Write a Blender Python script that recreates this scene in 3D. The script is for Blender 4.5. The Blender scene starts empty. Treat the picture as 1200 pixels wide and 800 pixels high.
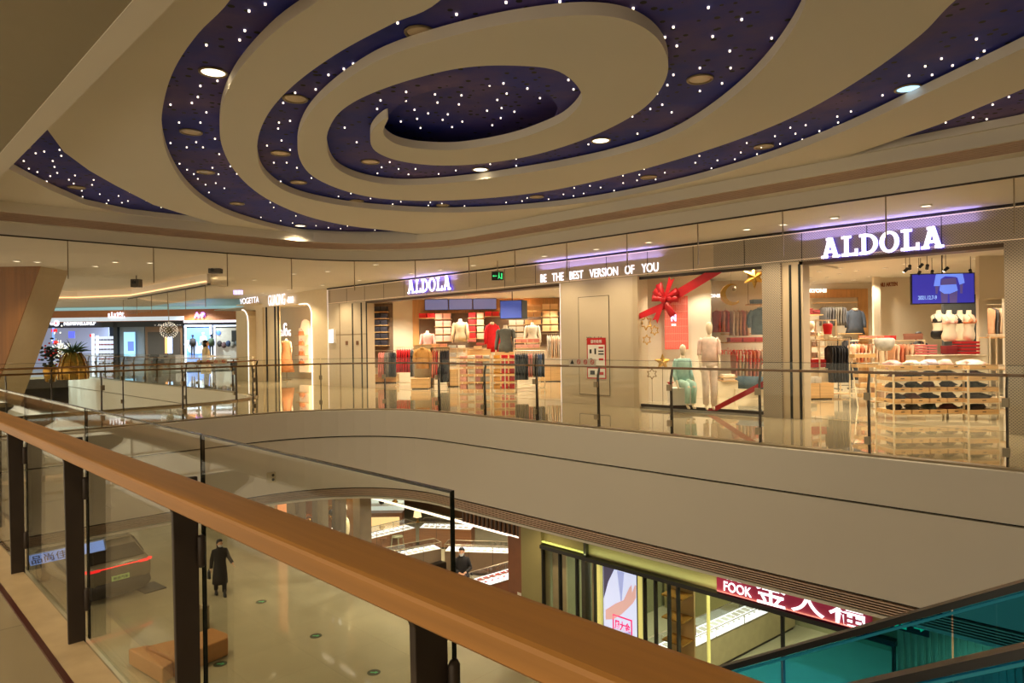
import bpy, bmesh, math, random
from mathutils import Vector, Matrix
random.seed(7)
S2 = math.sqrt(2); PI = math.pi
scene = bpy.context.scene
COL = scene.collection
# ------------------------------------------------------------------ camera, world, exposure
FPX, ROLL, EYE, HOFF = 800.0, 0.0139, 1.6, -1.0
cam_d = bpy.data.cameras.new('camera'); cam_d.sensor_width = 36.0; cam_d.lens = 24.0
cam_d.clip_start = 0.05; cam_d.clip_end = 300
cam = bpy.data.objects.new('camera', cam_d); COL.objects.link(cam); scene.camera = cam
R0 = Vector((1/S2, 1/S2, 0)); F0 = Vector((-1/S2, 1/S2, 0)); U0 = Vector((0, 0, 1))
_r = R0*math.cos(ROLL) - U0*math.sin(ROLL)
_u = R0*math.sin(ROLL) + U0*math.cos(ROLL)
_p = -HOFF/FPX                                   # a hair of downward/upward pitch
_f = (F0 + _u*(-_p)).normalized()
_u2 = _r.cross(_f)
M = Matrix((( _r.x, _u2.x, -_f.x, 0), (_r.y, _u2.y, -_f.y, 0), (_r.z, _u2.z, -_f.z, EYE), (0, 0, 0, 1)))
cam.matrix_world = M
world = bpy.data.worlds.new('world'); scene.world = world; world.use_nodes = True
world.node_tree.nodes['Background'].inputs[0].default_value = (1.0, 0.83, 0.60, 1)
world.node_tree.nodes['Background'].inputs[1].default_value = 0.95
scene.view_settings.view_transform = 'Standard'; scene.view_settings.look = 'None'
scene.view_settings.gamma = 1.0; scene.view_settings.use_curve_mapping = False
scene.view_settings.exposure = 0.80
WARM = (1.0, 0.80, 0.52); STOREW = (1.0, 0.87, 0.66); COOLW = (0.95, 0.97, 1.0)

# ------------------------------------------------------------------ survey helpers: sight line -> real place
def sight(x, y):
    u = (x-600)/FPX; v = (400+HOFF-y)/FPX
    return u*math.cos(ROLL)+v*math.sin(ROLL), -u*math.sin(ROLL)+v*math.cos(ROLL)
def onz(x, y, z):                                # on the horizontal plane at height z
    X, Z = sight(x, y); t = (z-EYE)/Z
    return ((X-1)/S2*t, (X+1)/S2*t)
def ony(x, y, b):                                # on the wall plane y = b -> (x, z)
    X, Z = sight(x, y); t = b/((X+1)/S2)
    return ((X-1)/S2*t, EYE+Z*t)
def cf(X, Y, z=0.0):                             # from "straight across the atrium" axes to world
    return Vector(((X-Y)/S2, (X+Y)/S2, z))
def cd(x, y, Y):                                 # at distance Y across: (X, z)
    X, Z = sight(x, y); return X*Y, EYE+Z*Y
A45 = PI/4

# ------------------------------------------------------------------ materials
def lin(c):
    return tuple(((v/255)/12.92 if v/255 <= 0.04045 else ((v/255+0.055)/1.055)**2.4) for v in c[:3])
MATS = {}
def mat(name, rgb, rough=0.6, metal=0.0, emit=None, es=0.0, var=0.06, scale=6.0, spec=None):
    if name in MATS: return MATS[name]
    m = bpy.data.materials.new(name); m.use_nodes = True; nt = m.node_tree; b = nt.nodes['Principled BSDF']
    c = lin(rgb)
    n = nt.nodes.new('ShaderNodeTexNoise'); n.inputs['Scale'].default_value = scale; n.inputs['Detail'].default_value = 3
    tc = nt.nodes.new('ShaderNodeTexCoord'); nt.links.new(tc.outputs['Object'], n.inputs['Vector'])
    r = nt.nodes.new('ShaderNodeValToRGB')
    r.color_ramp.elements[0].position = 0.3; r.color_ramp.elements[1].position = 0.7
    r.color_ramp.elements[0].color = tuple(v*(1-var) for v in c)+(1,)
    r.color_ramp.elements[1].color = tuple(min(1, v*(1+var)) for v in c)+(1,)
    nt.links.new(n.outputs['Fac'], r.inputs[0]); nt.links.new(r.outputs[0], b.inputs['Base Color'])
    b.inputs['Roughness'].default_value = rough; b.inputs['Metallic'].default_value = metal
    if spec is not None: b.inputs['Specular IOR Level'].default_value = spec
    if emit:
        b.inputs['Emission Color'].default_value = lin(emit)+(1,); b.inputs['Emission Strength'].default_value = es
    MATS[name] = m; return m
def glass(name, tint, base=0.04, rough=0.0, k=0.9):
    if name in MATS: return MATS[name]
    m = bpy.data.materials.new(name); m.use_nodes = True; nt = m.node_tree; nt.nodes.clear()
    out = nt.nodes.new('ShaderNodeOutputMaterial'); mix = nt.nodes.new('ShaderNodeMixShader')
    t = nt.nodes.new('ShaderNodeBsdfTransparent'); t.inputs[0].default_value = tint+(1,)
    g = nt.nodes.new('ShaderNodeBsdfGlossy'); g.inputs['Roughness'].default_value = rough
    lw = nt.nodes.new('ShaderNodeLayerWeight'); lw.inputs[0].default_value = 0.5
    p = nt.nodes.new('ShaderNodeMath'); p.operation = 'POWER'; p.inputs[1].default_value = 5
    q = nt.nodes.new('ShaderNodeMath'); q.operation = 'MULTIPLY_ADD'; q.inputs[1].default_value = k; q.inputs[2].default_value = base
    nt.links.new(lw.outputs['Facing'], p.inputs[0]); nt.links.new(p.outputs[0], q.inputs[0])
    nt.links.new(q.outputs[0], mix.inputs[0]); nt.links.new(t.outputs[0], mix.inputs[1]); nt.links.new(g.outputs[0], mix.inputs[2])
    nt.links.new(mix.outputs[0], out.inputs[0]); MATS[name] = m; return m
def stone(name, rgb, rough=0.06, tile=(1.0, 1.0), joint=0.75, rot=0.0):
    m = mat(name, rgb, rough, var=0.07, scale=0.8); nt = m.node_tree; b = nt.nodes['Principled BSDF']
    tc = [n for n in nt.nodes if n.type == 'TEX_COORD'][0]; ramp = [n for n in nt.nodes if n.type == 'VALTORGB'][0]
    mp = nt.nodes.new('ShaderNodeMapping'); mp.inputs['Rotation'].default_value = (0, 0, rot)
    nt.links.new(tc.outputs['Object'], mp.inputs[0])
    br = nt.nodes.new('ShaderNodeTexBrick'); br.offset = 0.0
    br.inputs['Scale'].default_value = 1.0; br.inputs['Brick Width'].default_value = tile[0]; br.inputs['Row Height'].default_value = tile[1]
    br.inputs['Mortar Size'].default_value = 0.006
    br.inputs['Color1'].default_value = (1, 1, 1, 1); br.inputs['Color2'].default_value = (0.94, 0.94, 0.94, 1); br.inputs['Mortar'].default_value = (joint,)*3+(1,)
    nt.links.new(mp.outputs[0], br.inputs['Vector'])
    mx = nt.nodes.new('ShaderNodeMix'); mx.data_type = 'RGBA'; mx.blend_type = 'MULTIPLY'; mx.inputs[0].default_value = 1
    nt.links.new(ramp.outputs[0], mx.inputs[6]); nt.links.new(br.outputs[0], mx.inputs[7]); nt.links.new(mx.outputs[2], b.inputs['Base Color'])
    return m
def wood(name, rgb, rough=0.4, axis=0, s=1.0):
    m = mat(name, rgb, rough, var=0.18, scale=3); nt = m.node_tree
    tc = [n for n in nt.nodes if n.type == 'TEX_COORD'][0]; nz = [n for n in nt.nodes if n.type == 'TEX_NOISE'][0]
    mp = nt.nodes.new('ShaderNodeMapping'); sc = [28*s, 28*s, 28*s]; sc[axis] = 0.9*s
    mp.inputs['Scale'].default_value = sc; nt.links.new(tc.outputs['Object'], mp.inputs[0]); nt.links.new(mp.outputs[0], nz.inputs['Vector'])
    nz.inputs['Scale'].default_value = 1.0; nz.inputs['Detail'].default_value = 6
    return m
def dots(name, rgb, hole, pitch=0.03, rough=0.4, metal=0.3):
    """perforated sheet: a square grid of round holes in object space (x / z)"""
    m = mat(name, rgb, rough, metal, var=0.04, scale=1.0); nt = m.node_tree; b = nt.nodes['Principled BSDF']
    tc = [n for n in nt.nodes if n.type == 'TEX_COORD'][0]; ramp = [n for n in nt.nodes if n.type == 'VALTORGB'][0]
    mp = nt.nodes.new('ShaderNodeMapping'); mp.inputs['Scale'].default_value = (1/pitch, 0, 1/pitch); mp.inputs['Rotation'].default_value = (0, PI/4, 0)
    mp.vector_type = 'POINT'
    nt.links.new(tc.outputs['Object'], mp.inputs[0])
    fr = nt.nodes.new('ShaderNodeVectorMath'); fr.operation = 'FRACTION'; nt.links.new(mp.outputs[0], fr.inputs[0])
    sb = nt.nodes.new('ShaderNodeVectorMath'); sb.operation = 'DISTANCE'; sb.inputs[1].default_value = (0.5, 0, 0.5); nt.links.new(fr.outputs[0], sb.inputs[0])
    lt = nt.nodes.new('ShaderNodeMath'); lt.operation = 'LESS_THAN'; lt.inputs[1].default_value = 0.33; nt.links.new(sb.outputs['Value'], lt.inputs[0])
    mx = nt.nodes.new('ShaderNodeMix'); mx.data_type = 'RGBA'; mx.inputs[7].default_value = lin(hole)+(1,)
    nt.links.new(lt.outputs[0], mx.inputs[0]); nt.links.new(ramp.outputs[0], mx.inputs[6]); nt.links.new(mx.outputs[2], b.inputs['Base Color'])
    return m
def glow(name, rgb, s):
    if name in MATS: return MATS[name]
    return mat(name, rgb, 0.5, emit=rgb, es=s*0.58, var=0.01)

# ------------------------------------------------------------------ mesh builder
class MB:
    def __init__(s): s.v = []; s.f = []
    def add(s, vs, fs):
        o = len(s.v); s.v += [tuple(v) for v in vs]; s.f += [tuple(i+o for i in f) for f in fs]; return s
    def box(s, c, d, rz=0.0, rx=0.0, ry=0.0):
        hx, hy, hz = d[0]/2, d[1]/2, d[2]/2
        R = Matrix.Rotation(rz, 3, 'Z') @ Matrix.Rotation(ry, 3, 'Y') @ Matrix.Rotation(rx, 3, 'X')
        vs = [Vector(c)+R @ Vector((i*hx, j*hy, k*hz)) for i in (-1, 1) for j in (-1, 1) for k in (-1, 1)]
        return s.add(vs, [(0, 1, 3, 2), (4, 6, 7, 5), (0, 4, 5, 1), (2, 3, 7, 6), (0, 2, 6, 4), (1, 5, 7, 3)])
    def b2(s, x0, x1, y0, y1, z0, z1): return s.box(((x0+x1)/2, (y0+y1)/2, (z0+z1)/2), (abs(x1-x0), abs(y1-y0), abs(z1-z0)))
    def prism(s, poly, z0, z1, M4=None):
        n = len(poly); vs = [Vector((p[0], p[1], z0)) for p in poly]+[Vector((p[0], p[1], z1)) for p in poly]
        if M4 is not None: vs = [M4 @ v for v in vs]
        return s.add(vs, [tuple(range(n))[::-1], tuple(range(n, 2*n))]+[(i, (i+1) % n, n+(i+1) % n, n+i) for i in range(n)])
    def face(s, poly, y0, y1, dx=0.0, dz=0.0):      # outline in x-z, extruded along y (front y0)
        n = len(poly); vs = [(p[0]+dx, y0, p[1]+dz) for p in poly]+[(p[0]+dx, y1, p[1]+dz) for p in poly]
        return s.add(vs, [tuple(range(n)), tuple(range(n, 2*n))[::-1]]+[(i, n+i, n+(i+1) % n, (i+1) % n) for i in range(n)])
    def loft(s, rings, n=14, cap=True):              # rings: (cx,cy,cz,rx,ry)
        vs = []; fs = []
        for (cx, cy, cz, rx, ry) in rings:
            for i in range(n):
                a = 2*PI*i/n; vs.append((cx+rx*math.cos(a), cy+ry*math.sin(a), cz))
        m = len(rings)
        for j in range(m-1):
            for i in range(n): fs.append((j*n+i, j*n+(i+1) % n, (j+1)*n+(i+1) % n, (j+1)*n+i))
        if cap: fs.append(tuple(range(n))[::-1]); fs.append(tuple(range((m-1)*n, m*n)))
        return s.add(vs, fs)
    def cyl(s, c, r, h, n=16, r2=None): r2 = r if r2 is None else r2; return s.loft([(c[0], c[1], c[2], r, r), (c[0], c[1], c[2]+h, r2, r2)], n)
    def tube(s, pts, r, n=8):
        pts = [Vector(p) for p in pts]; rs = r if isinstance(r, (list, tuple)) else [r]*len(pts)
        vs = []; fs = []; up = Vector((0, 0, 1)); prev = None
        for k, p in enumerate(pts):
            t = (pts[min(k+1, len(pts)-1)]-pts[max(k-1, 0)]).normalized()
            if prev is None:
                a = t.cross(up if abs(t.z) < 0.9 else Vector((1, 0, 0))).normalized()
            else: a = (prev-t*prev.dot(t)).normalized()
            prev = a; b = t.cross(a)
            for i in range(n):
                q = 2*PI*i/n; vs.append(p+(a*math.cos(q)+b*math.sin(q))*rs[k])
        m = len(pts)
        for j in range(m-1):
            for i in range(n): fs.append((j*n+i, j*n+(i+1) % n, (j+1)*n+(i+1) % n, (j+1)*n+i))
        fs.append(tuple(range(n))[::-1]); fs.append(tuple(range((m-1)*n, m*n)))
        return s.add(vs, fs)
    def ball(s, c, r, n=12, sx=1, sy=1, sz=1):
        k = n//2; return s.loft([(c[0], c[1], c[2]-r*sz*math.cos(PI*j/k), max(1e-4, r*sx*math.sin(PI*j/k)), max(1e-4, r*sy*math.sin(PI*j/k))) for j in range(k+1)], n)
    def build(s, name, m, parent=None, smooth=False, loc=None, rz=0.0, bevel=0.0, kind=None, label=None):
        me = bpy.data.meshes.new(name); me.from_pydata([tuple(v) for v in s.v], [], s.f); me.update()
        bm = bmesh.new(); bm.from_mesh(me); bmesh.ops.recalc_face_normals(bm, faces=bm.faces); bm.to_mesh(me); bm.free()
        me.materials.append(m); o = bpy.data.objects.new(name, me); COL.objects.link(o)
        if smooth:
            for p in me.polygons: p.use_smooth = True
        if loc is not None: o.location = loc
        o.rotation_euler.z = rz
        if parent is not None: o.parent = parent
        if bevel:
            bv = o.modifiers.new('bevel', 'BEVEL'); bv.width = bevel; bv.segments = 2; bv.limit_method = 'ANGLE'
        if kind: o['kind'] = kind
        if label: o['label'] = label
        return o
def tag(o, label, cat, group=None, kind=None):
    o['label'] = label; o['category'] = cat
    if group: o['group'] = group
    if kind: o['kind'] = kind
    return o
def thing(name, label, cat, loc=(0, 0, 0), rz=0.0, group=None):
    o = bpy.data.objects.new(name, None); COL.objects.link(o); o.location = loc; o.rotation_euler.z = rz
    return tag(o, label, cat, group)
def struct(o): o['kind'] = 'structure'; return o
def dup(root, loc, rz=None, label=None, group=None, scale=None):
    r = root.copy(); COL.objects.link(r); r.location = loc
    if rz is not None: r.rotation_euler.z = rz
    if label: r['label'] = label
    if group: r['group'] = group
    if scale: r.scale = scale
    for ch in list(root.children):
        c = ch.copy(); COL.objects.link(c); c.parent = r
        for g in list(ch.children):
            d = g.copy(); COL.objects.link(d); d.parent = c
    return r
def text_mesh(name, s, size, m, depth=0.02, bold=0.0, parent=None, align='CENTER', spacing=1.0, width=None, height=None):
    """lettering standing in the x-z plane, facing -y, centred on its own origin"""
    cu = bpy.data.curves.new(name, 'FONT'); cu.body = s; cu.size = size; cu.extrude = depth/2; cu.offset = bold
    cu.align_x = 'LEFT'; cu.space_character = spacing
    t = bpy.data.objects.new(name, cu); COL.objects.link(t); bpy.context.view_layer.update()
    me = bpy.data.meshes.new_from_object(t.evaluated_get(bpy.context.evaluated_depsgraph_get()))
    bpy.data.objects.remove(t); bpy.data.curves.remove(cu)
    xs = [v.co.x for v in me.vertices] or [0, 1]; ys = [v.co.y for v in me.vertices] or [0, 1]
    cx, cy = (min(xs)+max(xs))/2, (min(ys)+max(ys))/2
    kx = width/(max(xs)-min(xs)) if width else 1; ky = height/(max(ys)-min(ys)) if height else kx
    for v in me.vertices: v.co = Vector(((v.co.x-cx)*kx, -v.co.z, (v.co.y-cy)*ky))
    me.materials.clear(); me.materials.append(m); me.name = name
    o = bpy.data.objects.new(name, me); COL.objects.link(o)
    if parent is not None: o.parent = parent
    return o
def crom(pts, n=6, closed=True):
    out = []; L = len(pts)
    for i in range(L if closed else L-1):
        if closed: p = [pts[(i+k-1) % L] for k in range(4)]
        else: p = [pts[max(0, min(L-1, i+k-1))] for k in range(4)]
        for j in range(n):
            t = j/n; out.append(tuple(0.5*((2*p[1][d])+(-p[0][d]+p[2][d])*t+(2*p[0][d]-5*p[1][d]+4*p[2][d]-p[3][d])*t*t+(-p[0][d]+3*p[1][d]-3*p[2][d]+p[3][d])*t**3) for d in (0, 1)))
    if not closed: out.append(pts[-1])
    return out
def plate(name, loops, z0, z1, m, parent=None):
    cu = bpy.data.curves.new(name, 'CURVE'); cu.dimensions = '2D'; cu.fill_mode = 'BOTH'; cu.extrude = abs(z1-z0)/2
    for lp in loops:
        sp = cu.splines.new('POLY'); sp.points.add(len(lp)-1); sp.use_cyclic_u = True
        for k, p in enumerate(lp): sp.points[k].co = (p[0], p[1], 0, 1)
    t = bpy.data.objects.new(name, cu); COL.objects.link(t); bpy.context.view_layer.update()
    me = bpy.data.meshes.new_from_object(t.evaluated_get(bpy.context.evaluated_depsgraph_get()))
    bpy.data.objects.remove(t); bpy.data.curves.remove(cu)
    for v in me.vertices: v.co.z += (z0+z1)/2
    me.materials.clear(); me.materials.append(m)
    o = bpy.data.objects.new(name, me); COL.objects.link(o)
    if parent is not None: o.parent = parent
    return o
def normals(path):
    ns = []
    for i in range(len(path)):
        a = Vector(path[max(i-1, 0)][:2]); b = Vector(path[i][:2]); c = Vector(path[min(i+1, len(path)-1)][:2])
        d1 = (b-a).normalized() if (b-a).length > 1e-6 else (c-b).normalized(); d2 = (c-b).normalized() if (c-b).length > 1e-6 else d1
        n1 = Vector((-d1.y, d1.x)); n2 = Vector((-d2.y, d2.x)); n = (n1+n2).normalized(); n = n/max(0.5, n.dot(n1)); ns.append(n)
    return ns
def sweep(mb, path, prof):
    """closed profile of (offset to the left, z) along a plan polyline; a third path value adds height"""
    ns = normals(path); k = len(prof); vs = []
    for p, n in zip(path, ns):
        dz = p[2] if len(p) > 2 else 0
        for (o, z) in prof: vs.append((p[0]+n.x*o, p[1]+n.y*o, z+dz))
    fs = []
    for j in range(len(path)-1):
        for i in range(k): fs.append((j*k+i, j*k+(i+1) % k, (j+1)*k+(i+1) % k, (j+1)*k+i))
    fs.append(tuple(range(k))); fs.append(tuple(range((len(path)-1)*k, len(path)*k))[::-1])
    return mb.add(vs, fs)
def rect(o0, o1, z0, z1): return [(o0, z0), (o1, z0), (o1, z1), (o0, z1)]
def lamp(name, loc, power, color=WARM, size=1.9, radius=0.06, blend=0.6, parent=None, rot=(0, 0, 0)):
    l = bpy.data.lights.new(name, 'SPOT'); l.energy = power; l.color = color; l.spot_size = size; l.spot_blend = blend; l.shadow_soft_size = radius
    o = bpy.data.objects.new(name, l); COL.objects.link(o); o.location = loc; o.rotation_euler = rot
    if parent is not None: o.parent = parent
    return o

# ------------------------------------------------------------------ the common materials
M_CEIL = mat('ceiling_plaster', (222, 214, 198), 0.75, var=0.015, scale=0.7)
M_SOFF = mat('soffit_plaster', (214, 206, 190), 0.7, var=0.015, scale=0.7)
M_FASC = mat('fascia_panel', (212, 202, 186), 0.5, var=0.02, scale=0.5)
M_WALL = mat('shop_wall_cream', (222, 208, 184), 0.55, var=0.03, scale=1)
M_FLOOR = stone('polished_marble', (160, 145, 116), 0.03, (1.2, 1.2), 0.72)
M_FLOOR2 = stone('polished_marble_lower', (178, 170, 140), 0.07, (1.6, 1.6), 0.80)
M_SHOPF = stone('shop_floor_tile', (180, 164, 134), 0.06, (0.9, 0.9), 0.8)
M_DARK = mat('dark_bronze_steel', (58, 48, 40), 0.45, 0.3)
M_STEEL = mat('brushed_steel', (150, 135, 110), 0.35, 0.8)
M_BLACK = mat('black_metal', (18, 17, 17), 0.4)
M_GRILLE = mat('brown_metal_slat', (206, 176, 152), 0.35, 0.3)
M_GRBACK = mat('grille_void_black', (38, 30, 25), 0.8)
M_RAILW = wood('oak_handrail', (148, 102, 46), 0.5, 0)
M_RAILF = mat('bronze_handrail', (130, 88, 48), 0.35, 0.3)
M_GLASS = glass('clear_glass', (0.975, 0.985, 0.965), 0.02)
M_GLASSN = glass('near_glass', (0.955, 0.965, 0.925), 0.02)
M_GREDGE = mat('glass_edge_dark', (14, 22, 18), 0.2)
M_SMOKE = glass('smoke_glass', (0.985, 0.985, 0.975), 0.015, k=0.5)
M_SHOPG = glass('shop_window_glass', (0.98, 0.98, 0.98), 0.02)
M_WHITE = mat('white_paint', (235, 230, 220), 0.5, var=0.02)
M_BEIGEMETAL = mat('champagne_panel', (196, 176, 146), 0.4, 0.2, var=0.03, scale=1)
for _m in (M_FLOOR, M_SHOPF, M_FLOOR2):
    _b = _m.node_tree.nodes['Principled BSDF']; _b.inputs['IOR'].default_value = 1.75
M_LAMP = glow('downlight_lens', (255, 238, 205), 3.0)
# ================================================================== LARGE STRUCTURE
def bend(y0, xl, r, x1=7.5, yend=-4.9, n=12):
    """far edge of the atrium: straight along y0, rounded corner, straight down x = xl"""
    p = [(x1, y0)]+[(x1+(xl+r-x1)*t/10, y0) for t in range(1, 10)]
    cx, cy = xl+r, y0-r
    p += [(cx+r*math.cos(PI/2+PI/2*i/n), cy+r*math.sin(PI/2+PI/2*i/n)) for i in range(n+1)]
    p += [(xl, cy+(yend-cy)*t/30) for t in range(1, 31)]
    return p
EDGE = bend(9.6, -14.85, 3.0)
NEAR_Y = 0.97
void1 = EDGE+[(-14.85, NEAR_Y), (7.5, NEAR_Y)]
void1 = [p for p in EDGE if p[1] > NEAR_Y]+[(-14.85, NEAR_Y), (7.5, NEAR_Y)]
v2edge = [(-19.1, -4.9), (-19.1, 2), (-19.1, 6.6)]+[(-21.3+2.2*math.cos(PI/2*i/8), 6.9+2.4*math.sin(PI/2*i/8)) for i in range(0, 9)]+[(-26, 9.4), (-32, 9.4), (-44, 9.4)]
void2 = v2edge+[(-44, -4.9)]
OUTER = [(-72, -5.5), (9, -5.5), (9, 36), (-72, 36)]
struct(plate('floor', [OUTER, void1, void2], -0.12, 0.0, M_FLOOR))
struct(plate('floor', [OUTER], -6.0, -5.8, M_FLOOR2))
# fascia under the slab edge, groove, grille and lip
def fascia(path, nm):
    a = MB(); sweep(a, path, rect(0.0, 0.10, -0.57, 0.02)); struct(a.build('wall_atrium', M_FASC))
    a = MB(); sweep(a, path, rect(-0.02, 0.085, -1.78, -0.60)); struct(a.build('wall_atrium', M_FASC))
    a = MB(); sweep(a, path, rect(-0.1, 0.03, -1.97, -0.55)); struct(a.build('wall_atrium', M_GRBACK))
    a = MB()
    for k in range(5): sweep(a, path, rect(0.03, 0.11, -1.81-0.034*k-0.014, -1.81-0.034*k))
    struct(a.build('trim_1', M_GRILLE))
    a = MB(); sweep(a, path, rect(-0.3, 0.10, -2.03, -1.985)); struct(a.build('trim_2', M_SOFF))
fascia(EDGE, 'a')
fascia(v2edge, 'b')
a = MB(); a.b2(-15, 7.5, 0.75, 0.93, -2.0, -0.12); struct(a.build('wall_near_edge', M_FASC))
a = MB(); a.b2(8.9, 9.0, -5.4, 35.9, -5.8, 4.3); struct(a.build('light_block_right', M_FASC))  # unseen panel added to block world light and darken the right side
a = MB(); a.b2(-19.1, -18.98, -4.9, 6.9, -2.0, -0.12); struct(a.build('wall_bridge', M_FASC))
# lower ceiling under the upper gallery
struct(plate('ceiling', [OUTER, void1, void2], -2.06, -2.03, M_SOFF))
# upper gallery ceiling with the atrium hole
SE = bend(10.92, -15.25, 3.4)
hole = [p for p in SE if p[1] > 1.48]+[(-15.35, 1.48), (7.5, 1.48)]
hole2 = [p for p in SE if p[1] > 1.48]+[(-15.35, 1.48), (-15.35, -5.2), (8.9, -5.2), (8.9, 1.48), (7.5, 1.48)]
hole3 = [(-45.2, -3.4), (-31.5, 10.3), (-30.6, 13.4), (-52, 29), (-70, 29), (-70, -3.4)]
struct(plate('ceiling', [OUTER, hole2, hole3], 3.66, 3.78, M_SOFF))
struct(plate('ceiling', [[(-15.35, -5.2), (8.9, -5.2), (8.9, 1.40), (-15.35, 1.40)]], 3.66, 3.78, mat('near_soffit_shaded', (150, 140, 116), 0.7, var=0.015)))  # dimness of the near soffit is put into this darker tone
a = MB(); sweep(a, [p for p in SE if p[1] > 1.4]+[(-15.35, 1.48)], rect(0.003, 0.03, 3.65, 3.92)); struct(a.build('wall_atrium_upper', M_SOFF))
a = MB(); a.b2(-16.6, 7.5, 1.30, 1.48, 3.655, 4.02); struct(a.build('wall_near_soffit', M_SOFF))
# near soffit a little lower than the galaxy ceiling
# grille ring
G0 = bend(10.60, -15.1, 3.4); G1 = bend(9.92, -14.05, 3.0)
ZG = 3.88
def ringstrip(nm, A_, B_, z0, z1, m):
    vs = []; fs = []; pp = [(p, q) for p, q in zip(A_, B_) if q[1] > 1.4]
    for p, q in pp: vs += [(p[0], p[1], z0), (q[0], q[1], z0), (q[0], q[1], z1), (p[0], p[1], z1)]
    for i in range(len(pp)-1):
        for j in range(4): fs.append((4*i+j, 4*i+(j+1) % 4, 4*i+4+(j+1) % 4, 4*i+4+j))
    a = MB(); a.add(vs, fs); return struct(a.build(nm, m))
ringstrip('ceiling', bend(10.93, -15.26, 3.41), G0, ZG, ZG+0.05, M_SOFF)
ringstrip('trim_4', G0, G1, ZG+0.09, ZG+0.12, M_GRBACK)
a = MB(); sweep(a, [p for p in G1 if p[1] > 1.4], rect(-0.01, 0.02, ZG-0.01, 4.10)); struct(a.build('wall_ceiling_lip', M_SOFF))
for k in range(7):
    t0 = k/7
    path = [(p[0]*(1-t0)+q[0]*t0, p[1]*(1-t0)+q[1]*t0) for p, q in zip(G0, G1) if q[1] > 1.5]
    a = MB(); sweep(a, path, rect(0.0, 0.020, ZG, ZG+0.02)); struct(a.build('trim_3', M_GRILLE))
# ---- galaxy ceiling: white spiral plate over a dark starry plate
ZC, ZR = 4.05, 4.17
def proj(pts, n=6, closed=True, z=ZC): return [onz(x, y, z) for x, y in crom(pts, n, closed)]
spiral_out = [(682, 112), (655, 84), (600, 77), (540, 80), (480, 94), (430, 112), (400, 130), (386, 150), (383, 170), (390, 192), (408, 205), (440, 214), (480, 217), (540, 213), (600, 205), (660, 195), (720, 182), (780, 163), (830, 135), (880, 95), (920, 48), (945, 0), (950, -60), (910, -120), (820, -160), (700, -150), (600, -90), (517, 0), (460, 28), (400, 60), (350, 95), (318, 128), (303, 160), (303, 190), (315, 210), (340, 226), (385, 238), (440, 245), (520, 249), (600, 246), (680, 238), (760, 224), (840, 205), (920, 180), (1000, 149), (1080, 112), (1200, 56), (1290, 10), (1340, -50), (1290, -90), (1200, -60), (1120, 0), (1080, 40), (1020, 85), (950, 127), (880, 158), (800, 185), (720, 207), (640, 224), (560, 233), (480, 235), (420, 228), (372, 210), (352, 188), (350, 160), (365, 130), (400, 98), (450, 68), (520, 45), (600, 27), (680, 18), (735, 24), (770, 45), (783, 75), (775, 103), (750, 130), (700, 157), (640, 178), (580, 190), (520, 194), (470, 189), (440, 177), (434, 160), (442, 146), (455, 138)]
hook = [(449, 154), (456, 164), (472, 171), (500, 175), (540, 175), (590, 167), (630, 155), (665, 138)]
B = [(300, -60), (270, 0), (232, 40), (205, 80), (192, 120), (190, 155), (200, 190), (222, 222), (255, 246), (300, 262), (350, 273), (410, 278), (460, 279), (512, 277), (455, 270), (400, 263), (350, 250), (305, 228), (275, 200), (260, 170), (258, 140), (265, 110), (285, 76), (325, 35), (375, 0), (440, -50)]
spiral = [onz(x, y, ZC) for x, y in crom(spiral_out+hook, 6, True)]
Bl = [onz(x, y, ZC) for x, y in crom(B[:14], 5, False)+crom(B[13:], 5, False)[1:]]
Bl = [p for p in Bl if p[1] > 1.52]
Al = [onz(x, y, ZC) for x, y in [(35.5, 129), (75, 178), (105, 200), (135, 217), (180, 240), (240, 266), (195, 262), (150, 252), (100, 240), (60, 223), (30, 208), (0, 192), (-60, 160), (0, 166)]]
Al = [(max(p[0], -14.0), max(p[1], 1.52)) for p in Al]
El = [onz(x, y, ZC) for x, y in [(935, 207), (1000, 185), (1100, 146), (1200, 104), (1290, 60), (1340, 90), (1200, 149), (1140, 169), (1060, 186), (1010, 195)]]
ring = [p for p in bend(9.95, -14.1, 3.05) if p[1] > 1.5]+[(-14.1, 1.49), (7.5, 1.49)]
El = [(p[0], min(p[1], 9.84)) for p in El]
struct(plate('ceiling', [ring, spiral, Bl, Al, El], ZC, ZC+0.1, M_CEIL))
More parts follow.
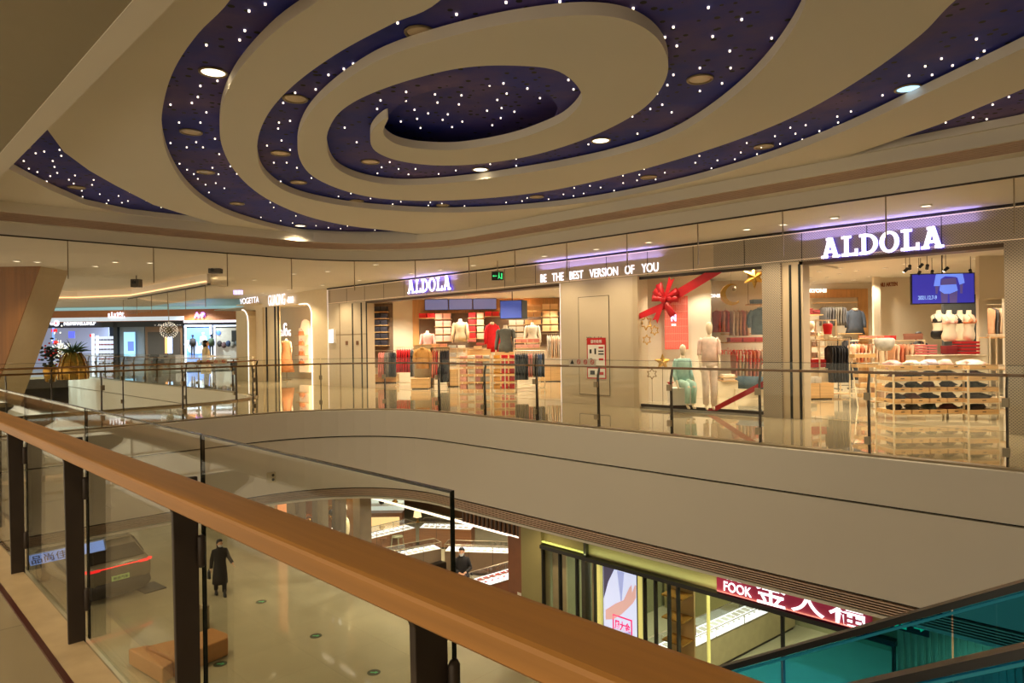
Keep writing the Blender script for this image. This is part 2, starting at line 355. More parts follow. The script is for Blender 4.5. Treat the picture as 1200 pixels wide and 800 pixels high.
def galaxy():
    m = bpy.data.materials.new('galaxy_print'); m.use_nodes = True; nt = m.node_tree; b = nt.nodes['Principled BSDF']
    tc = nt.nodes.new('ShaderNodeTexCoord')
    n1 = nt.nodes.new('ShaderNodeTexNoise'); n1.inputs['Scale'].default_value = 0.55; n1.inputs['Detail'].default_value = 7; n1.inputs['Roughness'].default_value = 0.62
    n2 = nt.nodes.new('ShaderNodeTexNoise'); n2.inputs['Scale'].default_value = 1.3; n2.inputs['Detail'].default_value = 8
    for n in (n1, n2): nt.links.new(tc.outputs['Object'], n.inputs['Vector'])
    r = nt.nodes.new('ShaderNodeValToRGB'); e = r.color_ramp.elements
    e[0].position = 0.30; e[0].color = lin((20, 30, 128))+(1,); e[1].position = 0.72; e[1].color = lin((118, 92, 140))+(1,)
    x = e.new(0.45); x.color = lin((38, 48, 160))+(1,); x = e.new(0.58); x.color = lin((78, 66, 142))+(1,)
    nt.links.new(n1.outputs['Fac'], r.inputs[0])
    r2 = nt.nodes.new('ShaderNodeValToRGB'); r2.color_ramp.elements[0].position = 0.55; r2.color_ramp.elements[1].position = 0.8; r2.color_ramp.elements[1].color = lin((90, 66, 70))+(1,)
    nt.links.new(n2.outputs['Fac'], r2.inputs[0])
    ad = nt.nodes.new('ShaderNodeMix'); ad.data_type = 'RGBA'; ad.blend_type = 'ADD'; ad.inputs[0].default_value = 0.7
    nt.links.new(r.outputs[0], ad.inputs[6]); nt.links.new(r2.outputs[0], ad.inputs[7])
    vo = nt.nodes.new('ShaderNodeTexVoronoi'); vo.inputs['Scale'].default_value = 7.5; nt.links.new(tc.outputs['Object'], vo.inputs['Vector'])
    lt = nt.nodes.new('ShaderNodeMath'); lt.operation = 'GREATER_THAN'; lt.inputs[1].default_value = 0.2; nt.links.new(vo.outputs['Distance'], lt.inputs[0])
    mu = nt.nodes.new('ShaderNodeMix'); mu.data_type = 'RGBA'; mu.inputs[6].default_value = lin((10, 10, 16))+(1,)
    nt.links.new(lt.outputs[0], mu.inputs[0]); nt.links.new(ad.outputs[2], mu.inputs[7]); nt.links.new(mu.outputs[2], b.inputs['Base Color'])
    b.inputs['Roughness'].default_value = 0.7; return m
M_GAL = galaxy()
disk = [onz(x, y, ZR) for x, y in crom([(449, 158), (470, 172), (540, 178), (600, 167), (640, 152), (653, 134), (648, 118), (620, 105), (560, 100), (500, 108), (462, 128)], 6, True)]
struct(plate('ceiling', [[(-16.9, 1.3), (7.6, 1.3), (7.6, 11.5), (-16.9, 11.5)], disk], ZR, ZR+0.06, M_GAL))
struct(plate('ceiling', [[(-17, 1.2), (7.6, 1.2), (7.6, 11.6), (-17, 11.6)]], ZR+0.16, ZR+0.22, M_GAL))
# ---- star lights
def inside(p, poly):
    c = False; n = len(poly)
    for i in range(n):
        a, b_ = poly[i], poly[(i+1) % n]
        if (a[1] > p[1]) != (b_[1] > p[1]) and p[0] < (b_[0]-a[0])*(p[1]-a[1])/(b_[1]-a[1])+a[0]: c = not c
    return c
traced = [(311, 4), (292, 12), (287, 35), (281, 46), (288, 61), (285, 74), (242, 52), (255, 94), (235, 100), (232, 113), (225, 120), (200, 122), (242, 131), (267, 119), (210, 143), (235, 143), (252, 162), (230, 166), (238, 172), (219, 172), (257, 180), (200, 167), (249, 196), (197, 176), (232, 209), (253, 214), (245, 225), (263, 220), (385, 87), (370, 104), (346, 108), (332, 120), (340, 141), (327, 143), (326, 150), (330, 164), (340, 175), (313, 170), (321, 190), (336, 190), (348, 196), (365, 208), (329, 212), (466, 26), (535, 16), (593, 2), (656, 1), (742, 9), (789, 31), (779, 43), (793, 53), (789, 87), (782, 99), (770, 109), (776, 122), (787, 131), (762, 127), (741, 136), (747, 156), (830, 8), (869, 22), (835, 42), (904, 44), (855, 59), (820, 79), (856, 79), (846, 97), (820, 106), (468, 50), (461, 63), (433, 68), (414, 74), (403, 80),
    (476, 107), (514, 109), (513, 119), (541, 128), (538, 138), (583, 133), (554, 106), (551, 116), (574, 117), (590, 97), (591, 108), (595, 117), (594, 126), (618, 103), (624, 116), (666, 93), (672, 104), (496, 122), (510, 127), (513, 136), (476, 134), (486, 144), (460, 142), (470, 157), (489, 154), (493, 164), (502, 148), (519, 155), (525, 149), (530, 163), (542, 157), (571, 145), (588, 142), (603, 146), (587, 153), (633, 131), (577, 161), (446, 117), (442, 127), (404, 149), (418, 166), (1144, 45), (1153, 59), (1145, 68), (1146, 75), (1116, 76), (1084, 77), (1103, 68), (1092, 87), (1097, 102), (1065, 88), (1071, 112), (1034, 111), (1024, 129), (997, 130), (981, 136), (982, 143), (977, 149), (960, 153), (944, 146), (932, 156), (926, 149), (940, 163), (908, 159), (914, 168), (875, 167), (868, 178), (861, 186), (887, 180), (892, 172), (1182, 113), (1163, 122), (1140, 137), (1156, 139), (1143, 149), (1119, 151), (1129, 155), (1108, 143), (1163, 151), (1094, 159), (1058, 167), (1060, 173), (1035, 177), (1045, 181), (1082, 173), (12, 159), (37, 163), (22, 179), (28, 188), (34, 197), (42, 179), (52, 177), (62, 188), (70, 175), (72, 182), (44, 201), (55, 212), (64, 195), (88, 205), (81, 210), (96, 223), (108, 216), (117, 227), (97, 230), (125, 238), (139, 229), (143, 237), (150, 235), (137, 245)]
lens = MB(); lens.cyl((0, 0, 0), 0.0095, 0.018, 8)
M_STAR = glow('star_lens', (255, 236, 210), 2.5)
proto = None; starpts = []
cand = [onz(x, y, ZR) for x, y in traced]
polys = [spiral, Bl, Al, El]
sm = [( -13.6, -7.0, 5.6, 10.2), (-12.6, -3.5, 6.6, 10.3), (-9, 0.5, 8.6, 10.2), (-13.6, -9.5, 1.7, 4.4)]
tries = 0
while len(cand) < 288 and tries < 9000:
    tries += 1; b_ = random.choice(sm); p = (random.uniform(b_[0], b_[1]), random.uniform(b_[2], b_[3]))
    if any((p[0]-q[0])**2+(p[1]-q[1])**2 < 0.05 for q in cand): continue
    if any(inside(p, po) for po in polys) and p[1] < 10.3: cand.append(p)
dp = [onz(x, y, ZR) for x, y in [(449, 158), (540, 178), (640, 152), (648, 118), (560, 100), (462, 128)]]
for p in cand[:298]:
    z = ZR+0.145 if inside(p, disk) else ZR-0.015
    if proto is None:
        proto = lens.build('star_light', M_STAR, loc=(p[0], p[1], z)); tag(proto, 'tiny white star light set in the dark galaxy ceiling', 'star light', 'star lights in the galaxy ceiling')
    else:
        o = proto.copy(); COL.objects.link(o); o.location = (p[0], p[1], z)
# ---- galaxy downlights
def downlight(name, x, y, z, r, lit, label, group, power=0, color=WARM, deep=0.10, size=2.2, lens_m=None):
    t = thing(name, label, 'downlight', (x, y, z), 0, group)
    a = MB(); a.loft([(0, 0, -0.012, r, r), (0, 0, -0.012, r*1.18, r*1.18), (0, 0, 0.0, r*1.2, r*1.2), (0, 0, 0.02, r, r)], 24, False)
    n = 24; fs = a.f; fs += [(3*n+i, 3*n+(i+1) % n, (i+1) % n, i) for i in range(n)]
    a.build('bezel', M_WHITE if r < 0.1 else M_STEEL, t, True)
    a = MB(); a.cyl((0, 0, -0.004), r*0.95, 0.012, 20)
    a.build('lens', (lens_m or M_LAMP) if lit else MATS['dim_lens'], t)
    if power: lamp('lamp', (0, 0, -0.03), power, color, size, r*0.8, parent=t)
    return t
mat('dim_lens', (170, 150, 120), 0.25, 0.2, emit=(150, 120, 80), es=0.12)
lits = {(250, 84), (352, 264), (422, 275), (163, 247), (563, 198), (704, 164)}
where = {(250, 84): 'big lit downlight in the dark outer spiral at upper left', (1064, 103): 'bluish downlight in the right dark arm of the ceiling'}
for (x, y) in [(250, 84), (492, 37), (346, 115), (224, 154), (241, 201), (278, 238), (352, 264), (422, 275), (329, 179), (350, 213), (22, 170), (90, 219), (163, 247), (434, 189), (563, 198), (704, 164), (820, 92), (895, 171), (760, 207), (418, 235), (519, 240), (629, 230), (1064, 103)]:
    p = onz(x, y, ZR); lit = (x, y) in lits
    if (x, y) == (1064, 103):
        downlight('ceiling_downlight', p[0], p[1], ZR-0.005, 0.11, True, where[(x, y)], None, lens_m=glow('blue_lens', (170, 215, 255), 1.6)); continue
    downlight('ceiling_downlight', p[0], p[1], ZR-0.005, 0.11, lit, where.get((x, y), ('lit' if lit else 'unlit')+' round downlight recessed in the dark starry ceiling band'), None if (x, y) in where else ('lit' if lit else 'unlit')+' downlights in the starry ceiling', 80 if lit else 0)

# ---- smoke curtain glass around the atrium edge
def smoke(path, zt, zb, label, step=1.5):
    t = thing('smoke_curtain', label, 'smoke curtain', (path[0][0], path[0][1], zt))
    pts = []; acc = 0; L = 0
    seg = [((Vector(path[i+1])-Vector(path[i])).length) for i in range(len(path)-1)]
    tot = sum(seg); n = max(1, round(tot/step))
    def at(d):
        for i, s_ in enumerate(seg):
            if d <= s_ or i == len(seg)-1:
                q = Vector(path[i]).lerp(Vector(path[i+1]), min(1, d/s_)); return (q.x, q.y)
            d -= s_
    off = Vector((-path[0][0], -path[0][1], -zt))
    for k in range(n):
        sub = [at(tot*(k+j/3)/n) for j in range(4)]
        a = MB(); sweep(a, sub, rect(-0.004, 0.004, zb, zt)); o = a.build('glass_panel', M_SMOKE, t); o.location = off
    for k in range(n+1):
        q = at(tot*k/n); a = MB(); a.box((q[0], q[1], (zt+zb)/2-0.03), (0.016, 0.016, zt-zb+0.06)); o = a.build('joint_strip', M_STEEL, t); o.location = off
    a = MB(); sweep(a, path, rect(-0.015, 0.015, zt-0.03, zt)); o = a.build('top_channel', M_DARK, t); o.location = off
smoke([p for p in SE if p[1] > 1.5], 3.655, 2.96, 'long clear glass smoke curtain hanging from the atrium ceiling edge')
smoke([(-20.2, 7.7), (-24, 7.7), (-28, 7.7)], 3.33, 2.75, 'clear glass smoke curtain below the lit cove over the far gallery')
# ---- glass balustrades
def rail(path, posts, label, ztop=1.13, glass_m=None, out=1, name='glass_balustrade'):
    """path: plan polyline (left normal = void side); posts: distances along the path"""
    P0 = path[0]; t = thing(name, label, 'railing', (P0[0], P0[1], 0)); off = Vector((-P0[0], -P0[1], 0))
    seg = [((Vector(path[i+1][:2])-Vector(path[i][:2])).length) for i in range(len(path)-1)]; tot = sum(seg)
    def at(d):
        d = max(0, min(tot-1e-6, d))
        for i, s_ in enumerate(seg):
            if d <= s_: break
            d -= s_
        a_, b_ = Vector(path[i][:2]), Vector(path[i+1][:2]); u = (b_-a_).normalized(); return a_+u*d, u
    a = MB(); sweep(a, path, [(-0.115, ztop-0.035), (-0.045, ztop-0.035), (-0.04, ztop-0.02), (-0.045, ztop), (-0.115, ztop), (-0.12, ztop-0.02)]); o = a.build('handrail', M_RAILF, t); o.location = off
    a = MB(); sweep(a, path, rect(-0.08, 0.06, 0.0, 0.045)); o = a.build('base_channel', M_STEEL, t); o.location = off
    ds = [d for d in posts if 0 <= d <= tot]
    cl = MB(); cl.box((0.0, 0.02, 0.0), (0.07, 0.05, 0.10))
    pm = MB()
    pm.add([(sx*0.006*1.0, y, z) for sx in (-1.6, 1.6) for (y, z) in [(-0.09, 0.0), (-0.02, 0.0), (-0.02, 0.95), (-0.055, 1.06), (-0.065, ztop-0.035), (-0.10, ztop-0.035), (-0.095, 1.04), (-0.065, 0.93)]],
           [tuple(range(8)), tuple(range(8, 16))[::-1]]+[(i, 8+i, 8+(i+1) % 8, (i+1) % 8) for i in range(8)])
    first = None
    for d in ds:
        q, u = at(d); ang = math.atan2(u.y, u.x)
        if first is None:
            first = pm.build('post', M_DARK, t); c = cl.build('glass_clamp', M_STEEL, first); c.location.z = 0.80; e2 = c.copy(); COL.objects.link(e2); e2.parent = first; e2.location.z = 0.22
        else:
            o = first.copy(); COL.objects.link(o); o.parent = t; c2 = c.copy(); COL.objects.link(c2); c2.parent = o; c3 = c.copy(); COL.objects.link(c3); c3.parent = o; c3.location.z = 0.22
            o.location = Vector((q.x, q.y, 0))+off; o.rotation_euler.z = ang; continue
        first.location = Vector((q.x, q.y, 0))+off; first.rotation_euler.z = ang
    for d0, d1 in zip(ds[:-1], ds[1:]):
        sub = [tuple(at(d0+0.012+(d1-d0-0.024)*j/4)[0]) for j in range(5)]
        a = MB(); sweep(a, sub, rect(0.014, 0.026, 0.03, ztop+0.10)); o = a.build('glass_panel', glass_m or M_GLASS, t); o.location = off
        a = MB(); sweep(a, sub, rect(0.014, 0.026, ztop+0.10, ztop+0.106)); o2 = a.build('glass_edge', M_GREDGE, o) 
    return t
farpath = [(x, y+0.0) for x, y in bend(9.68, -14.93, 3.1)]
L0 = 7.5+1.56
d_first = L0-1.5*6
rail(farpath, [d_first+1.5*k for k in range(30)], 'long bronze and glass balustrade along the far gallery, round its corner to the left')
v2rail = [(-18.9, -4.9), (-18.9, 2), (-18.9, 6.6)]+[(-21.1+2.2*math.cos(PI/2*i/8), 6.8+2.55*math.sin(PI/2*i/8)) for i in range(0, 9)]
v2rail = v2rail[::-1]
rail([p for p in v2rail][::-1], [1.05+1.5*k for k in range(12)], 'glass balustrade with bronze rail beyond the bridge at left')
rail([(-22.5, 9.5), (-26, 9.5), (-32, 9.5), (-43, 9.5)], [0.3+1.5*k for k in range(15)], 'distant glass balustrade along the far side of the second void')
# ---- near balustrade
NR = thing('glass_balustrade', 'foreground balustrade with thick oak handrail, brown steel posts and frameless glass', 'railing', (-5.87, NEAR_Y, 0))
a = MB()
sweep(a, [(-14.5, 0.78), (-0.62, 0.78), (3.0, 0.78)], [(-0.066, 1.110), (0.060, 1.110), (0.068, 1.118), (0.070, 1.145), (0.062, 1.158), (0.05, 1.16), (-0.058, 1.16), (-0.067, 1.157), (-0.071, 1.150), (-0.072, 1.116)])
o = a.build('oak_handrail', M_RAILW, NR); o.location = (5.87, -NEAR_Y, 0)
joints = [-13.87, -12.27, -10.67, -9.07, -7.47, -5.87, -4.25, -2.62, -1.17]
prof = [(-0.205, 1.111), (-0.205, 1.075), (-0.195, 1.058), (-0.125, 1.02), (-0.115, 0.99), (-0.105, 0.0), (-0.025, 0.0), (-0.025, 1.111)]
for k, jx in enumerate(joints):
    a = MB(); n = len(prof)
    a.add([(sx, y+0.02, z) for sx in (-0.011, 0.011) for (y, z) in prof], [tuple(range(n)), tuple(range(n, 2*n))[::-1]]+[(i, n+i, n+(i+1) % n, (i+1) % n) for i in range(n)])
    p = a.build('post', M_DARK, NR, bevel=0.003); p.location = (jx+5.87-0.02, 0, 0)
    c = MB(); c.loft([(0.024, 0.0, 0.775, 0.008, 0.010), (0.024, 0.0, 0.785, 0.012, 0.015), (0.024, 0.0, 0.885, 0.012, 0.015), (0.024, 0.0, 0.895, 0.008, 0.010)], 12)
    c.build('glass_clamp', M_DARK, p, True)
    c2 = [q for q in p.children][0].copy(); COL.objects.link(c2); c2.parent = p; c2.location.z = -0.60
for j0, j1 in zip(joints[:-1], joints[1:]):
    a = MB(); a.b2(j0+0.005, j1-0.005, -0.006, 0.006, 0.02, 1.262); o = a.build('glass_panel', M_GLASSN, NR); o.location = (5.87, 0.01, 0)
    e = MB(); e.b2(j0+0.005, j1-0.005, -0.006, 0.006, 1.262, 1.267); e.b2(j1-0.007, j1-0.005, -0.006, 0.006, 0.02, 1.262); e.b2(j0+0.005, j0+0.007, -0.006, 0.006, 0.02, 1.262); e.build('glass_edge', M_GREDGE, o)
a = MB(); a.b2(-15, 5, 0.80, 0.955, 0.0, 0.012); struct(a.build('trim_5', mat('kerb_stone', (190, 166, 128), 0.2, var=0.08)))
a = MB(); a.b2(-15, 5, 0.772, 0.80, 0.0, 0.014); struct(a.build('trim_6', mat('kerb_dark_strip', (70, 30, 24), 0.3)))
# ---- corridor ceiling downlights
for (x, y) in [(252, 326), (298, 328), (344, 321), (384, 318), (440, 310), (135, 307), (176, 308), (112, 312), (20, 306), (44, 307)]:
    p = onz(x, y, 3.65); downlight('corridor_downlight', p[0], p[1], 3.652, 0.07, True, 'small round downlight in the gallery ceiling, left of the first store sign', 'downlights in the left gallery ceiling', 70)
for k, xx in enumerate([-26.5, -24.3, -21.8, -19.4, -16.6, -15.2, -13.8, -11.2, -9.6, -8.2, -6.0, -5.3, -4.4, -3.0, -1.2, 0.6, 3.0]):  # four leftmost lamps added to brighten the left shop fronts
    downlight('corridor_downlight', xx, 12.35, 3.652, 0.07, True, 'small round downlight in the gallery ceiling before the storefronts', 'downlights in the gallery ceiling before the storefronts', 120 if xx < -18 else 72)
for k, xx in enumerate([-12, -9, -6, -3, 0, 3]):
    downlight('near_downlight', xx, -1.2, 3.655, 0.07, True, 'small round downlight over the near gallery floor', 'downlights over the near gallery', 110)
# lower level lights
for xx in range(-30, 8, 4):
    downlight('lower_downlight', xx, 10.45, -2.065, 0.07, True, 'small round downlight under the gallery, before the lower shops', 'downlights under the far gallery', 55)
for yy in (-2, 2, 6):
    for xx in (-17, -17.9): downlight('lower_downlight', xx, yy, -2.065, 0.07, True, 'small round downlight under the bridge at left', 'downlights under the bridge', 65)
# ================================================================== STOREFRONT WALL (y = 13.3)
YW = 13.3
M_FRONT = mat('front_panel_metal', (186, 168, 142), 0.32, 0.35, var=0.02, scale=0.6)
M_PERF = dots('perforated_panel', (172, 158, 138), (124, 113, 100), 0.034)
M_PANEL = mat('front_panel_ivory', (205, 188, 160), 0.45, 0.05, var=0.02, scale=1)
M_VIO = glow('violet_sign_halo', (110, 96, 255), 1.2)
M_SIGNW = glow('sign_white', (250, 244, 255), 1.7)
def wallbox(nm, x0, x1, z0, z1, m, y0=YW, y1=YW+0.3, dep=0):
    a = MB(); a.b2(x0, x1, y0, y1, z0, z1); return struct(a.build(nm, m))
# fascia band with joints, light lines and track
wallbox('wall_front_fascia', -23.05, -7.2, 3.05, 3.66, M_FRONT, YW-0.02)
wallbox('wall_front_fascia', -7.2, 8.5, 3.05, 3.66, M_PERF, YW-0.02)
a = MB(); a.b2(-23.05, 8.5, YW-0.06, YW-0.02, 3.615, 3.655); struct(a.build('trim_7', M_GRBACK))
a = MB(); a.b2(-23.0, 8.5, YW-0.035, YW-0.02, 3.595, 3.607); a.b2(-23.0, 8.5, YW-0.035, YW-0.02, 3.085, 3.095); struct(a.build('trim_8', glow('fascia_led', (255, 225, 185), 0.3)))
a = MB()
for k in range(27): a.b2(-22.9+1.17*k, -22.885+1.17*k, YW-0.024, YW-0.019, 3.06, 3.6)
struct(a.build('trim_9', M_DARK))
a = MB(); a.b2(-20.5, -11.45, YW-0.02, YW+0.35, 2.985, 3.05); a.b2(-5.4, -2.14, YW-0.02, YW+0.35, 2.985, 3.05); struct(a.build('trim_10', mat('door_track', (84, 66, 50), 0.4, 0.5)))
# wall pieces at floor level
wallbox('wall_front', -23.05, -20.45, 0, 3.05, M_PANEL)
wallbox('wall_front', -11.5, -9.12, 0, 3.05, M_PANEL, YW-0.03)
wallbox('wall_front', -9.22, -9.08, 0, 3.05, M_BEIGEMETAL, YW-0.10)
wallbox('wall_front', -9.12, -6.1, 3.0, 3.05, M_PANEL)
wallbox('wall_front', -6.12, -5.74, 0, 3.05, M_PERF, YW-0.08)
wallbox('wall_front', -5.74, -5.33, 0, 3.05, M_BEIGEMETAL, YW-0.02)
wallbox('wall_front', -2.14, 8.5, 0, 3.05, M_PERF, YW-0.04)
a = MB()
for px in (413.6, 424, 430): 
    x = ony(px, 400, YW)[0]; a.b2(x-0.03, x+0.03, YW-0.015, YW+0.0, 0, 3.02)
for px in (927.5, 938.5): 
    x = ony(px, 400, YW)[0]; a.b2(x-0.022, x+0.022, YW-0.035, YW-0.02, 0, 3.0)
struct(a.build('trim_11', mat('black_seam', (12, 14, 12), 0.5)))
a = MB(); a.b2(-11.508, -11.498, YW-0.04, YW-0.03, 0, 3.05); a.b2(-23.065, -23.05, YW-0.03, YW-0.02, 0, 3.6); struct(a.build('trim_12', glow('edge_led', (245, 236, 235), 0.8)))
a = MB()
for px in (398.5,): 
    x = ony(px, 400, YW)[0]; a.b2(x-0.02, x+0.02, YW-0.012, YW, 0, 3.05)
a.b2(-23, -20.5, YW-0.01, YW, 1.9, 1.92); struct(a.build('trim_13', mat('seam_shade', (150, 128, 100), 0.5)))
# hydrant door outline, lettering and poster
xa, xb = ony(679, 400, YW-0.03)[0], ony(714, 400, YW-0.03)[0]
D = thing('hydrant_cabinet_door', 'flush ivory fire hydrant door with thin outline, between store opening and window', 'cabinet door', ((xa+xb)/2, YW-0.035, 0.25))
w = xb-xa; a = MB(); a.b2(-w/2, w/2, -0.006, 0.0, 0, 2.40); a.build('door_panel', M_PANEL, D)
a = MB(); t_ = 0.012; a.b2(-w/2-t_, -w/2, -0.008, 0, -t_, 2.40+t_); a.b2(w/2, w/2+t_, -0.008, 0, -t_, 2.40+t_); a.b2(-w/2, w/2, -0.008, 0, 2.40, 2.40+t_); a.b2(-w/2, w/2, -0.008, 0, -t_, 0); a.build('door_gap', mat('gap_grey', (70, 62, 54), 0.6), D)
o = text_mesh('lettering', '消火栓', 0.2, mat('sign_grey', (90, 82, 74), 0.5), 0.006, 0.003, D, width=0.52, height=0.2); o.location = (0.03, -0.012, 1.32)
P_ = thing('safety_notice', 'red and white safety notice poster stuck on the hydrant door', 'poster', (ony(699, 424, YW-0.05)[0], YW-0.052, 1.14))
a = MB(); a.b2(-0.29, 0.29, -0.004, 0.004, -0.5, 0.5); a.build('board', mat('notice_red', (190, 22, 22), 0.5), P_)
a = MB(); a.b2(-0.26, 0.26, -0.008, -0.004, -0.22, 0.33); a.b2(-0.26, 0.26, -0.008, -0.004, -0.47, -0.25); a.build('paper_field', M_WHITE, P_)
a = MB(); a.cyl((-0.17, 0, 0), 0.01, 0.01); a = MB()
a.b2(-0.2, -0.14, -0.012, -0.008, 0.12, 0.22); a.b2(-0.05, 0.0, -0.012, -0.008, 0.1, 0.24); a.b2(-0.19, -0.12, -0.012, -0.008, -0.12, 0.0); a.b2(0.07, 0.23, -0.012, -0.008, 0.16, 0.19); a.b2(0.07, 0.23, -0.012, -0.008, 0.09, 0.12); a.b2(-0.19, -0.05, -0.012, -0.008, -0.4, -0.3); a.build('pictogram', M_BLACK, P_)
a = MB(); a.b2(0.08, 0.22, -0.012, -0.008, 0.24, 0.28); a.b2(0.08, 0.22, -0.012, -0.008, -0.05, 0.0); a.b2(0.05, 0.22, -0.012, -0.008, -0.4, -0.33); a.build('red_caption', MATS['notice_red'], P_)
o = text_mesh('headline', '请勿吸烟', 0.1, M_WHITE, 0.004, 0.001, P_, width=0.34, height=0.09); o.location = (0, -0.007, 0.41)
# wall light box left of first store
L_ = thing('wall_light_box', 'small glowing white light box on the panel left of the first store', 'wall light', (ony(391, 393, YW)[0], YW-0.05, 1.86))
a = MB(); a.b2(-0.17, 0.17, -0.05, 0.05, -0.26, 0.26); a.build('housing', M_WHITE, L_); a = MB(); a.b2(-0.15, 0.15, -0.06, -0.05, -0.24, 0.24); a.build('diffuser', glow('lightbox_white', (240, 240, 255), 1.8), L_)
for k, px in enumerate((406.5, 419)):
    a = MB(); a.box((0, 0, 0), (0.14, 0.02, 0.14)); o = a.build('wall_switch', mat('plate_bronze', (130, 90, 60), 0.4, 0.4), loc=(ony(px, 400, YW)[0], YW-0.012, 1.6)); tag(o, ['small bronze wall plate on the panel below the light box', 'small bronze wall plate between the dark folding door seams'][k], 'wall plate')
# ---- slab serif sign
def ring_poly(cx, cz, rx, rz, t, a0, a1, n=18, tx=None):
    tx = t if tx is None else tx
    o = [(cx+rx*math.cos(a0+(a1-a0)*i/n), cz+rz*math.sin(a0+(a1-a0)*i/n)) for i in range(n+1)]
    q = [(cx+(rx-tx)*math.cos(a0+(a1-a0)*i/n), cz+(rz-t)*math.sin(a0+(a1-a0)*i/n)) for i in range(n+1)]
    return o, q
def arc(mb, cx, cz, rx, rz, t, tx, a0, a1, y0, y1, n=18):
    o, q = ring_poly(cx, cz, rx, rz, t, a0, a1, n, tx)
    for i in range(n): mb.face([o[i], o[i+1], q[i+1], q[i]], y0, y1)
def R_(mb, x0, x1, z0, z1, y0, y1): mb.face([(x0, z0), (x1, z0), (x1, z1), (x0, z1)], y0, y1)
def letter(mb, ch, y0, y1):
    if ch == 'A':
        mb.face([(0.08, 0.0), (0.30, 0.0), (0.60, 1.0), (0.36, 1.0)], y0, y1); mb.face([(0.92, 0.0), (0.68, 0.0), (0.36, 1.0), (0.62, 1.0)], y0, y1)
        R_(mb, 0.25, 0.75, 0.24, 0.38, y0, y1); R_(mb, 0, 0.38, 0, 0.13, y0, y1); R_(mb, 0.6, 1.0, 0, 0.13, y0, y1); R_(mb, 0.26, 0.6, 0.87, 1, y0, y1); return 1.0
    if ch == 'L':
        R_(mb, 0.14, 0.37, 0, 1, y0, y1); R_(mb, 0, 0.52, 0.87, 1, y0, y1); R_(mb, 0, 0.84, 0, 0.15, y0, y1); R_(mb, 0.68, 0.84, 0, 0.34, y0, y1); return 0.84
    if ch == 'D':
        R_(mb, 0.12, 0.34, 0, 1, y0, y1); R_(mb, 0, 0.4, 0.86, 1, y0, y1); R_(mb, 0, 0.4, 0, 0.14, y0, y1)
        arc(mb, 0.38, 0.5, 0.54, 0.5, 0.14, 0.23, -PI/2, PI/2, y0, y1); return 0.92
    if ch == 'O':
        arc(mb, 0.47, 0.5, 0.47, 0.52, 0.14, 0.23, 0, 2*PI, y0, y1, 28); return 0.94
def aldola(x0, x1, z0, z1, y, label):
    t = thing('store_sign', label, 'sign', ((x0+x1)/2, y, z0))
    tot = 1.0+0.84+0.92+0.94+0.84+1.0+0.06*5; k = (x1-x0)/tot; x = 0; h = z1-z0
    for ch in 'ALDOLA':
        mb = MB(); w_ = letter(mb, ch, -0.006, 0.0)
        mb.v = [((v[0]+x)*k-(x1-x0)/2, v[1]-0.05, v[2]*h) for v in mb.v]; o = mb.build('letter', M_SIGNW, t)
        hb = MB(); letter(hb, ch, 0.0, 0.02); hb.v = [((v[0]+x)*k-(x1-x0)/2, v[1]-0.05, v[2]*h) for v in hb.v]; hb.build('letter_return', M_VIO, o)
        x += w_+0.06
aldola(-17.93, -15.76, 3.16, 3.58, YW-0.05, 'glowing white slab-lettered sign over the first, left store opening')
aldola(-4.95, -2.95, 3.06, 3.43, YW-0.05, 'large glowing white slab-lettered sign over the right store opening')
SLG = thing('slogan_sign', 'glowing white slogan lettering on the fascia over the ivory wall', 'sign', (-10.37, YW-0.03, 3.225))
_ws = [text_mesh('word', w_, 0.3, M_SIGNW, 0.006, 0.003, SLG) for w_ in 'BE THE BEST VERSION OF YOU'.split()]
_wd = [max(v.co.x for v in o.data.vertices)-min(v.co.x for v in o.data.vertices) for o in _ws]
_k = (3.62-0.20*5)/sum(_wd); _x = -1.81
for o, w_ in zip(_ws, _wd):
    hh = max(v.co.z for v in o.data.vertices)-min(v.co.z for v in o.data.vertices)
    for v in o.data.vertices: v.co.x *= _k; v.co.z *= 0.205/hh
    o.location.x = _x+w_*_k/2; _x += w_*_k+0.20
# halo light the signs throw up on the gallery ceiling (the letter boxes' own upward spill)
for x0, x1 in ((-18.1, -15.6), (-12.2, -8.5), (-5.4, -2.5)):
    l = bpy.data.lights.new('sign_spill', 'AREA'); l.shape = 'RECTANGLE'; l.size = x1-x0; l.size_y = 0.05; l.energy = 5*(x1-x0)/2; l.color = (0.34, 0.30, 1.0)
    o = bpy.data.objects.new('sign_spill', l); COL.objects.link(o); o.location = ((x0+x1)/2, YW-0.13, 3.46); o.rotation_euler = (PI*0.93, 0, 0)
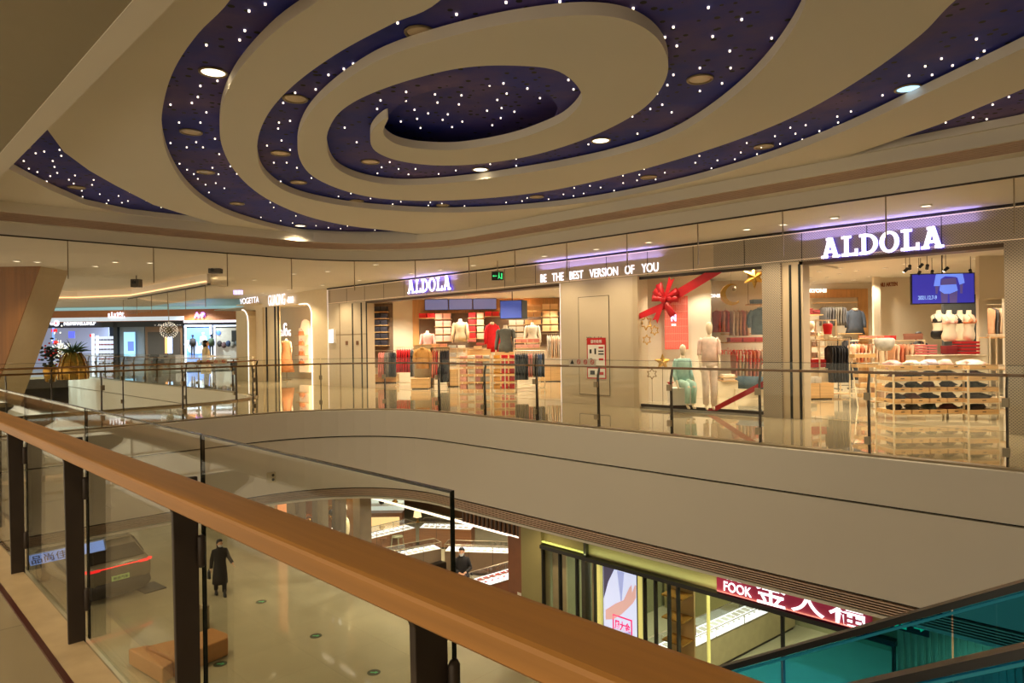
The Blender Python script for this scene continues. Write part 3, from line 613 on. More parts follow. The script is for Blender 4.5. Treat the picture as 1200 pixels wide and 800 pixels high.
# ---- hanging exit sign before the first store
E_ = thing('exit_sign', 'green running-man exit sign hanging from the gallery ceiling, right of the first store sign', 'exit sign', cf(*[v for v in (cd(583, 312, 17.5)[0], 17.5)], 3.65), A45)
a = MB(); a.b2(-0.15, 0.15, -0.03, 0.03, -0.50, -0.28); a.build('case', M_BLACK, E_)
a = MB(); a.tube([(0, 0, 0), (0, 0, -0.28)], 0.012); a.b2(-0.07, 0.07, -0.02, 0.02, -0.3, -0.26); a.build('hanger', M_STEEL, E_)
G_ = glow('exit_green', (60, 230, 130), 1.2); a = MB(); a.b2(-0.10, -0.02, -0.034, -0.03, -0.40, -0.38); a.face([(-0.13, -0.39), (-0.09, -0.36), (-0.09, -0.42)], -0.034, -0.03)
a.b2(0.02, 0.05, -0.034, -0.03, -0.42, -0.35); a.b2(0.025, 0.05, -0.034, -0.03, -0.335, -0.31); a.face([(0.0, -0.46), (0.02, -0.46), (0.05, -0.41), (0.03, -0.41)], -0.034, -0.03); a.face([(0.07, -0.46), (0.09, -0.46), (0.055, -0.41), (0.035, -0.41)], -0.034, -0.03); a.b2(0.09, 0.12, -0.034, -0.03, -0.47, -0.32); a.build('pictogram', G_, E_)

# ================================================================== GARMENT, BOX, RACK AND MANNEQUIN KITS
def cm(rgb): return mat('fabric_%d_%d_%d' % rgb, rgb, 0.85, var=0.12, scale=9)
def bmx(rgb): return mat('box_%d_%d_%d' % rgb, rgb, 0.6, var=0.05, scale=4)
M_WOODL = wood('light_oak', (214, 170, 112), 0.45, 0)
M_WOODV = wood('light_oak_vertical', (206, 152, 92), 0.45, 2)
M_CREAMFR = mat('cream_frame', (232, 214, 180), 0.4, 0.2)
_g = {}
def garment_mesh(L=0.72, W=0.46, th=0.05):
    """a shirt on a hanger seen from its edge: outline across local y, thickness along x, with folds"""
    key = (L, W, th)
    if key in _g: return _g[key]
    mb = MB(); rows = [(0.0, 0.07), (-0.03, 0.24), (-0.08, 0.46), (-0.25, 0.50), (-0.5, 0.48), (-0.75, 0.5), (-1.0, 0.52)]
    n = 10; vs = []; rnd = random.Random(3)
    for (fz, fw) in rows:
        z = fz*L; hw = fw*W
        for s_ in (1, -1):
            for i in range(n+1):
                u = -1+2*i/n; u = u*s_; k = 0.5*th*(1-0.55*abs(u)**3)*(1 if fz < -0.05 else 0.4)
                vs.append((s_*k+0.012*math.sin(5*u+fz*4), u*hw, z+0.01*math.sin(9*u)*(fz < -0.9)))
    m_ = 2*(n+1); fs = []
    for j in range(len(rows)-1):
        for i in range(m_): fs.append((j*m_+i, j*m_+(i+1) % m_, (j+1)*m_+(i+1) % m_, (j+1)*m_+i))
    fs.append(tuple(range(m_))); fs.append(tuple(range((len(rows)-1)*m_, len(rows)*m_)))
    mb.add(vs, fs); mb.tube([(0, 0, 0.0), (0, 0, 0.03), (0, 0.015, 0.05), (0, 0, 0.065)], 0.003, 4)
    _g[key] = mb; return mb
def garments(X0, X1, Y, ztop, L, cols, label, group, rz=0.0, W=0.44, th=0.05):
    n = len(cols); out = {}; th = min(th, (X1-X0)/n*0.8)
    for i, c in enumerate(cols):
        X = X0+(X1-X0)*(i+0.5)/n
        if c not in out:
            o = garment_mesh(L, W, th).build('hanging_garment', cm(c), smooth=True); tag(o, label(c) if callable(label) else label, 'garment', group if not callable(label) else None); out[c] = o
        else:
            o = out[c].copy(); COL.objects.link(o)
        if callable(label): o['label'] = label(c); o['group'] = group+' in '+NAMEC.get(c, 'one colour')
        o.location = cf(X, Y, ztop-0.065); o.rotation_euler.z = A45+rz+random.uniform(-0.06, 0.06)
NAMEC = {(196, 120, 104): 'dusty pink', (120, 112, 100): 'grey', (40, 38, 42): 'black', (200, 24, 30): 'red', (232, 196, 160): 'cream', (214, 120, 84): 'orange', (226, 150, 134): 'pale pink', (70, 84, 110): 'denim blue', (226, 214, 196): 'white', (190, 60, 50): 'brick red', (96, 92, 90): 'dark grey', (240, 224, 200): 'ivory', (216, 160, 120): 'peach'}
def rackframe(X, Y, w_, h, label, z=0.0, d=0.5, rz=0.0, r=0.014, m=None, base=True):
    t = thing('clothes_rack', label, 'clothes rack', cf(X, Y, z), A45+rz); m = m or M_CREAMFR
    for s_ in (-1, 1):
        a = MB(); a.tube([(s_*w_/2, 0, 0.01), (s_*w_/2, 0, h)], r, 6); a.build('upright', m, t)
        a = MB(); a.tube([(s_*w_/2, -d/2, 0.015), (s_*w_/2, d/2, 0.015)], r, 6); a.build('foot', m, t)
    a = MB(); a.tube([(-w_/2, 0, h), (w_/2, 0, h)], r, 6); a.build('top_rail', m, t)
    a = MB(); a.tube([(-w_/2, 0, 0.12), (w_/2, 0, 0.12)], r*0.8, 6); a.build('lower_rail', m, t)
    return t
def boxgrid(px0, px1, py0, py1, nc, nr, Y, rgb, label, group, name='storage_box', depth=0.3, gx=0.02, fill=0.82, board=True, blabel=None, jit=0):
    x0, zt = cd(px0, py0, Y); x1, zb = cd(px1, py1, Y); cw = (x1-x0)/nc; ch = (zt-zb)/nr; first = None
    for r in range(nr):
        for c in range(nc):
            if first is None:
                a = MB(); w_, h_ = cw*0.90, ch*fill-0.02; a.b2(-w_/2, w_/2, -depth/2, depth/2, 0, h_)
                first = a.build(name, bmx(rgb)); tag(first, label, 'box', group)
                e = MB(); e.b2(-w_/2-0.004, w_/2+0.004, -depth/2-0.004, depth/2+0.004, h_*0.62, h_+0.004); e.build('lid', bmx(tuple(min(255, v+12) for v in rgb)), first)
                if nc*nr == 1: first['group'] = group
                o = first
            else: o = dup(first, (0, 0, 0))
            o.location = cf(x0+cw*(c+0.5), Y, zb+ch*(nr-1-r)+0.022); o.rotation_euler.z = A45+random.uniform(-jit, jit)
        if board:
            a = MB(); a.b2(-(x1-x0)/2-0.03, (x1-x0)/2+0.03, -depth/2-0.03, depth/2+0.03, 0, 0.022)
            b = a.build('wall_shelf', M_WOODL, loc=cf((x0+x1)/2, Y, zb+ch*(nr-1-r)), rz=A45); tag(b, blabel or 'oak shelf board of the '+group, 'shelf', 'shelf boards of the '+group)
    return x0, x1, zb, zt
M_SKIN = mat('mannequin_ivory', (232, 214, 184), 0.4, var=0.02)
def torso_mb(arms=True, s=1.0, lift=0.0, shrink=1.0):
    """chest, waist, hips and neck, z = 0 at the crotch; armless or with arms down"""
    mb = MB(); k = shrink
    mb.loft([(0, 0, 0.0, 0.10*k, 0.08*k), (0, 0.005, 0.05, 0.155*k, 0.105*k), (0, 0, 0.13, 0.165*k, 0.11*k), (0, -0.005, 0.26, 0.118*k, 0.085*k), (0, -0.01, 0.38, 0.135*k, 0.10*k), (0, -0.015, 0.47, 0.155*k, 0.112*k), (0, 0, 0.54, 0.165*k, 0.09*k), (0, 0, 0.575, 0.13*k, 0.065*k), (0, 0, 0.60, 0.06*k, 0.05*k), (0, -0.005, 0.68, 0.048*k, 0.048*k)], 18)
    if arms:
        for q in (-1, 1): mb.tube([(q*0.145*k, 0, 0.545), (q*0.185*k, 0.0, 0.50), (q*0.215*k, 0.01, 0.30), (q*0.225*k, -0.01, 0.26), (q*0.24*k, -0.05, 0.06), (q*0.24*k, -0.06, -0.06)], [0.045*k, 0.047*k, 0.038*k, 0.036*k, 0.026*k, 0.012], 8)
    return mb
def half_mannequin(X, Y, z, label, body, top=None, bottom=None, arms=True, stand=0.0, rz=0.0, s=1.0, long=False):
    t = thing('display_torso', label, 'mannequin', cf(X, Y, z), A45+rz); t.scale = (s, s, s)
    a = torso_mb(arms); a.build('body', body, t, True).location = (0, 0, stand)
    if top:
        a = MB(); k = 1.07
        z0 = -0.02 if long else 0.2
        a.loft([(0, 0.0, z0, (0.19 if long else 0.135), 0.12), (0, 0, 0.13 if long else 0.24, 0.18 if long else 0.135, 0.12), (0, -0.005, 0.27, 0.135, 0.10), (0, -0.01, 0.38, 0.15, 0.115), (0, -0.015, 0.47, 0.168, 0.122), (0, 0, 0.545, 0.178, 0.098), (0, 0, 0.585, 0.12, 0.07)], 18)
        if arms:
            for q in (-1, 1): a.tube([(q*0.15, 0, 0.55), (q*0.19, 0, 0.505), (q*0.22, 0.01, 0.30), (q*0.232, -0.01, 0.26), (q*0.245, -0.05, 0.05)], [0.058, 0.06, 0.052, 0.05, 0.04], 8)
        a.build('top', top, t, True).location = (0, 0, stand)
    if bottom:
        a = MB(); a.loft([(0, 0, -0.0, 0.11, 0.09), (0, 0.005, 0.06, 0.168, 0.115), (0, 0, 0.15, 0.172, 0.117), (0, 0, 0.20, 0.15, 0.10)], 18); a.build('briefs', bottom, t, True).location = (0, 0, stand)
    if stand:
        a = MB(); a.tube([(0, 0, 0.02), (0, 0, stand+0.02)], 0.015); a.cyl((0, 0, 0), 0.14, 0.02); a.build('stand', M_STEEL, t)
    return t
def bra(t, m, stand=0.0):
    a = MB()
    for q in (-1, 1): a.ball((q*0.07, -0.075, stand+0.44), 0.068, 12, 1, 0.8, 0.95)
    a.loft([(0, -0.005, stand+0.385, 0.142, 0.106), (0, -0.01, stand+0.42, 0.155, 0.116)], 18)
    for q in (-1, 1): a.tube([(q*0.08, -0.10, stand+0.49), (q*0.10, -0.05, stand+0.575), (q*0.09, 0.04, stand+0.56)], 0.008, 6)
    a.build('bra', m, t, True)
def plinth(X, Y, w_, d, h, label, m=None, z=0.0, rz=0.0, name='display_plinth', panels=1, cat='display block'):
    t = thing(name, label, cat, cf(X, Y, z), A45+rz)
    a = MB(); a.b2(-w_/2, w_/2, -d/2, d/2, 0.04, h-0.02); a.build('body', m or M_WOODL, t)
    a = MB(); a.b2(-w_/2-0.01, w_/2+0.01, -d/2-0.01, d/2+0.01, h-0.02, h); a.build('top', m or M_WOODL, t)
    a = MB(); a.b2(-w_/2+0.03, w_/2-0.03, -d/2+0.03, d/2-0.03, 0, 0.04); a.build('toe_kick', M_DARK, t)
    for k in range(1, panels):
        a = MB(); x = -w_/2+w_*k/panels; a.b2(x-0.004, x+0.004, -d/2-0.004, -d/2, 0.04, h-0.02); a.build('seam', M_DARK, t)
    return t
def store_shell(tag_, corners, zc=3.28, floor=True):
    """corners: plan polygon of the shop; floor finish, ceiling"""
    struct(plate('floor', [corners], 0.001, 0.006, M_SHOPF)); struct(plate('ceiling', [corners], zc, zc+0.05, M_CEIL))
def wall45(X0, X1, Y, m, z0=0, z1=3.3, nm='wall_shop_back'):
    a = MB(); a.b2(X0, X1, 0, 0.1, z0, z1); o = a.build(nm, m, loc=cf(0, Y, 0), rz=A45); return struct(o)

# ================================================================== FIRST STORE (left)
c0, c1, c2, c3 = cf(-7.0, 27.4), cf(3.6, 27.4), (-11.5, YW+0.3), (-20.5, YW+0.3)
store_shell('a', [(c0.x, c0.y), (c1.x, c1.y), (-10.2, 19.5), (-10.2, YW+0.3), (-23.4, YW+0.3)])
wall45(-7.2, 4.2, 27.3, M_WALL)
a = MB(); a.b2(-10.3, -10.2, YW+0.3, 21.8, 0, 3.3); struct(a.build('wall_shop_side', M_WALL))
wall45(-3.95, 2.6, 27.24, M_WOODV, 2.72, 3.3, 'wall_shop_header')
wall45(-3.95, -3.7, 27.2, M_WOODV, 0, 2.8, 'wall_shop_fin')
for k in range(3):
    X0 = cd(497, 355, 26.9)[0]; X1 = cd(582, 355, 26.9)[0]; w_ = (X1-X0)/3
    if k == 0:
        t = thing('wall_screen', 'blue-grey lit wall screen, left of three above the shelves of the left store', 'screen', cf(X0+w_*0.5, 26.95, 2.84), A45)
        a = MB(); a.b2(-w_/2+0.01, w_/2-0.01, 0, 0.06, 0, 0.44); a.build('frame', M_BLACK, t)
        a = MB(); a.b2(-w_/2+0.03, w_/2-0.02, -0.006, 0, 0.02, 0.42); a.build('display', glow('screen_bluegrey', (100, 104, 142), 0.8), t); scr = t
    else: dup(scr, cf(X0+w_*(k+0.5), 26.95, 2.84), label='blue-grey lit wall screen, '+['', 'middle', 'right'][k]+' of three above the shelves of the left store')
t = thing('hanging_screen', 'blue lit screen with thick black side hanging in the left store', 'screen', cf(cd(600, 362, 22)[0], 22.2, 2.31), A45-0.35)
a = MB(); a.b2(-0.38, 0.38, -0.10, 0.42, 0, 0.60); a.build('case', M_BLACK, t); a = MB(); a.b2(-0.36, 0.36, -0.106, -0.10, 0.02, 0.58); a.build('display', glow('screen_blue', (58, 74, 146), 0.85), t)
a = MB(); a.tube([(0, 0.03, 0.6), (0, 0.03, 0.97)], 0.015); a.build('hanger', M_BLACK, t)
wall45(-3.68, 2.3, 27.2, mat('shelf_back_taupe', (118, 96, 76), 0.7), 1.35, 2.72, 'wall_shop_panel')
wall45(-5.75, -4.75, 27.2, MATS['shelf_back_taupe'], 0.6, 3.15, 'wall_shop_panel')
# back wall shelves
sh_ = 'left store'
boxgrid(438, 455, 358, 405, 2, 6, 27.0, (34, 32, 44), 'black storage box on the tall shelf at the left of the left store', 'black boxes on the tall left shelf', fill=0.8)
boxgrid(491, 510, 366, 373, 2, 1, 26.9, (206, 26, 28), 'red box at the left end of the back wall shelf under the screens', 'red boxes at the left end of the shelf')
boxgrid(510, 529, 366, 400, 2, 4, 26.9, (232, 176, 160), 'pale pink box on the back wall shelves left of the grey top', 'pale pink boxes left of the grey top')
boxgrid(549, 558, 365, 397, 1, 4, 26.9, (206, 28, 30), 'red box in the column of red boxes right of the grey top', 'column of red boxes')
boxgrid(558.5, 567.5, 365, 397, 1, 4, 26.9, (236, 180, 150), 'peach box in the column beside the red boxes', 'column of peach boxes')
boxgrid(568, 585, 364, 371, 2, 1, 26.9, (206, 28, 30), 'red box on the shelf above the red coat', 'red boxes above the red coat')
boxgrid(596, 614, 374, 396, 2, 3, 26.9, (196, 190, 170), 'grey-white box on the back wall behind the charcoal outfit', 'grey-white boxes on the back wall')
boxgrid(617, 634, 356, 371, 2, 2, 26.9, (206, 156, 104), 'tan kraft box on the high shelf right of the hanging screen', 'tan kraft boxes on the high shelf')
boxgrid(615, 634, 374, 380, 2, 1, 26.9, (226, 176, 120), 'kraft box on the low shelf above the white top', 'kraft boxes above the white top')
boxgrid(635, 654, 355, 388, 2, 4, 26.9, (232, 190, 134), 'large kraft box in the column beside the right door edge', 'large kraft boxes by the right edge', gx=0.02)
half_mannequin(cd(404, 0, 1)[0]*0+cd(402, 0, 1)[0]*0+cd(501, 400, 26.4)[0], 26.4, cd(501, 408, 26.4)[1]-0.1, 'headless torso in a pale pink top on the back wall', M_SKIN, cm((232, 160, 150)), long=True, s=1.15)
half_mannequin(cd(539.5, 400, 26.4)[0], 26.4, cd(540, 405, 26.4)[1]+0.18, 'headless torso in a beige-grey long-sleeved top below the screens', M_SKIN, cm((200, 182, 146)), long=True, s=1.25)
half_mannequin(cd(624, 400, 26.2)[0], 26.2, cd(624, 404, 26.2)[1]+0.05, 'headless torso in a white top at the right of the back wall', M_SKIN, cm((226, 214, 190)), long=True, s=1.2)
# red coat on hanger & charcoal outfit
def coat(X, Y, ztop, H, W, m, label, rz=0.0, flare=1.15, name='hanging_coat', collar=None):
    t = thing(name, label, 'coat', cf(X, Y, ztop-H), A45+rz)
    a = MB(); a.loft([(0, 0, 0.0, W*0.5*flare, 0.13), (0, 0, H*0.35, W*0.5, 0.12), (0, 0, H*0.7, W*0.47, 0.12), (0, 0, H*0.88, W*0.5, 0.10), (0, 0, H*0.95, W*0.34, 0.08), (0, 0, H, W*0.13, 0.06)], 20)
    a.build('body', m, t, True)
    for q in (-1, 1):
        a = MB(); a.tube([(q*W*0.42, 0, H*0.9), (q*W*0.56, 0, H*0.72), (q*W*0.62, -0.02, H*0.45), (q*W*0.60, -0.05, H*0.28)], [0.06, 0.07, 0.062, 0.055], 10); a.build('sleeve', m, t, True)
    a = MB(); a.loft([(0, -0.02, H*0.93, W*0.2, 0.10), (0, -0.02, H*1.02, W*0.17, 0.09)], 14); a.build('collar', collar or m, t, True)
    a = MB(); a.tube([(0, 0, H), (0, 0, H+0.06), (0.03, 0, H+0.09), (0, 0, H+0.12)], 0.006, 5); a.build('hanger_hook', M_STEEL, t)
    return t
coat(cd(577, 390, 25.5)[0], 25.5, cd(577, 378, 25.5)[1], 1.1, 0.42, cm((200, 20, 26)), 'long red coat hanging on the back wall of the left store', flare=1.05, collar=cm((226, 196, 160)))
half_mannequin(cd(592.5, 400, 23.5)[0], 23.5, cd(592, 412, 23.5)[1], 'headless torso in a dark grey jacket and trousers beside the red coat', M_SKIN, cm((92, 92, 84)), cm((110, 108, 98)), long=True, s=1.35, rz=-0.2)
plinth(cd(592, 412, 23.5)[0], 23.6, 0.7, 0.5, cd(592, 412, 23.5)[1], 'oak block under the dark grey jacket torso', M_WOODL)
# left: garments under black boxes
garments(cd(440, 0, 27)[0], cd(460, 0, 27)[0], 26.6, cd(440, 411, 26.6)[1], 0.95, [(196, 120, 104)]*4+[(120, 112, 100)]*3+[(40, 38, 42)]*4, lambda c: NAMEC[c]+' garment hanging below the black boxes at the far left of the left store', 'garments below the black boxes')
t = thing('wall_hanging_rail', 'short rail under the black boxes with garments', 'clothes rail', cf(cd(450, 411, 26.6)[0], 26.6, cd(440, 411, 26.6)[1]), A45); a = MB(); a.tube([(-0.42, 0, 0), (0.42, 0, 0)], 0.014); a.build('rail', M_STEEL, t); a = MB(); a.tube([(-0.40, 0, 0), (-0.40, 0.6, 0)], 0.012); a.tube([(0.40, 0, 0), (0.40, 0.6, 0)], 0.012); a.build('bracket', M_STEEL, t)
plinth(cd(449, 440, 26.8)[0], 27.0, 1.1, 0.4, 0.35, 'low oak block below the garments at far left of the left store')
# red hoodie rack
X = cd(475, 440, 24.8)[0]; rackframe(X, 24.8, 0.62, 1.42, 'cream clothes rack with red tops in the left store')
garments(X-0.30, X+0.2, 24.8, 1.40, 0.82, [(200, 24, 30)]*6, 'red top hanging on the cream rack at the left of the left store', 'red tops on the cream rack', th=0.075, W=0.5)
garments(X+0.2, X+0.32, 24.8, 1.40, 0.98, [(96, 92, 90)]*2, 'dark grey garment at the right end of the red tops rack', 'dark grey garments beside the red tops')
# tan jacket display
X = cd(495, 440, 23.5)[0]
t = thing('room_divider', 'tall beige backboard behind the tan jacket', 'divider', cf(X+0.02, 23.9, 0.0), A45); a = MB(); a.b2(-0.34, 0.34, -0.02, 0.02, 0.0, 1.48); a.build('board', mat('board_grey', (176, 156, 116), 0.6), t); a = MB(); a.b2(-0.35, 0.35, -0.025, 0.025, 1.48, 1.52); a.build('top_edge', M_WOODL, t)
coat(X, 23.6, 1.40, 0.72, 0.46, cm((190, 138, 72)), 'tan jacket hanging over the low oak block', flare=0.95)
plinth(X-0.03, 23.3, 0.6, 0.55, 0.36, 'low oak block under the tan jacket')
# mixed rack with kraft boxes on top
X = cd(516, 430, 23.8)[0]; rackframe(X, 23.8, 0.62, 1.38, 'dark rack with orange and black garments beside the tan jacket', m=M_DARK)
garments(X-0.3, X+0.0, 23.8, 1.36, 0.95, [(214, 120, 84), (214, 120, 84), (190, 60, 50), (232, 196, 160)], lambda c: NAMEC[c]+' garment on the dark rack right of the tan jacket', 'garments on the dark rack')
garments(X+0.0, X+0.3, 23.8, 1.36, 1.1, [(40, 38, 42)]*5, 'black garment on the dark rack right of the tan jacket', 'black garments on the dark rack')
boxgrid(506, 515, 402, 406.5, 1, 1, 23.8, (206, 150, 96), 'tan box at the left on top of the dark rack', None, board=False)
boxgrid(515.5, 524, 402, 406.5, 1, 1, 23.8, (214, 140, 110), 'rosy tan box at the right on top of the dark rack', None, board=False)
t = thing('rack_top_shelf', 'thin shelf over the dark rack holding two boxes', 'shelf', cf(X, 23.8, 1.40), A45); a = MB(); a.b2(-0.33, 0.33, -0.2, 0.2, 0, 0.02); a.build('board', M_WOODL, t)
# shelf gondolas
def gondola(X, Y, w_, d, h, n, label, rz=0.0, m=None, uprights=3, name='shelf_unit'):
    t = thing(name, label, 'shelf unit', cf(X, Y, 0), A45+rz); m = m or M_CREAMFR
    for i in range(uprights):
        for q in (-1, 1):
            a = MB(); a.box((-w_/2+w_*i/(uprights-1), q*d/2, h/2), (0.028, 0.028, h)); a.build('upright', m, t)
    for j in range(n):
        a = MB(); a.b2(-w_/2, w_/2, -d/2, d/2, 0.08+(h-0.10)*j/(n-1), 0.10+(h-0.10)*j/(n-1)); a.build('shelf', M_WOODL, t)
    return t
def stack(t_loc, rz, w_, d, h, rgb, label, group, name='folded_stack', layers=4, key={}):
    k = (round(w_, 3), round(h, 3), rgb, label)
    if k in key:
        o = key[k].copy(); COL.objects.link(o)
    else:
        a = MB()
        for i in range(layers): a.loft([(random.uniform(-.006, .006), 0, h*i/layers+0.002, w_/2*0.94, d/2*0.94), (0, 0, h*(i+0.5)/layers, w_/2, d/2), (0, 0, h*(i+1)/layers-0.002, w_/2*0.94, d/2*0.94)], 4)
        # square the four-sided loft
        R = Matrix.Rotation(PI/4, 3, 'Z'); a.v = [tuple(Vector(((R @ Vector((v[0]/w_, v[1]/d, 0))).x*w_*1.41, (R @ Vector((v[0]/w_, v[1]/d, 0))).y*d*1.41, v[2]))) for v in a.v]
        o = a.build(name, cm(rgb)); key[k] = o; tag(o, label, 'folded clothes', group)
    o.location = t_loc; o.rotation_euler.z = rz; return o
def fill(X, Y, w_, d, h, n, rz, palette, label, group, side=-1, rows=None, hh=0.12):
    """folded stacks on each board along the front edge of a gondola; palette: colour per column (lists per row allowed)"""
    c = math.cos(rz+A45); s_ = math.sin(rz+A45); base = cf(X, Y, 0); nc = len(palette)
    for j in range(n):
        z = 0.10+(h-0.10)*j/(n-1)
        for i, p in enumerate(palette):
            rgb, nm = p
            lx = -w_/2+w_*(i+0.5)/nc; ly = side*d*0.22
            stack((base.x+lx*c-ly*s_, base.y+lx*s_+ly*c, z), rz+A45, w_/nc*0.82, d*0.42, hh if j < n-1 else hh*0.7, rgb, nm+' folded clothes '+label, nm+' folded clothes '+group)
PK = ((232, 168, 150), 'pink'); WH = ((222, 212, 190), 'white'); GY = ((176, 170, 156), 'grey'); RD = ((200, 26, 30), 'red'); MU = ((214, 150, 50), 'mustard'); RS = ((196, 130, 120), 'rose'); CR = ((240, 214, 180), 'cream'); BK = ((50, 46, 50), 'black'); BR = ((150, 110, 84), 'brown')
gX, gY = cd(558, 457, 21.6)[0], 21.6
gondola(gX, gY, 0.98, 0.6, 1.05, 5, 'cream-framed open shelf unit with pink and white folded clothes, mid left store', rz=-0.10)
fill(gX, gY, 0.98, 0.6, 1.05, 5, -0.10, [PK, WH, RS, GY], 'on the mid store shelf unit with pink stacks', 'on the pink shelf unit', hh=0.15)
gX2 = cd(591.5, 457, 21.5)[0]
gondola(gX2, 21.55, 0.74, 0.6, 1.05, 5, 'cream-framed open shelf unit with mustard and red folded clothes, mid left store', rz=0.06)
fill(gX2, 21.55, 0.74, 0.6, 1.05, 5, 0.06, [MU, RD, RD], 'on the shelf unit beside the pink stacks', 'on the red shelf unit', hh=0.15)
gX3 = cd(536, 440, 24.5)[0]
gondola(gX3, 24.6, 0.66, 0.4, 1.35, 5, 'cream-framed shelf unit with grey and white boxes behind the pink stacks', uprights=3)
fill(gX3, 24.6, 0.66, 0.4, 1.35, 5, 0, [GY, WH], 'on the back shelf unit left of the pink stacks', 'on the back shelf unit', hh=0.16)
plinth(cd(536, 448, 23.9)[0], 24.1, 0.72, 0.4, 0.62, 'oak drawer block in front of the back shelf unit', panels=2)
for k, (px, c) in enumerate([(553, (210, 120, 110)), (563, (150, 60, 50)), (560, (214, 170, 120))]):
    boxgrid(px-5, px+5, 397+4*k, 401+4*k, 1, 1, 25.5-0.2*k, c, ['rose gift box atop the table pile behind the shelf units', 'dark red gift box in the pile behind the shelf units', 'kraft gift box at the front of the pile behind the shelf units'][k], None, board=False)
plinth(cd(560, 440, 25.6)[0], 25.5, 1.0, 0.9, cd(560, 409, 25.5)[1], 'oak display table under the gift boxes, behind the shelf units', M_WOODL)
# right rack
X = cd(621, 450, 21.2)[0]; rackframe(X, 21.2, 0.92, 1.28, 'long cream rack with black, pink and blue garments, right of the shelf units')
garments(X-0.46, X-0.05, 21.2, 1.26, 0.80, [(40, 38, 42)]*6, 'black garment on the long cream rack right of the shelf units', 'black garments on the long rack', th=0.07, W=0.5)
garments(X-0.05, X+0.46, 21.2, 1.26, 0.72, [(196, 120, 104), (196, 120, 104), (120, 112, 100), (40, 38, 42), (70, 84, 110), (70, 84, 110), (40, 38, 42)], lambda c: NAMEC[c]+' garment on the right half of the long cream rack', 'garments on the right of the long rack', W=0.5)
boxgrid(604, 632, 403, 408, 4, 1, 22.5, (226, 160, 140), 'pink flat box on the upper rack shelf behind the long rack', 'pink flat boxes on the upper rack shelf')
boxgrid(604, 632, 396.5, 401.5, 4, 1, 22.6, (214, 130, 110), 'rosy box on the top rack shelf behind the long rack', 'rosy boxes on the top rack shelf')
rackframe(cd(618, 450, 22.6)[0], 22.6, 0.84, 1.66, 'cream rack frame holding the pink boxes')
garments(cd(635, 0, 26.2)[0], cd(657, 0, 26.2)[0], 26.2, cd(640, 391, 26.2)[1], 0.85, [(226, 214, 196), (226, 214, 196), (232, 196, 160), (240, 224, 200), (232, 196, 160), (240, 224, 200), (232, 196, 160), (200, 24, 30), (120, 112, 100)], lambda c: NAMEC[c]+' garment hanging under the kraft boxes at the right of the left store', 'garments under the kraft boxes')
t = thing('wall_hanging_rail', 'rail under the kraft boxes at right with pale garments', 'clothes rail', cf(cd(646, 391, 26.2)[0], 26.2, cd(640, 391, 26.2)[1]), A45); a = MB(); a.tube([(-0.4, 0, 0), (0.4, 0, 0)], 0.014); a.build('rail', M_STEEL, t); a = MB(); a.tube([(-0.38, 0, 0), (-0.38, 1.1, 0)], 0.012); a.tube([(0.38, 0, 0), (0.38, 1.1, 0)], 0.012); a.build('bracket', M_STEEL, t)
plinth(cd(645, 440, 26.3)[0], 26.4, 0.95, 0.5, 0.66, 'oak drawer block under the pale garments at right of the left store', panels=2)
o = text_mesh('wall_sign', 'WOMEN', 0.2, glow('sign_soft', (255, 248, 235), 1.6), 0.02, 0.012, width=0.66, height=0.14); o.location = cf(cd(645, 346, 27.1)[0], 27.1, cd(645, 346.5, 27.1)[1]); o.rotation_euler.z = A45; tag(o, 'glowing white lettering on the back wall over the kraft boxes', 'sign')
# store ceiling lights
def storelights(pts, z, label, group, power=60, col=STOREW):
    power *= 1.0
    if 'left store' in group: pts = pts+[(-20.6, 15.2), (-21.6, 15.0)]  # two extra lamps added to brighten the left wall of the store
    for (x, y) in pts: downlight('store_downlight', x, y, z, 0.06, True, label, group, power, col, size=2.3)
storelights([(-19.0, 14.6), (-17.2, 14.6), (-15.4, 14.6), (-13.6, 14.6), (-19.5, 17.0), (-17.2, 17.0), (-15.0, 17.0), (-12.6, 17.0), (-18.8, 19.4), (-16.3, 19.6), (-13.5, 20.4)], 3.272, 'small downlight in the ceiling of the left store', 'downlights of the left store', 125)
for k, (X, Y) in enumerate([(-4.6, 26.2), (-3, 26.2), (-1.4, 26.2), (0.1, 26.2), (1.6, 26.2)]):
    p = cf(X, Y); downlight('store_downlight', p.x, p.y, 3.272, 0.06, True, 'small downlight close to the back wall of the left store', 'downlights by the left store back wall', 90, STOREW, size=1.7)
# ================================================================== DISPLAY WINDOW
a = MB(); a.b2(-9.12, -6.1, YW+0.02, YW+2.6, 0.0, 0.10); struct(a.build('floor', M_SHOPF))
a = MB(); a.b2(-9.10, -6.12, YW-0.02, YW-0.008, 0.10, 3.0); struct(a.build('window_1', M_SHOPG))
a = MB(); a.b2(-9.12, -6.1, YW-0.03, YW+0.03, 0.04, 0.10); a.b2(-9.12, -6.1, YW-0.03, YW+0.03, 2.97, 3.03); struct(a.build('trim_14', M_DARK))
struct(plate('ceiling', [[(-9.2, YW+0.3), (-6.0, YW+0.3), (-6.0, 17), (-9.2, 17)]], 3.2, 3.25, M_CEIL))
wall45(cd(745, 0, 17.2)[0]-0.6, cd(828, 0, 17.2)[0], 17.2, M_WALL)
o = None
p_ = cf(cd(792.5, 378, 16.9)[0], 16.9, cd(792, 378, 16.9)[1])
PS = thing('wall_calendar', 'tall coral red gridded poster with a white N on the window backdrop', 'poster', p_, A45)
a = MB(); a.b2(-0.29, 0.29, -0.01, 0.01, -0.66, 0.66); a.build('board', mat('poster_coral', (226, 92, 74), 0.6), PS)
a = MB()
for i in range(1, 12): a.b2(-0.28+0.0467*i, -0.277+0.0467*i, -0.013, -0.01, -0.64, 0.64)
for i in range(1, 7): a.b2(-0.28, 0.28, -0.013, -0.01, -0.64+0.183*i, -0.634+0.183*i)
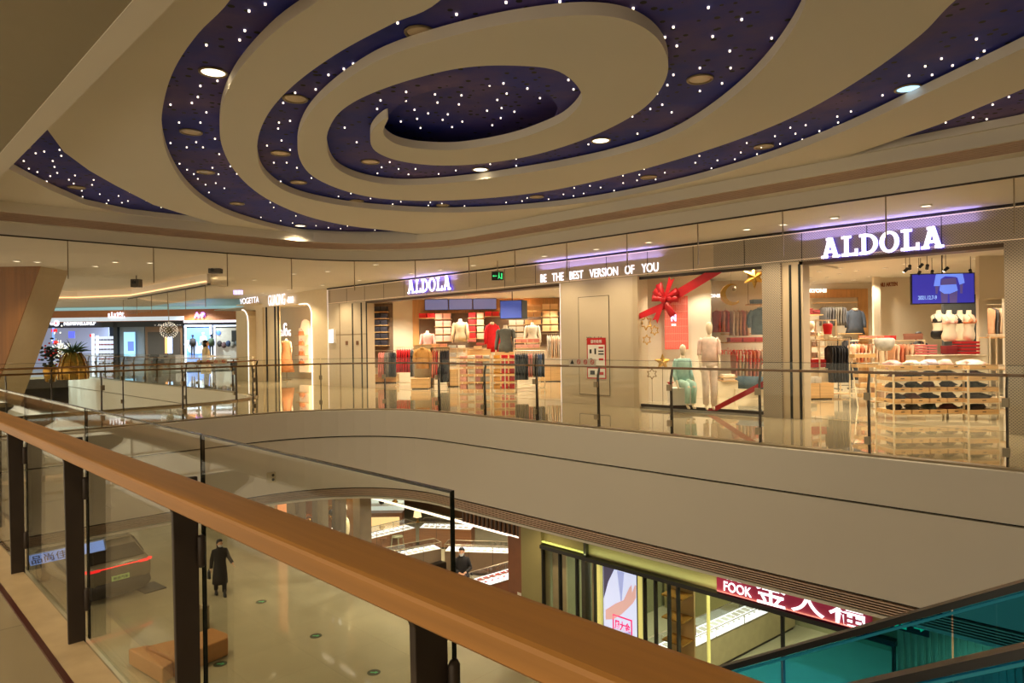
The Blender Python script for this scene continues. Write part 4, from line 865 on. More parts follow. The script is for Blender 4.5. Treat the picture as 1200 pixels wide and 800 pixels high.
a.build('grid_lines', mat('poster_line', (240, 180, 160), 0.6), PS)
o = text_mesh('letter_n', 'N', 0.2, glow('poster_blue', (190, 190, 255), 1.5), 0.006, 0.012, PS, width=0.13, height=0.17); o.location = (-0.07, -0.02, 0.12)
o = text_mesh('year', '2022', 0.1, glow('poster_white', (255, 230, 240), 1.5), 0.004, 0.003, PS, width=0.12, height=0.05); o.location = (-0.07, -0.02, -0.05)
# ribbon and bow on the glass
M_RED = mat('ribbon_red', (196, 18, 30), 0.4, var=0.15, scale=3)
def xz(px, py, y=YW-0.04): return ony(px, py, y)
RB = thing('gift_ribbon', 'wide red ribbon band crossing the upper corner of the window glass', 'ribbon', (-7.6, YW-0.04, 2.4))
def band(mb, pts, y0=-0.006, y1=0.006): mb.face([(x+7.6, z-2.4) for x, z in pts], y0, y1)
a = MB(); band(a, [xz(749, 367), xz(749, 374), xz(782, 361), xz(782, 352)]); band(a, [xz(783, 345), xz(785, 356), xz(846, 319), xz(826, 319.5)]); a.build('band', M_RED, RB)
BW = thing('gift_bow', 'big red ribbon bow with loops and tails on the display window glass', 'bow', (xz(780, 351)[0], YW-0.06, xz(780, 351)[1]))
def loop(ang, L, w0, w1, nm='loop', lift=0.05):
    """a folded ribbon loop bulging off the glass"""
    mb = MB(); n = 10; c_, s_ = math.cos(ang), math.sin(ang); vs = []; fs = []
    for sgn, th in ((1, 0.0), (-1, 0.004)):
        pass
    prof = []
    for i in range(n+1):
        t = i/n; r = L*math.sin(t*PI/2) if t <= 1 else L; prof.append((L*t, 0.02+lift*math.sin(PI*t)))
    back = [(L*(1-i/n), 0.0+0.008*math.sin(PI*i/n)) for i in range(n+1)]
    pts = prof+back
    for (u, h) in pts:
        w_ = w0+(w1-w0)*(u/L)
        for q in (-1, 1): vs.append((u*c_-q*w_*s_, -h, u*s_+q*w_*c_))
    m_ = len(pts)
    for i in range(m_-1): fs.append((2*i, 2*i+1, 2*i+3, 2*i+2))
    mb.add(vs, fs); o = mb.build(nm, M_RED, BW, True); md = o.modifiers.new('thick', 'SOLIDIFY'); md.thickness = 0.008; return o
for ang, L in ((170, 0.34), (138, 0.36), (112, 0.40), (28, 0.38), (2, 0.34), (-60, 0.42)): loop(math.radians(ang), L, 0.04, 0.085)
def tail(ang, L):
    c_, s_ = math.cos(ang), math.sin(ang); mb = MB(); P = [(0, 0.03), (L, 0.075), (L*0.88, 0.0), (L, -0.075), (0, -0.03)]
    mb.face([(u*c_-v*s_, u*s_+v*c_) for u, v in P], -0.03, -0.022); mb.build('tail', M_RED, BW)
tail(math.radians(68), 0.52); tail(math.radians(-118), 0.56); tail(math.radians(-62), 0.38)
a = MB(); a.ball((0, -0.07, 0), 0.075, 14, 1.2, 0.7, 1); a.build('knot', M_RED, BW, True)
R2 = thing('gift_ribbon', 'narrow dark red ribbon crossing the lower right corner of the window glass', 'ribbon', (-7.6, YW-0.04, 2.4))
a = MB(); band(a, [xz(895, 446), xz(895, 453), xz(840, 481), xz(828, 481)]); a.build('band', mat('ribbon_dark', (160, 14, 26), 0.45), R2)
# stars and moon
M_GOLD = mat('glitter_gold', (206, 160, 70), 0.35, 0.7, var=0.3, scale=60)
def star_poly(r, ri, n=5, ph=PI/2): return [((r if i % 2 == 0 else ri)*math.cos(ph+PI*i/n), (r if i % 2 == 0 else ri)*math.sin(ph+PI*i/n)) for i in range(2*n)]
def wire_star(px, py, r, label, n=6, m=None):
    x, z = xz(px, py, YW+0.05); t = MB(); P = star_poly(r, r*0.56, n); m_ = len(P)
    for i in range(m_): t.tube([(P[i][0], 0, P[i][1]), (P[(i+1) % m_][0], 0, P[(i+1) % m_][1])], r*0.075+0.003, 6)
    o = t.build('wire_star', m or M_GOLD, loc=(x, YW+0.05, z)); tag(o, label, 'star ornament'); return o
wire_star(757, 378, 0.17, 'large gold outline star on the window glass under the bow'); wire_star(767, 387, 0.115, 'middle gold outline star on the window glass, right of the large one'); wire_star(758, 398, 0.115, 'small gold outline star, lowest of three on the window glass')
def solid_star(px, py, r, Y, label, stick=False, m=None, n=5):
    X, z = cd(px, py, Y); t = thing('star_ornament', label, 'star ornament', cf(X, Y, z), A45)
    P = star_poly(r, r*0.45, n); mb = MB(); vs = [(p[0], 0, p[1]) for p in P]+[(0, -r*0.22, 0), (0, r*0.22, 0)]; k = len(P)
    mb.add(vs, [(i, (i+1) % k, k) for i in range(k)]+[((i+1) % k, i, k+1) for i in range(k)]); mb.build('star', m or M_GOLD, t)
    a = MB()
    if stick: a.tube([(0, 0.02, -r*0.2), (0, 0.02, 0.10-z)], 0.008, 6); a.build('stick', M_STEEL, t)
    else: a.tube([(0, 0, r*0.9), (0, 0, 3.2-z)], 0.003, 4); a.build('thread', M_STEEL, t)
    return t
Yst = 15.9
solid_star(776.5, 424, 0.20, Yst, 'solid gold star on a stick standing left of the seated mannequin', True)
X, z = cd(764, 438, 15.6); t = thing('star_ornament', 'outline star on a thin stick at the left of the window floor', 'star ornament', cf(X, 15.6, z), A45)
mb = MB(); P = star_poly(0.12, 0.068, 6)
for i in range(12): mb.tube([(P[i][0], 0, P[i][1]), (P[(i+1) % 12][0], 0, P[(i+1) % 12][1])], 0.009, 6)
mb.build('star', mat('dark_gold', (120, 90, 50), 0.4, 0.6), t); a = MB(); a.tube([(0, 0, -0.1), (0, 0, 0.1-z)], 0.007, 6); a.build('stick', M_STEEL, t)
solid_star(785.5, 449, 0.09, 15.2, 'small red star on a stick beside the seated mannequin', True, M_RED)
solid_star(884, 324.5, 0.26, 14.6, 'gold many-pointed star hanging at the top right of the window', n=6)
X, z = cd(857, 345, 14.6); MO = thing('moon_ornament', 'gold glitter crescent moon hanging in the display window', 'moon ornament', cf(X, 14.6, z), A45)
mb = MB(); n = 20; oo = [(0.23*math.cos(math.radians(62+250*i/n)), 0.23*math.sin(math.radians(62+250*i/n))) for i in range(n+1)]
ii = [(0.055+0.185*math.cos(math.radians(70+232*i/n)), 0.02+0.185*math.sin(math.radians(70+232*i/n))) for i in range(n+1)]
for i in range(n): mb.face([oo[i], oo[i+1], ii[i+1], ii[i]], -0.03, 0.03)
mb.build('crescent', M_GOLD, MO); a = MB(); a.ball((0.06, 0, 0.12), 0.05, 10); a.build('bauble', M_STEEL, MO, True); a = MB(); a.tube([(0, 0, 0.22), (0, 0, 3.2-z)], 0.003, 4); a.build('thread', M_STEEL, MO)
# mannequins
def full_mannequin(X, Y, zb, label, skin, top, bottom, H=1.72, seated=False, rz=0.0, seat=0.48):
    t = thing('shop_mannequin', label, 'mannequin', cf(X, Y, zb), A45+rz); t.scale = (0.86, 0.95, 1); s = H/1.72; hz = (0.84 if not seated else seat)*s
    def S(mb): mb.v = [(v[0]*s, v[1]*s, v[2]*s) for v in mb.v]; return mb
    h0 = hz/s
    mb = torso_mb(False); mb.v = [(v[0], v[1], v[2]+h0) for v in mb.v]
    mb.loft([(0, -0.02, h0+0.64, 0.035, 0.04), (0, -0.03, h0+0.69, 0.058, 0.075), (0, -0.03, h0+0.76, 0.076, 0.092), (0, -0.025, h0+0.82, 0.074, 0.09), (0, -0.02, h0+0.87, 0.045, 0.055), (0, -0.02, h0+0.885, 0.01, 0.01)], 16)
    for q in (-1, 1):
        mb.tube([(q*0.15, 0, h0+0.545), (q*0.19, 0.01, h0+0.49), (q*0.21, 0.03, h0+0.28), (q*0.215, -0.0, h0+0.22), (q*0.215, -0.08 if not seated else -0.16, h0+0.05), (q*0.21, -0.11 if not seated else -0.2, h0-0.04), (q*0.21, -0.12 if not seated else -0.22, h0-0.10)], [0.04, 0.043, 0.034, 0.033, 0.024, 0.026, 0.010], 8)
        if not seated: mb.tube([(q*0.085, 0, h0+0.08), (q*0.09, 0, h0-0.03), (q*0.085, 0.0, h0-0.38), (q*0.08, 0.01, h0-0.44), (q*0.08, 0.02, h0-0.60), (q*0.075, 0.02, 0.06), (q*0.075, -0.05, 0.03), (q*0.075, -0.14, 0.02)], [0.075, 0.085, 0.055, 0.05, 0.05, 0.03, 0.035, 0.018], 10)
        else: mb.tube([(q*0.085, 0, h0+0.06), (q*0.09, -0.08, h0+0.04), (q*0.085, -0.42, h0+0.03), (q*0.08, -0.46, h0-0.02), (q*0.08, -0.43, h0-0.22), (q*0.075, -0.40, 0.07), (q*0.075, -0.46, 0.03), (q*0.075, -0.54, 0.02)], [0.08, 0.085, 0.058, 0.054, 0.048, 0.03, 0.034, 0.018], 10)
    S(mb).build('body', skin, t, True)
    a = MB(); a.loft([(0, 0.0, h0+0.10, 0.19, 0.13), (0, 0, h0+0.26, 0.16, 0.12), (0, -0.015, h0+0.46, 0.18, 0.128), (0, 0, h0+0.545, 0.185, 0.10), (0, 0, h0+0.585, 0.11, 0.075)], 18)
    for q in (-1, 1): a.tube([(q*0.15, 0, h0+0.55), (q*0.195, 0.01, h0+0.49), (q*0.22, 0.03, h0+0.30), (q*0.222, 0.0, h0+0.24)]+([(q*0.22, -0.10, h0+0.10)] if seated else []), [0.055, 0.058, 0.052, 0.052]+([0.045] if seated else []), 10)
    S(a).build('top', top, t, True)
    a = MB(); a.loft([(0, 0, h0-0.02, 0.15, 0.11), (0, 0, h0+0.06, 0.175, 0.12), (0, 0, h0+0.14, 0.165, 0.115)], 18)
    for q in (-1, 1):
        if not seated: a.tube([(q*0.09, 0, h0+0.02), (q*0.09, 0, h0-0.10), (q*0.09, 0.01, 0.40), (q*0.085, 0.02, 0.10)], [0.095, 0.098, 0.075, 0.065], 10)
        else: a.tube([(q*0.09, 0, h0+0.05), (q*0.092, -0.10, h0+0.04), (q*0.088, -0.43, h0+0.03), (q*0.085, -0.45, h0-0.04), (q*0.08, -0.42, 0.12)], [0.09, 0.094, 0.072, 0.068, 0.06], 10)
    S(a).build('trousers', bottom, t, True)
    return t
full_mannequin(cd(831, 400, 14.3)[0], 14.3, 0.10, 'tall ivory mannequin in pale pink top and trousers standing in the window', M_SKIN, cm((236, 206, 190)), cm((240, 220, 204)), H=1.83, rz=-0.15)
full_mannequin(cd(800, 440, 14.9)[0], 14.9, 0.10, 'pale mannequin in mint pyjamas seated on a box in the window', M_SKIN, cm((164, 206, 196)), cm((176, 212, 200)), H=1.72, seated=True, rz=0.15)
plinth(cd(800, 440, 14.9)[0], 15.1, 0.48, 0.42, 0.41, 'white seat box under the mannequin in mint pyjamas', M_WHITE, z=0.10)
# clothes behind the window
Yb = 19.6
garments(cd(832, 0, Yb)[0], cd(848, 0, Yb)[0], Yb, cd(840, 361, Yb)[1], 0.62, [(190, 60, 50), (226, 150, 134), (190, 60, 50)], 'red and pink hooded top hanging at the back seen through the window', 'red tops behind the window', th=0.12, W=0.6)
garments(cd(850, 0, Yb)[0], cd(871, 0, Yb)[0], Yb, cd(860, 361, Yb)[1], 0.72, [(240, 224, 200), (232, 196, 160), (216, 160, 120), (226, 150, 134), (232, 196, 160)], lambda c: NAMEC[c]+' garment on the upper rail seen through the window', 'garments on the upper rail behind the window', th=0.1)
coat(cd(886, 0, 18.6)[0], 18.6, cd(886, 361, 18.6)[1], 0.72, 0.52, cm((112, 140, 160)), 'light blue denim jacket hanging behind the window', flare=1.0)
z_ = cd(886, 361, 18.6)[1]+0.115; t = thing('ceiling_rail', 'short steel rail holding the denim jacket', 'clothes rail', cf(cd(886, 0, 18.6)[0], 18.6, z_), A45); a = MB(); a.tube([(-0.35, 0, 0), (0.35, 0, 0)], 0.012); a.build('rail', M_STEEL, t); a = MB(); a.tube([(-0.33, 0, 0), (-0.33, 0, 3.4-z_)], 0.008); a.tube([(0.33, 0, 0), (0.33, 0, 3.4-z_)], 0.008); a.build('hanger', M_STEEL, t)
garments(cd(847, 0, Yb)[0], cd(897, 0, Yb)[0], Yb-0.4, cd(860, 407, Yb)[1], 0.9, [(226, 150, 134), (232, 196, 160), (226, 214, 196), (216, 160, 120), (226, 150, 134), (214, 120, 84), (226, 150, 134), (240, 224, 200), (216, 160, 120), (226, 150, 134), (226, 214, 196), (232, 196, 160)], lambda c: NAMEC[c]+' garment on the lower rail seen through the window', 'garments on the lower rail behind the window', th=0.08)
for (pa, pb, py, nm) in ((847, 899, 392, 'upper board'), (847, 899, 402, 'lower board'), (876, 899, 357.5, 'high short board')):
    xa_, za_ = cd(pa, py, Yb+0.1); xb_, _ = cd(pb, py, Yb+0.1); a = MB(); a.b2(-(xb_-xa_)/2, (xb_-xa_)/2, -0.2, 0.2, 0, 0.03); o = a.build('wall_shelf', M_WOODL, loc=cf((xa_+xb_)/2, Yb+0.1, za_), rz=A45); tag(o, 'cream wall shelf seen through the window, '+nm, 'shelf')
boxgrid(853, 898, 394.5, 401, 3, 1, Yb-0.1, (206, 60, 54), 'red box on the shelf seen through the window', 'red boxes behind the window', board=False)
boxgrid(880, 893, 350, 357, 1, 1, Yb, (96, 120, 140), 'blue-grey bag box on the high shelf seen through the window', None, board=False)
a = MB(); a.loft([(0, 0, 0, 0.42, 0.22), (0, 0, 0.14, 0.46, 0.25), (0, 0, 0.30, 0.36, 0.2)], 14); o = a.build('fabric_basket', cm((64, 82, 90)), smooth=True, loc=cf(cd(879, 455, 17.2)[0], 17.2, cd(879, 455, 17.2)[1])); tag(o, 'dark teal basket of clothes seen low through the window', 'basket')
plinth(cd(879, 470, 17.3)[0], 17.3, 0.9, 0.5, cd(879, 455, 17.2)[1], 'pale block under the dark teal basket', M_CREAMFR)
boxgrid(845, 860, 438, 446, 1, 2, 17.2, (232, 214, 190), 'white folded box on the small table seen through the window', 'white boxes on the small table', board=True)
plinth(cd(852, 470, 17.2)[0], 17.3, 0.5, 0.4, cd(852, 446, 17.2)[1]-0.01, 'slim cream table under the white folded boxes', M_CREAMFR)
wall45(cd(828, 0, 20.4)[0], cd(905, 0, 20.4)[0]+0.2, 20.4, M_WALL)
o = text_mesh('wall_sign', 'IYONE', 0.2, glow('sign_soft', (255, 248, 235), 4), 0.02, 0.01, width=0.46, height=0.10); o.location = cf(cd(835.5, 346.5, 20.2)[0], 20.2, cd(835, 346.5, 20.2)[1]); o.rotation_euler.z = A45; tag(o, 'glowing white lettering seen through the display window', 'sign')
for k, (s, px, py) in enumerate((('Christmas', 857, 411), ('Happy', 880, 422))):
    x, z = ony(px, py, YW-0.03); o = text_mesh('window_decal', s, 0.2, mat('decal_red', (206, 40, 40), 0.5), 0.004, -0.002, width=(0.85, 0.62)[k], height=(0.15, 0.17)[k]); o.location = (x, YW-0.03, z); tag(o, ['red script greeting on the window glass, upper word', 'red script greeting on the window glass, lower word'][k], 'decal')
for p in ((-8.5, 13.9), (-7.6, 13.9), (-6.7, 13.9), (-8.3, 15.2), (-7.2, 15.4)): downlight('store_downlight', p[0], p[1], 3.192, 0.05, True, 'small downlight in the ceiling of the display window', 'downlights in the display window', 85, STOREW, size=1.9)

# ================================================================== RIGHT STORE
poly3 = [(-6.1, 13.6), (9, 13.6), (9, 33), (-14, 33), (-14, 20)]
store_shell('c', [(-9.1, 13.6+3.4), (-6.1, 17.0), (-6.1, 13.6), (9, 13.6), (9, 34), (-12, 34), (-12, 19.8)], 3.42)
Y3 = 23.6
wall45(cd(900, 0, Y3)[0], cd(1040, 0, Y3)[0], Y3, M_WALL, z1=3.45)
wall45(cd(930, 0, Y3)[0], cd(1011, 0, Y3)[0], Y3-0.06, M_WOODV, 2.93, 3.22, 'wall_shop_header')
wall45(cd(1000, 0, Y3)[0], cd(1011, 0, Y3)[0], Y3-0.07, M_WOODV, 0, 3.22, 'wall_shop_fin')
wall45(cd(1020, 0, 21.5)[0], cd(1190, 0, 21.5)[0], 21.5, M_WALL, z1=3.45)
wall45(cd(1019, 0, 21.2)[0], cd(1027, 0, 21.2)[0], 21.2, M_WALL, z1=3.45, nm='wall_shop_pier')
wall45(cd(1142, 0, 15.9)[0], cd(1152, 0, 15.9)[0], 15.9, M_WALL, z1=3.45, nm='wall_shop_pier')
wall45(cd(1173, 0, 15.9)[0], cd(1215, 0, 15.9)[0], 15.9, M_WALL, z1=3.45, nm='wall_shop_pier')
wall45(cd(1142, 0, 15.9)[0], cd(1215, 0, 15.9)[0], 15.88, M_WALL, cd(1160, 350, 15.9)[1], 3.45, nm='wall_shop_header')
o = text_mesh('wall_sign', 'EVERYONE', 0.2, glow('sign_soft', (255, 248, 235), 4), 0.02, 0.01, width=0.86, height=0.13); o.location = cf(cd(954, 340.5, Y3-0.2)[0], Y3-0.2, cd(954, 340.5, Y3-0.2)[1]); o.rotation_euler.z = A45; tag(o, 'glowing white lettering on the oak header at the back of the right store', 'sign')
o = text_mesh('wall_lettering', 'NU ARTEN', 0.2, mat('copper_letter', (150, 84, 50), 0.35, 0.5), 0.02, 0.008, width=0.55, height=0.13); o.location = cf(cd(1046.5, 333, 21.1)[0], 21.35, cd(1046.5, 333, 21.35)[1]); o.rotation_euler = (0, -0.05, A45); tag(o, 'small copper lettering high on the cream wall of the right store', 'sign')
def board(pa, pb, py, Y, label, d=0.35):
    xa_, za_ = cd(pa, py, Y); xb_, _ = cd(pb, py, Y); a = MB(); a.b2(-(xb_-xa_)/2, (xb_-xa_)/2, -d/2, d/2, 0, 0.03); o = a.build('wall_shelf', M_WOODL, loc=cf((xa_+xb_)/2, Y, za_), rz=A45); return tag(o, label, 'shelf')
board(955, 1003, 355.5, Y3-0.25, 'thin oak shelf over the grey garments in the right store')
garments(cd(958, 0, 23)[0], cd(984, 0, 23)[0], 23.0, cd(970, 357.5, 23)[1], 0.62, [(96, 92, 90)]*4+[(120, 112, 100)]*3+[(96, 92, 90)]*2, 'grey garment hanging below the thin shelf in the right store', 'grey garments in the right store', th=0.09, W=0.5)
for k, (pa, pb, pt) in enumerate(((943, 951, 361.5), (951, 959, 363))):
    x0_, z0_ = cd(pa, 369.5, 22.6); x1_, _ = cd(pb, 369, 22.6); stack(cf((x0_+x1_)/2, 22.6, z0_), A45, x1_-x0_, 0.3, cd(0, pt, 22.6)[1]-cd(0, 369.5, 22.6)[1], (132, 44, 40), ['maroon folded pile at the far left shelf of the right store, left heap', 'maroon folded pile on the far left shelf of the right store, right heap'][k], None, layers=5)
board(940, 962, 369.8, 22.6, 'pale shelf under the maroon piles in the right store')
coat(cd(996.5, 0, 22.9)[0], 22.9, cd(996, 362, 22.9)[1], 0.86, 0.50, cm((70, 78, 92)), 'dark blue-grey outfit hanging on the back wall of the right store', collar=cm((200, 180, 160)), flare=1.35)
board(985, 1008, 391.5, 22.6, 'dark ledge under the blue-grey outfit')
# bust, framed rack and tables
t = thing('display_bust', 'ivory mannequin bust with black straps at the left of the right store', 'mannequin', cf(cd(951, 392, 19)[0], 19, cd(951, 393, 19)[1]), A45)
a = MB(); a.loft([(0, 0, 0, 0.13, 0.09), (0, 0, 0.08, 0.16, 0.10), (0, 0, 0.13, 0.06, 0.05), (0, 0, 0.19, 0.045, 0.045), (0, 0, 0.22, 0.08, 0.085), (0, 0, 0.30, 0.095, 0.10), (0, 0, 0.38, 0.07, 0.075), (0, 0, 0.41, 0.01, 0.01)], 16); a.build('head_and_shoulders', M_SKIN, t, True)
a = MB(); [a.loft([(q*0.10, -0.0, 0.0, 0.055, 0.10), (q*0.09, 0, 0.13, 0.04, 0.09)], 12) for q in (-1, 1)]; a.build('straps', M_BLACK, t, True)
gondola(cd(951, 470, 19)[0], 19.1, 0.72, 0.5, cd(951, 393, 19)[1], 6, 'cream shelf unit with boxes and red bag at the left of the right store', uprights=2)
fill(cd(951, 470, 19)[0], 19.1, 0.72, 0.5, cd(951, 393, 19)[1], 6, 0, [RS, BR, WH], 'on the left shelf unit of the right store', 'on the left shelf unit of the right store', hh=0.14)
boxgrid(947, 966, 419, 431, 1, 1, 18.2, (206, 30, 30), 'bright red bag box on the low table in the right store', None, board=False)
plinth(cd(955, 440, 18.2)[0], 18.1, 0.62, 0.4, cd(955, 431, 18.2)[1], 'white cube table under the bright red box', M_CREAMFR)
plinth(cd(959, 466, 17.3)[0], 17.5, 0.70, 0.6, 0.42, 'low oak cabinet of two doors at the left of the right store', panels=2)
boxgrid(944, 960, 440, 449, 2, 1, 17.4, (196, 186, 170), 'grey-white roll box standing on the low oak cabinet', 'grey-white boxes on the low oak cabinet', board=False)
t = thing('framed_stand', 'white rectangular display frame around the torso in a red top', 'display stand', cf(cd(970, 400, 18)[0], 18.1, cd(970, 397, 18)[1]), A45)
w_ = cd(982, 0, 18)[0]-cd(958, 0, 18)[0]; h_ = cd(0, 375, 18)[1]-cd(0, 397, 18)[1]; a = MB()
for q in (-1, 1): a.box((q*w_/2, 0, h_/2), (0.03, 0.03, h_)); a.box((q*w_/6, 0, h_/2), (0.02, 0.02, h_))
a.box((0, 0, h_), (w_+0.03, 0.03, 0.03)); a.box((0, 0, 0.015), (w_+0.03, 0.03, 0.03)); a.build('frame', M_CREAMFR, t)
half_mannequin(cd(970, 400, 17.7)[0], 17.7, cd(970, 397, 17.7)[1]-0.02, 'small torso in a bright red top inside the white frame', M_SKIN, cm((214, 30, 30)), arms=False, s=0.72)
t = gondola(cd(975, 440, 18)[0], 18.1, 0.78, 0.5, cd(970, 398, 18)[1], 2, 'cream table carrying the white frame with black dresses hung below', uprights=2)
garments(cd(964, 0, 17.9)[0], cd(984, 0, 17.9)[0], 17.9, cd(970, 402, 17.9)[1], 0.95, [(40, 38, 42)]*6, 'black dress hanging under the cream table in the right store', 'black dresses under the cream table', th=0.1, W=0.5)
stack(cf(cd(973, 0, 17.6)[0], 17.7, cd(970, 397.5, 17.6)[1]), A45, 0.35, 0.3, 0.06, (240, 224, 196), 'cream folded cloth pile on the table before the red top', None)
garments(cd(985, 0, 20.5)[0], cd(996, 0, 20.5)[0], 20.5, cd(990, 395, 20.5)[1], 1.2, [(40, 38, 42)]*4, 'long black garment in the dark row right of the cream table', 'long black garments in the right store', th=0.09, W=0.5)
t = rackframe(cd(990, 440, 20.5)[0], 20.5, 0.4, cd(990, 395, 20.5)[1], 'short dark rack of long black garments', m=M_DARK)
X = cd(1020, 440, 19.0)[0]; rackframe(X, 19.0, 1.15, cd(1020, 399, 19)[1], 'long cream rack of pale garments at the middle of the right store')
garments(X-0.55, X+0.55, 19.0, cd(1020, 400, 19)[1], 0.5, [(232, 196, 160), (216, 160, 120), (214, 120, 84), (232, 196, 160), (216, 160, 120), (240, 224, 200), (232, 196, 160), (216, 160, 120), (232, 196, 160), (240, 224, 200), (216, 160, 120)], lambda c: NAMEC[c]+' garment on the long cream rack in the right store', 'garments on the cream rack of the right store', th=0.08)
boxgrid(1010, 1037, 393, 396.8, 4, 1, 18.9, (206, 130, 110), 'flat rose box above the long cream rack in the right store', 'flat rose boxes above the rack', board=True)
boxgrid(1039, 1047, 392, 400, 1, 1, 18.6, (206, 40, 36), 'upright red box beside the flat rose boxes', None, board=False)
plinth(cd(1043, 440, 18.5)[0], 18.6, 0.3, 0.3, cd(1043, 400, 18.6)[1], 'slim cream pedestal under the upright red box', M_CREAMFR)
# leaning ladder shelf with oak trays
xl, _ = cd(1012, 440, 15.6); t = thing('ladder_shelf', 'cream ladder display leaning back with five oak trays', 'shelf unit', cf(xl, 15.6, 0), A45+0.12)
for q in (-1, 1):
    a = MB(); a.tube([(q*0.25-0.03, -0.2, 0.0), (q*0.25+0.05, 0.18, 1.25)], 0.016, 6); a.build('upright', M_CREAMFR, t)
for j in range(5):
    z_ = 0.22+0.22*j; y_ = -0.17+0.065*j; a = MB(); a.b2(-0.25, 0.27, y_-0.14, y_+0.05, z_, z_+0.02); a.b2(-0.25, 0.27, y_-0.15, y_-0.13, z_, z_+0.09); a.b2(-0.25, -0.235, y_-0.14, y_+0.05, z_, z_+0.08); a.b2(0.255, 0.27, y_-0.14, y_+0.05, z_, z_+0.08); tr = a.build('oak_tray', M_WOODL, t)
    a = MB(); a.loft([(0, y_-0.05, z_+0.02, 0.23, 0.07), (0.01, y_-0.05, z_+0.10, 0.19, 0.05)], 10); a.build('folded_cloth', cm([(200, 150, 110), (226, 190, 150), (190, 110, 80), (232, 220, 200), (240, 228, 210)][j]), tr)
# basket on stand and carton
t = thing('wire_basket', 'grey bowl-shaped basket of clothes on a thin stand, middle of the right store', 'basket', cf(cd(1037, 450, 14.8)[0], 14.8, 0), A45)
zb_ = cd(0, 425, 14.8)[1]; a = MB(); a.loft([(0, 0, zb_, 0.12, 0.12), (0, 0, zb_+0.1, 0.19, 0.18), (0, 0, zb_+0.24, 0.21, 0.2), (0, 0, zb_+0.27, 0.17, 0.16)], 16); a.build('bowl', cm((196, 190, 176)), t, True)
a = MB(); a.tube([(0, 0, 0.02), (0, 0, zb_)], 0.014); a.cyl((0, 0, 0), 0.2, 0.02); a.build('stand', M_CREAMFR, t)
boxgrid(1025, 1045, 450, 467, 1, 1, 15.4, (176, 140, 110), 'brown carton standing on the low shelf near the ladder display', None, board=False, depth=0.4)
t = gondola(cd(1035, 470, 15.5)[0], 15.6, 0.44, 0.4, cd(0, 467, 15.4)[1]+0.02, 2, 'low cream stand under the brown carton', uprights=2)
# main tray tables
def tray_table(px0, px1, Y, n, cols, label, tags, cloths):
    x0, _ = cd(px0, 450, Y); x1, _ = cd(px1, 450, Y); w_ = x1-x0; h = 0.95
    t = thing('tray_table', label, 'display table', cf((x0+x1)/2, Y+0.3, 0), A45+0.04)
    for i in (0, 1):
        for q in (-1, 1):
            a = MB(); a.box(((-1, 1)[i]*(w_/2-0.015), q*0.29, h/2), (0.03, 0.03, h)); a.build('leg', M_CREAMFR, t)
    for j in range(n):
        z_ = 0.12+(h-0.12)*j/(n-1); a = MB(); a.b2(-w_/2, w_/2, -0.3, 0.3, z_-0.012, z_+0.006); a.build('shelf', M_CREAMFR, t)
        for i in range(cols):
            cx = -w_/2+w_*(i+0.5)/cols; tw = w_/cols*0.92
            a = MB(); a.b2(cx-tw/2, cx+tw/2, -0.31, -0.295, z_+0.006, z_+0.085); a.b2(cx-tw/2, cx+tw/2, -0.295, 0.28, z_+0.006, z_+0.016); a.b2(cx-tw/2, cx-tw/2+0.012, -0.295, 0.28, z_+0.006, z_+0.08); a.b2(cx+tw/2-0.012, cx+tw/2, -0.295, 0.28, z_+0.006, z_+0.08); tr = a.build('oak_tray', M_WOODL, t)
            a = MB(); a.b2(cx-0.035, cx+0.035, -0.313, -0.31, z_+0.04, z_+0.055); a.build('tag_plate', M_DARK, tr)
            a = MB(); rr = random.Random(j*7+i)
            for q in range(4): a.loft([(cx+rr.uniform(-.3, .3)*tw, rr.uniform(-.2, .15), z_+0.016, tw*0.26, 0.12), (cx+rr.uniform(-.2, .2)*tw, rr.uniform(-.18, .10), z_+0.12, tw*0.28, 0.11), (cx+rr.uniform(-.15, .15)*tw, -0.05, z_+0.16+0.02*rr.random(), tw*0.18, 0.08)], 9)
            a.build('folded_cloth', cm(cloths[(j*cols+i) % len(cloths)] if j < n-1 else tags[i % len(tags)]), tr, True)
    return t
dk = [(70, 66, 70), (96, 90, 84), (60, 74, 70), (110, 60, 56), (84, 84, 92), (130, 90, 84), (60, 60, 64)]
tray_table(1045, 1131, 12.75, 5, 4, 'wide cream table with rows of oak trays of folded clothes at the right store opening', [(236, 190, 180), (226, 220, 206), (232, 226, 240), (236, 200, 190)], dk)
tray_table(1133, 1171, 12.60, 5, 1, 'narrow cream tray table beside the wide one at the right store opening', [(240, 210, 196)], dk)
# gift boxes and torsos
Yt = 15.0
plinth(cd(1112, 430, Yt)[0], Yt+0.1, 1.35, 0.7, cd(1112, 416, Yt)[1], 'long cream island under the torsos and red gift boxes', M_CREAMFR)
boxgrid(1076, 1094, 404, 416, 1, 4, 14.6, (214, 110, 110), 'rose gift box in the stack left of the torsos', 'rose gift boxes left of the torsos', board=False, fill=0.9)
boxgrid(1105, 1119, 403, 415.5, 1, 1, 14.75, (120, 20, 26), 'dark red gift box standing before the pale pink torso', None, board=False, depth=0.2)
boxgrid(1120, 1144, 400, 415.5, 1, 4, 14.75, (176, 20, 26), 'red gift box in the stack before the peach torso', 'red gift boxes before the peach torso', board=False, fill=0.9)
zt_ = cd(1112, 416, Yt)[1]
def bust(px, Y, label, bramat, brief=None, s=0.9, rz=0.0, mat_=None):
    z_ = cd(px, 363.5, Y)[1]-0.68*s; zz = max(zt_+0.005, z_); t = half_mannequin(cd(px, 0, Y)[0], Y, zz, label, mat_ or M_SKIN, arms=False, s=s, rz=rz, bottom=brief); bra(t, bramat); return t
bust(1107, 14.9, 'armless ivory torso in a pale pink bra, middle of the front island', cm((240, 184, 166)), s=1.0)
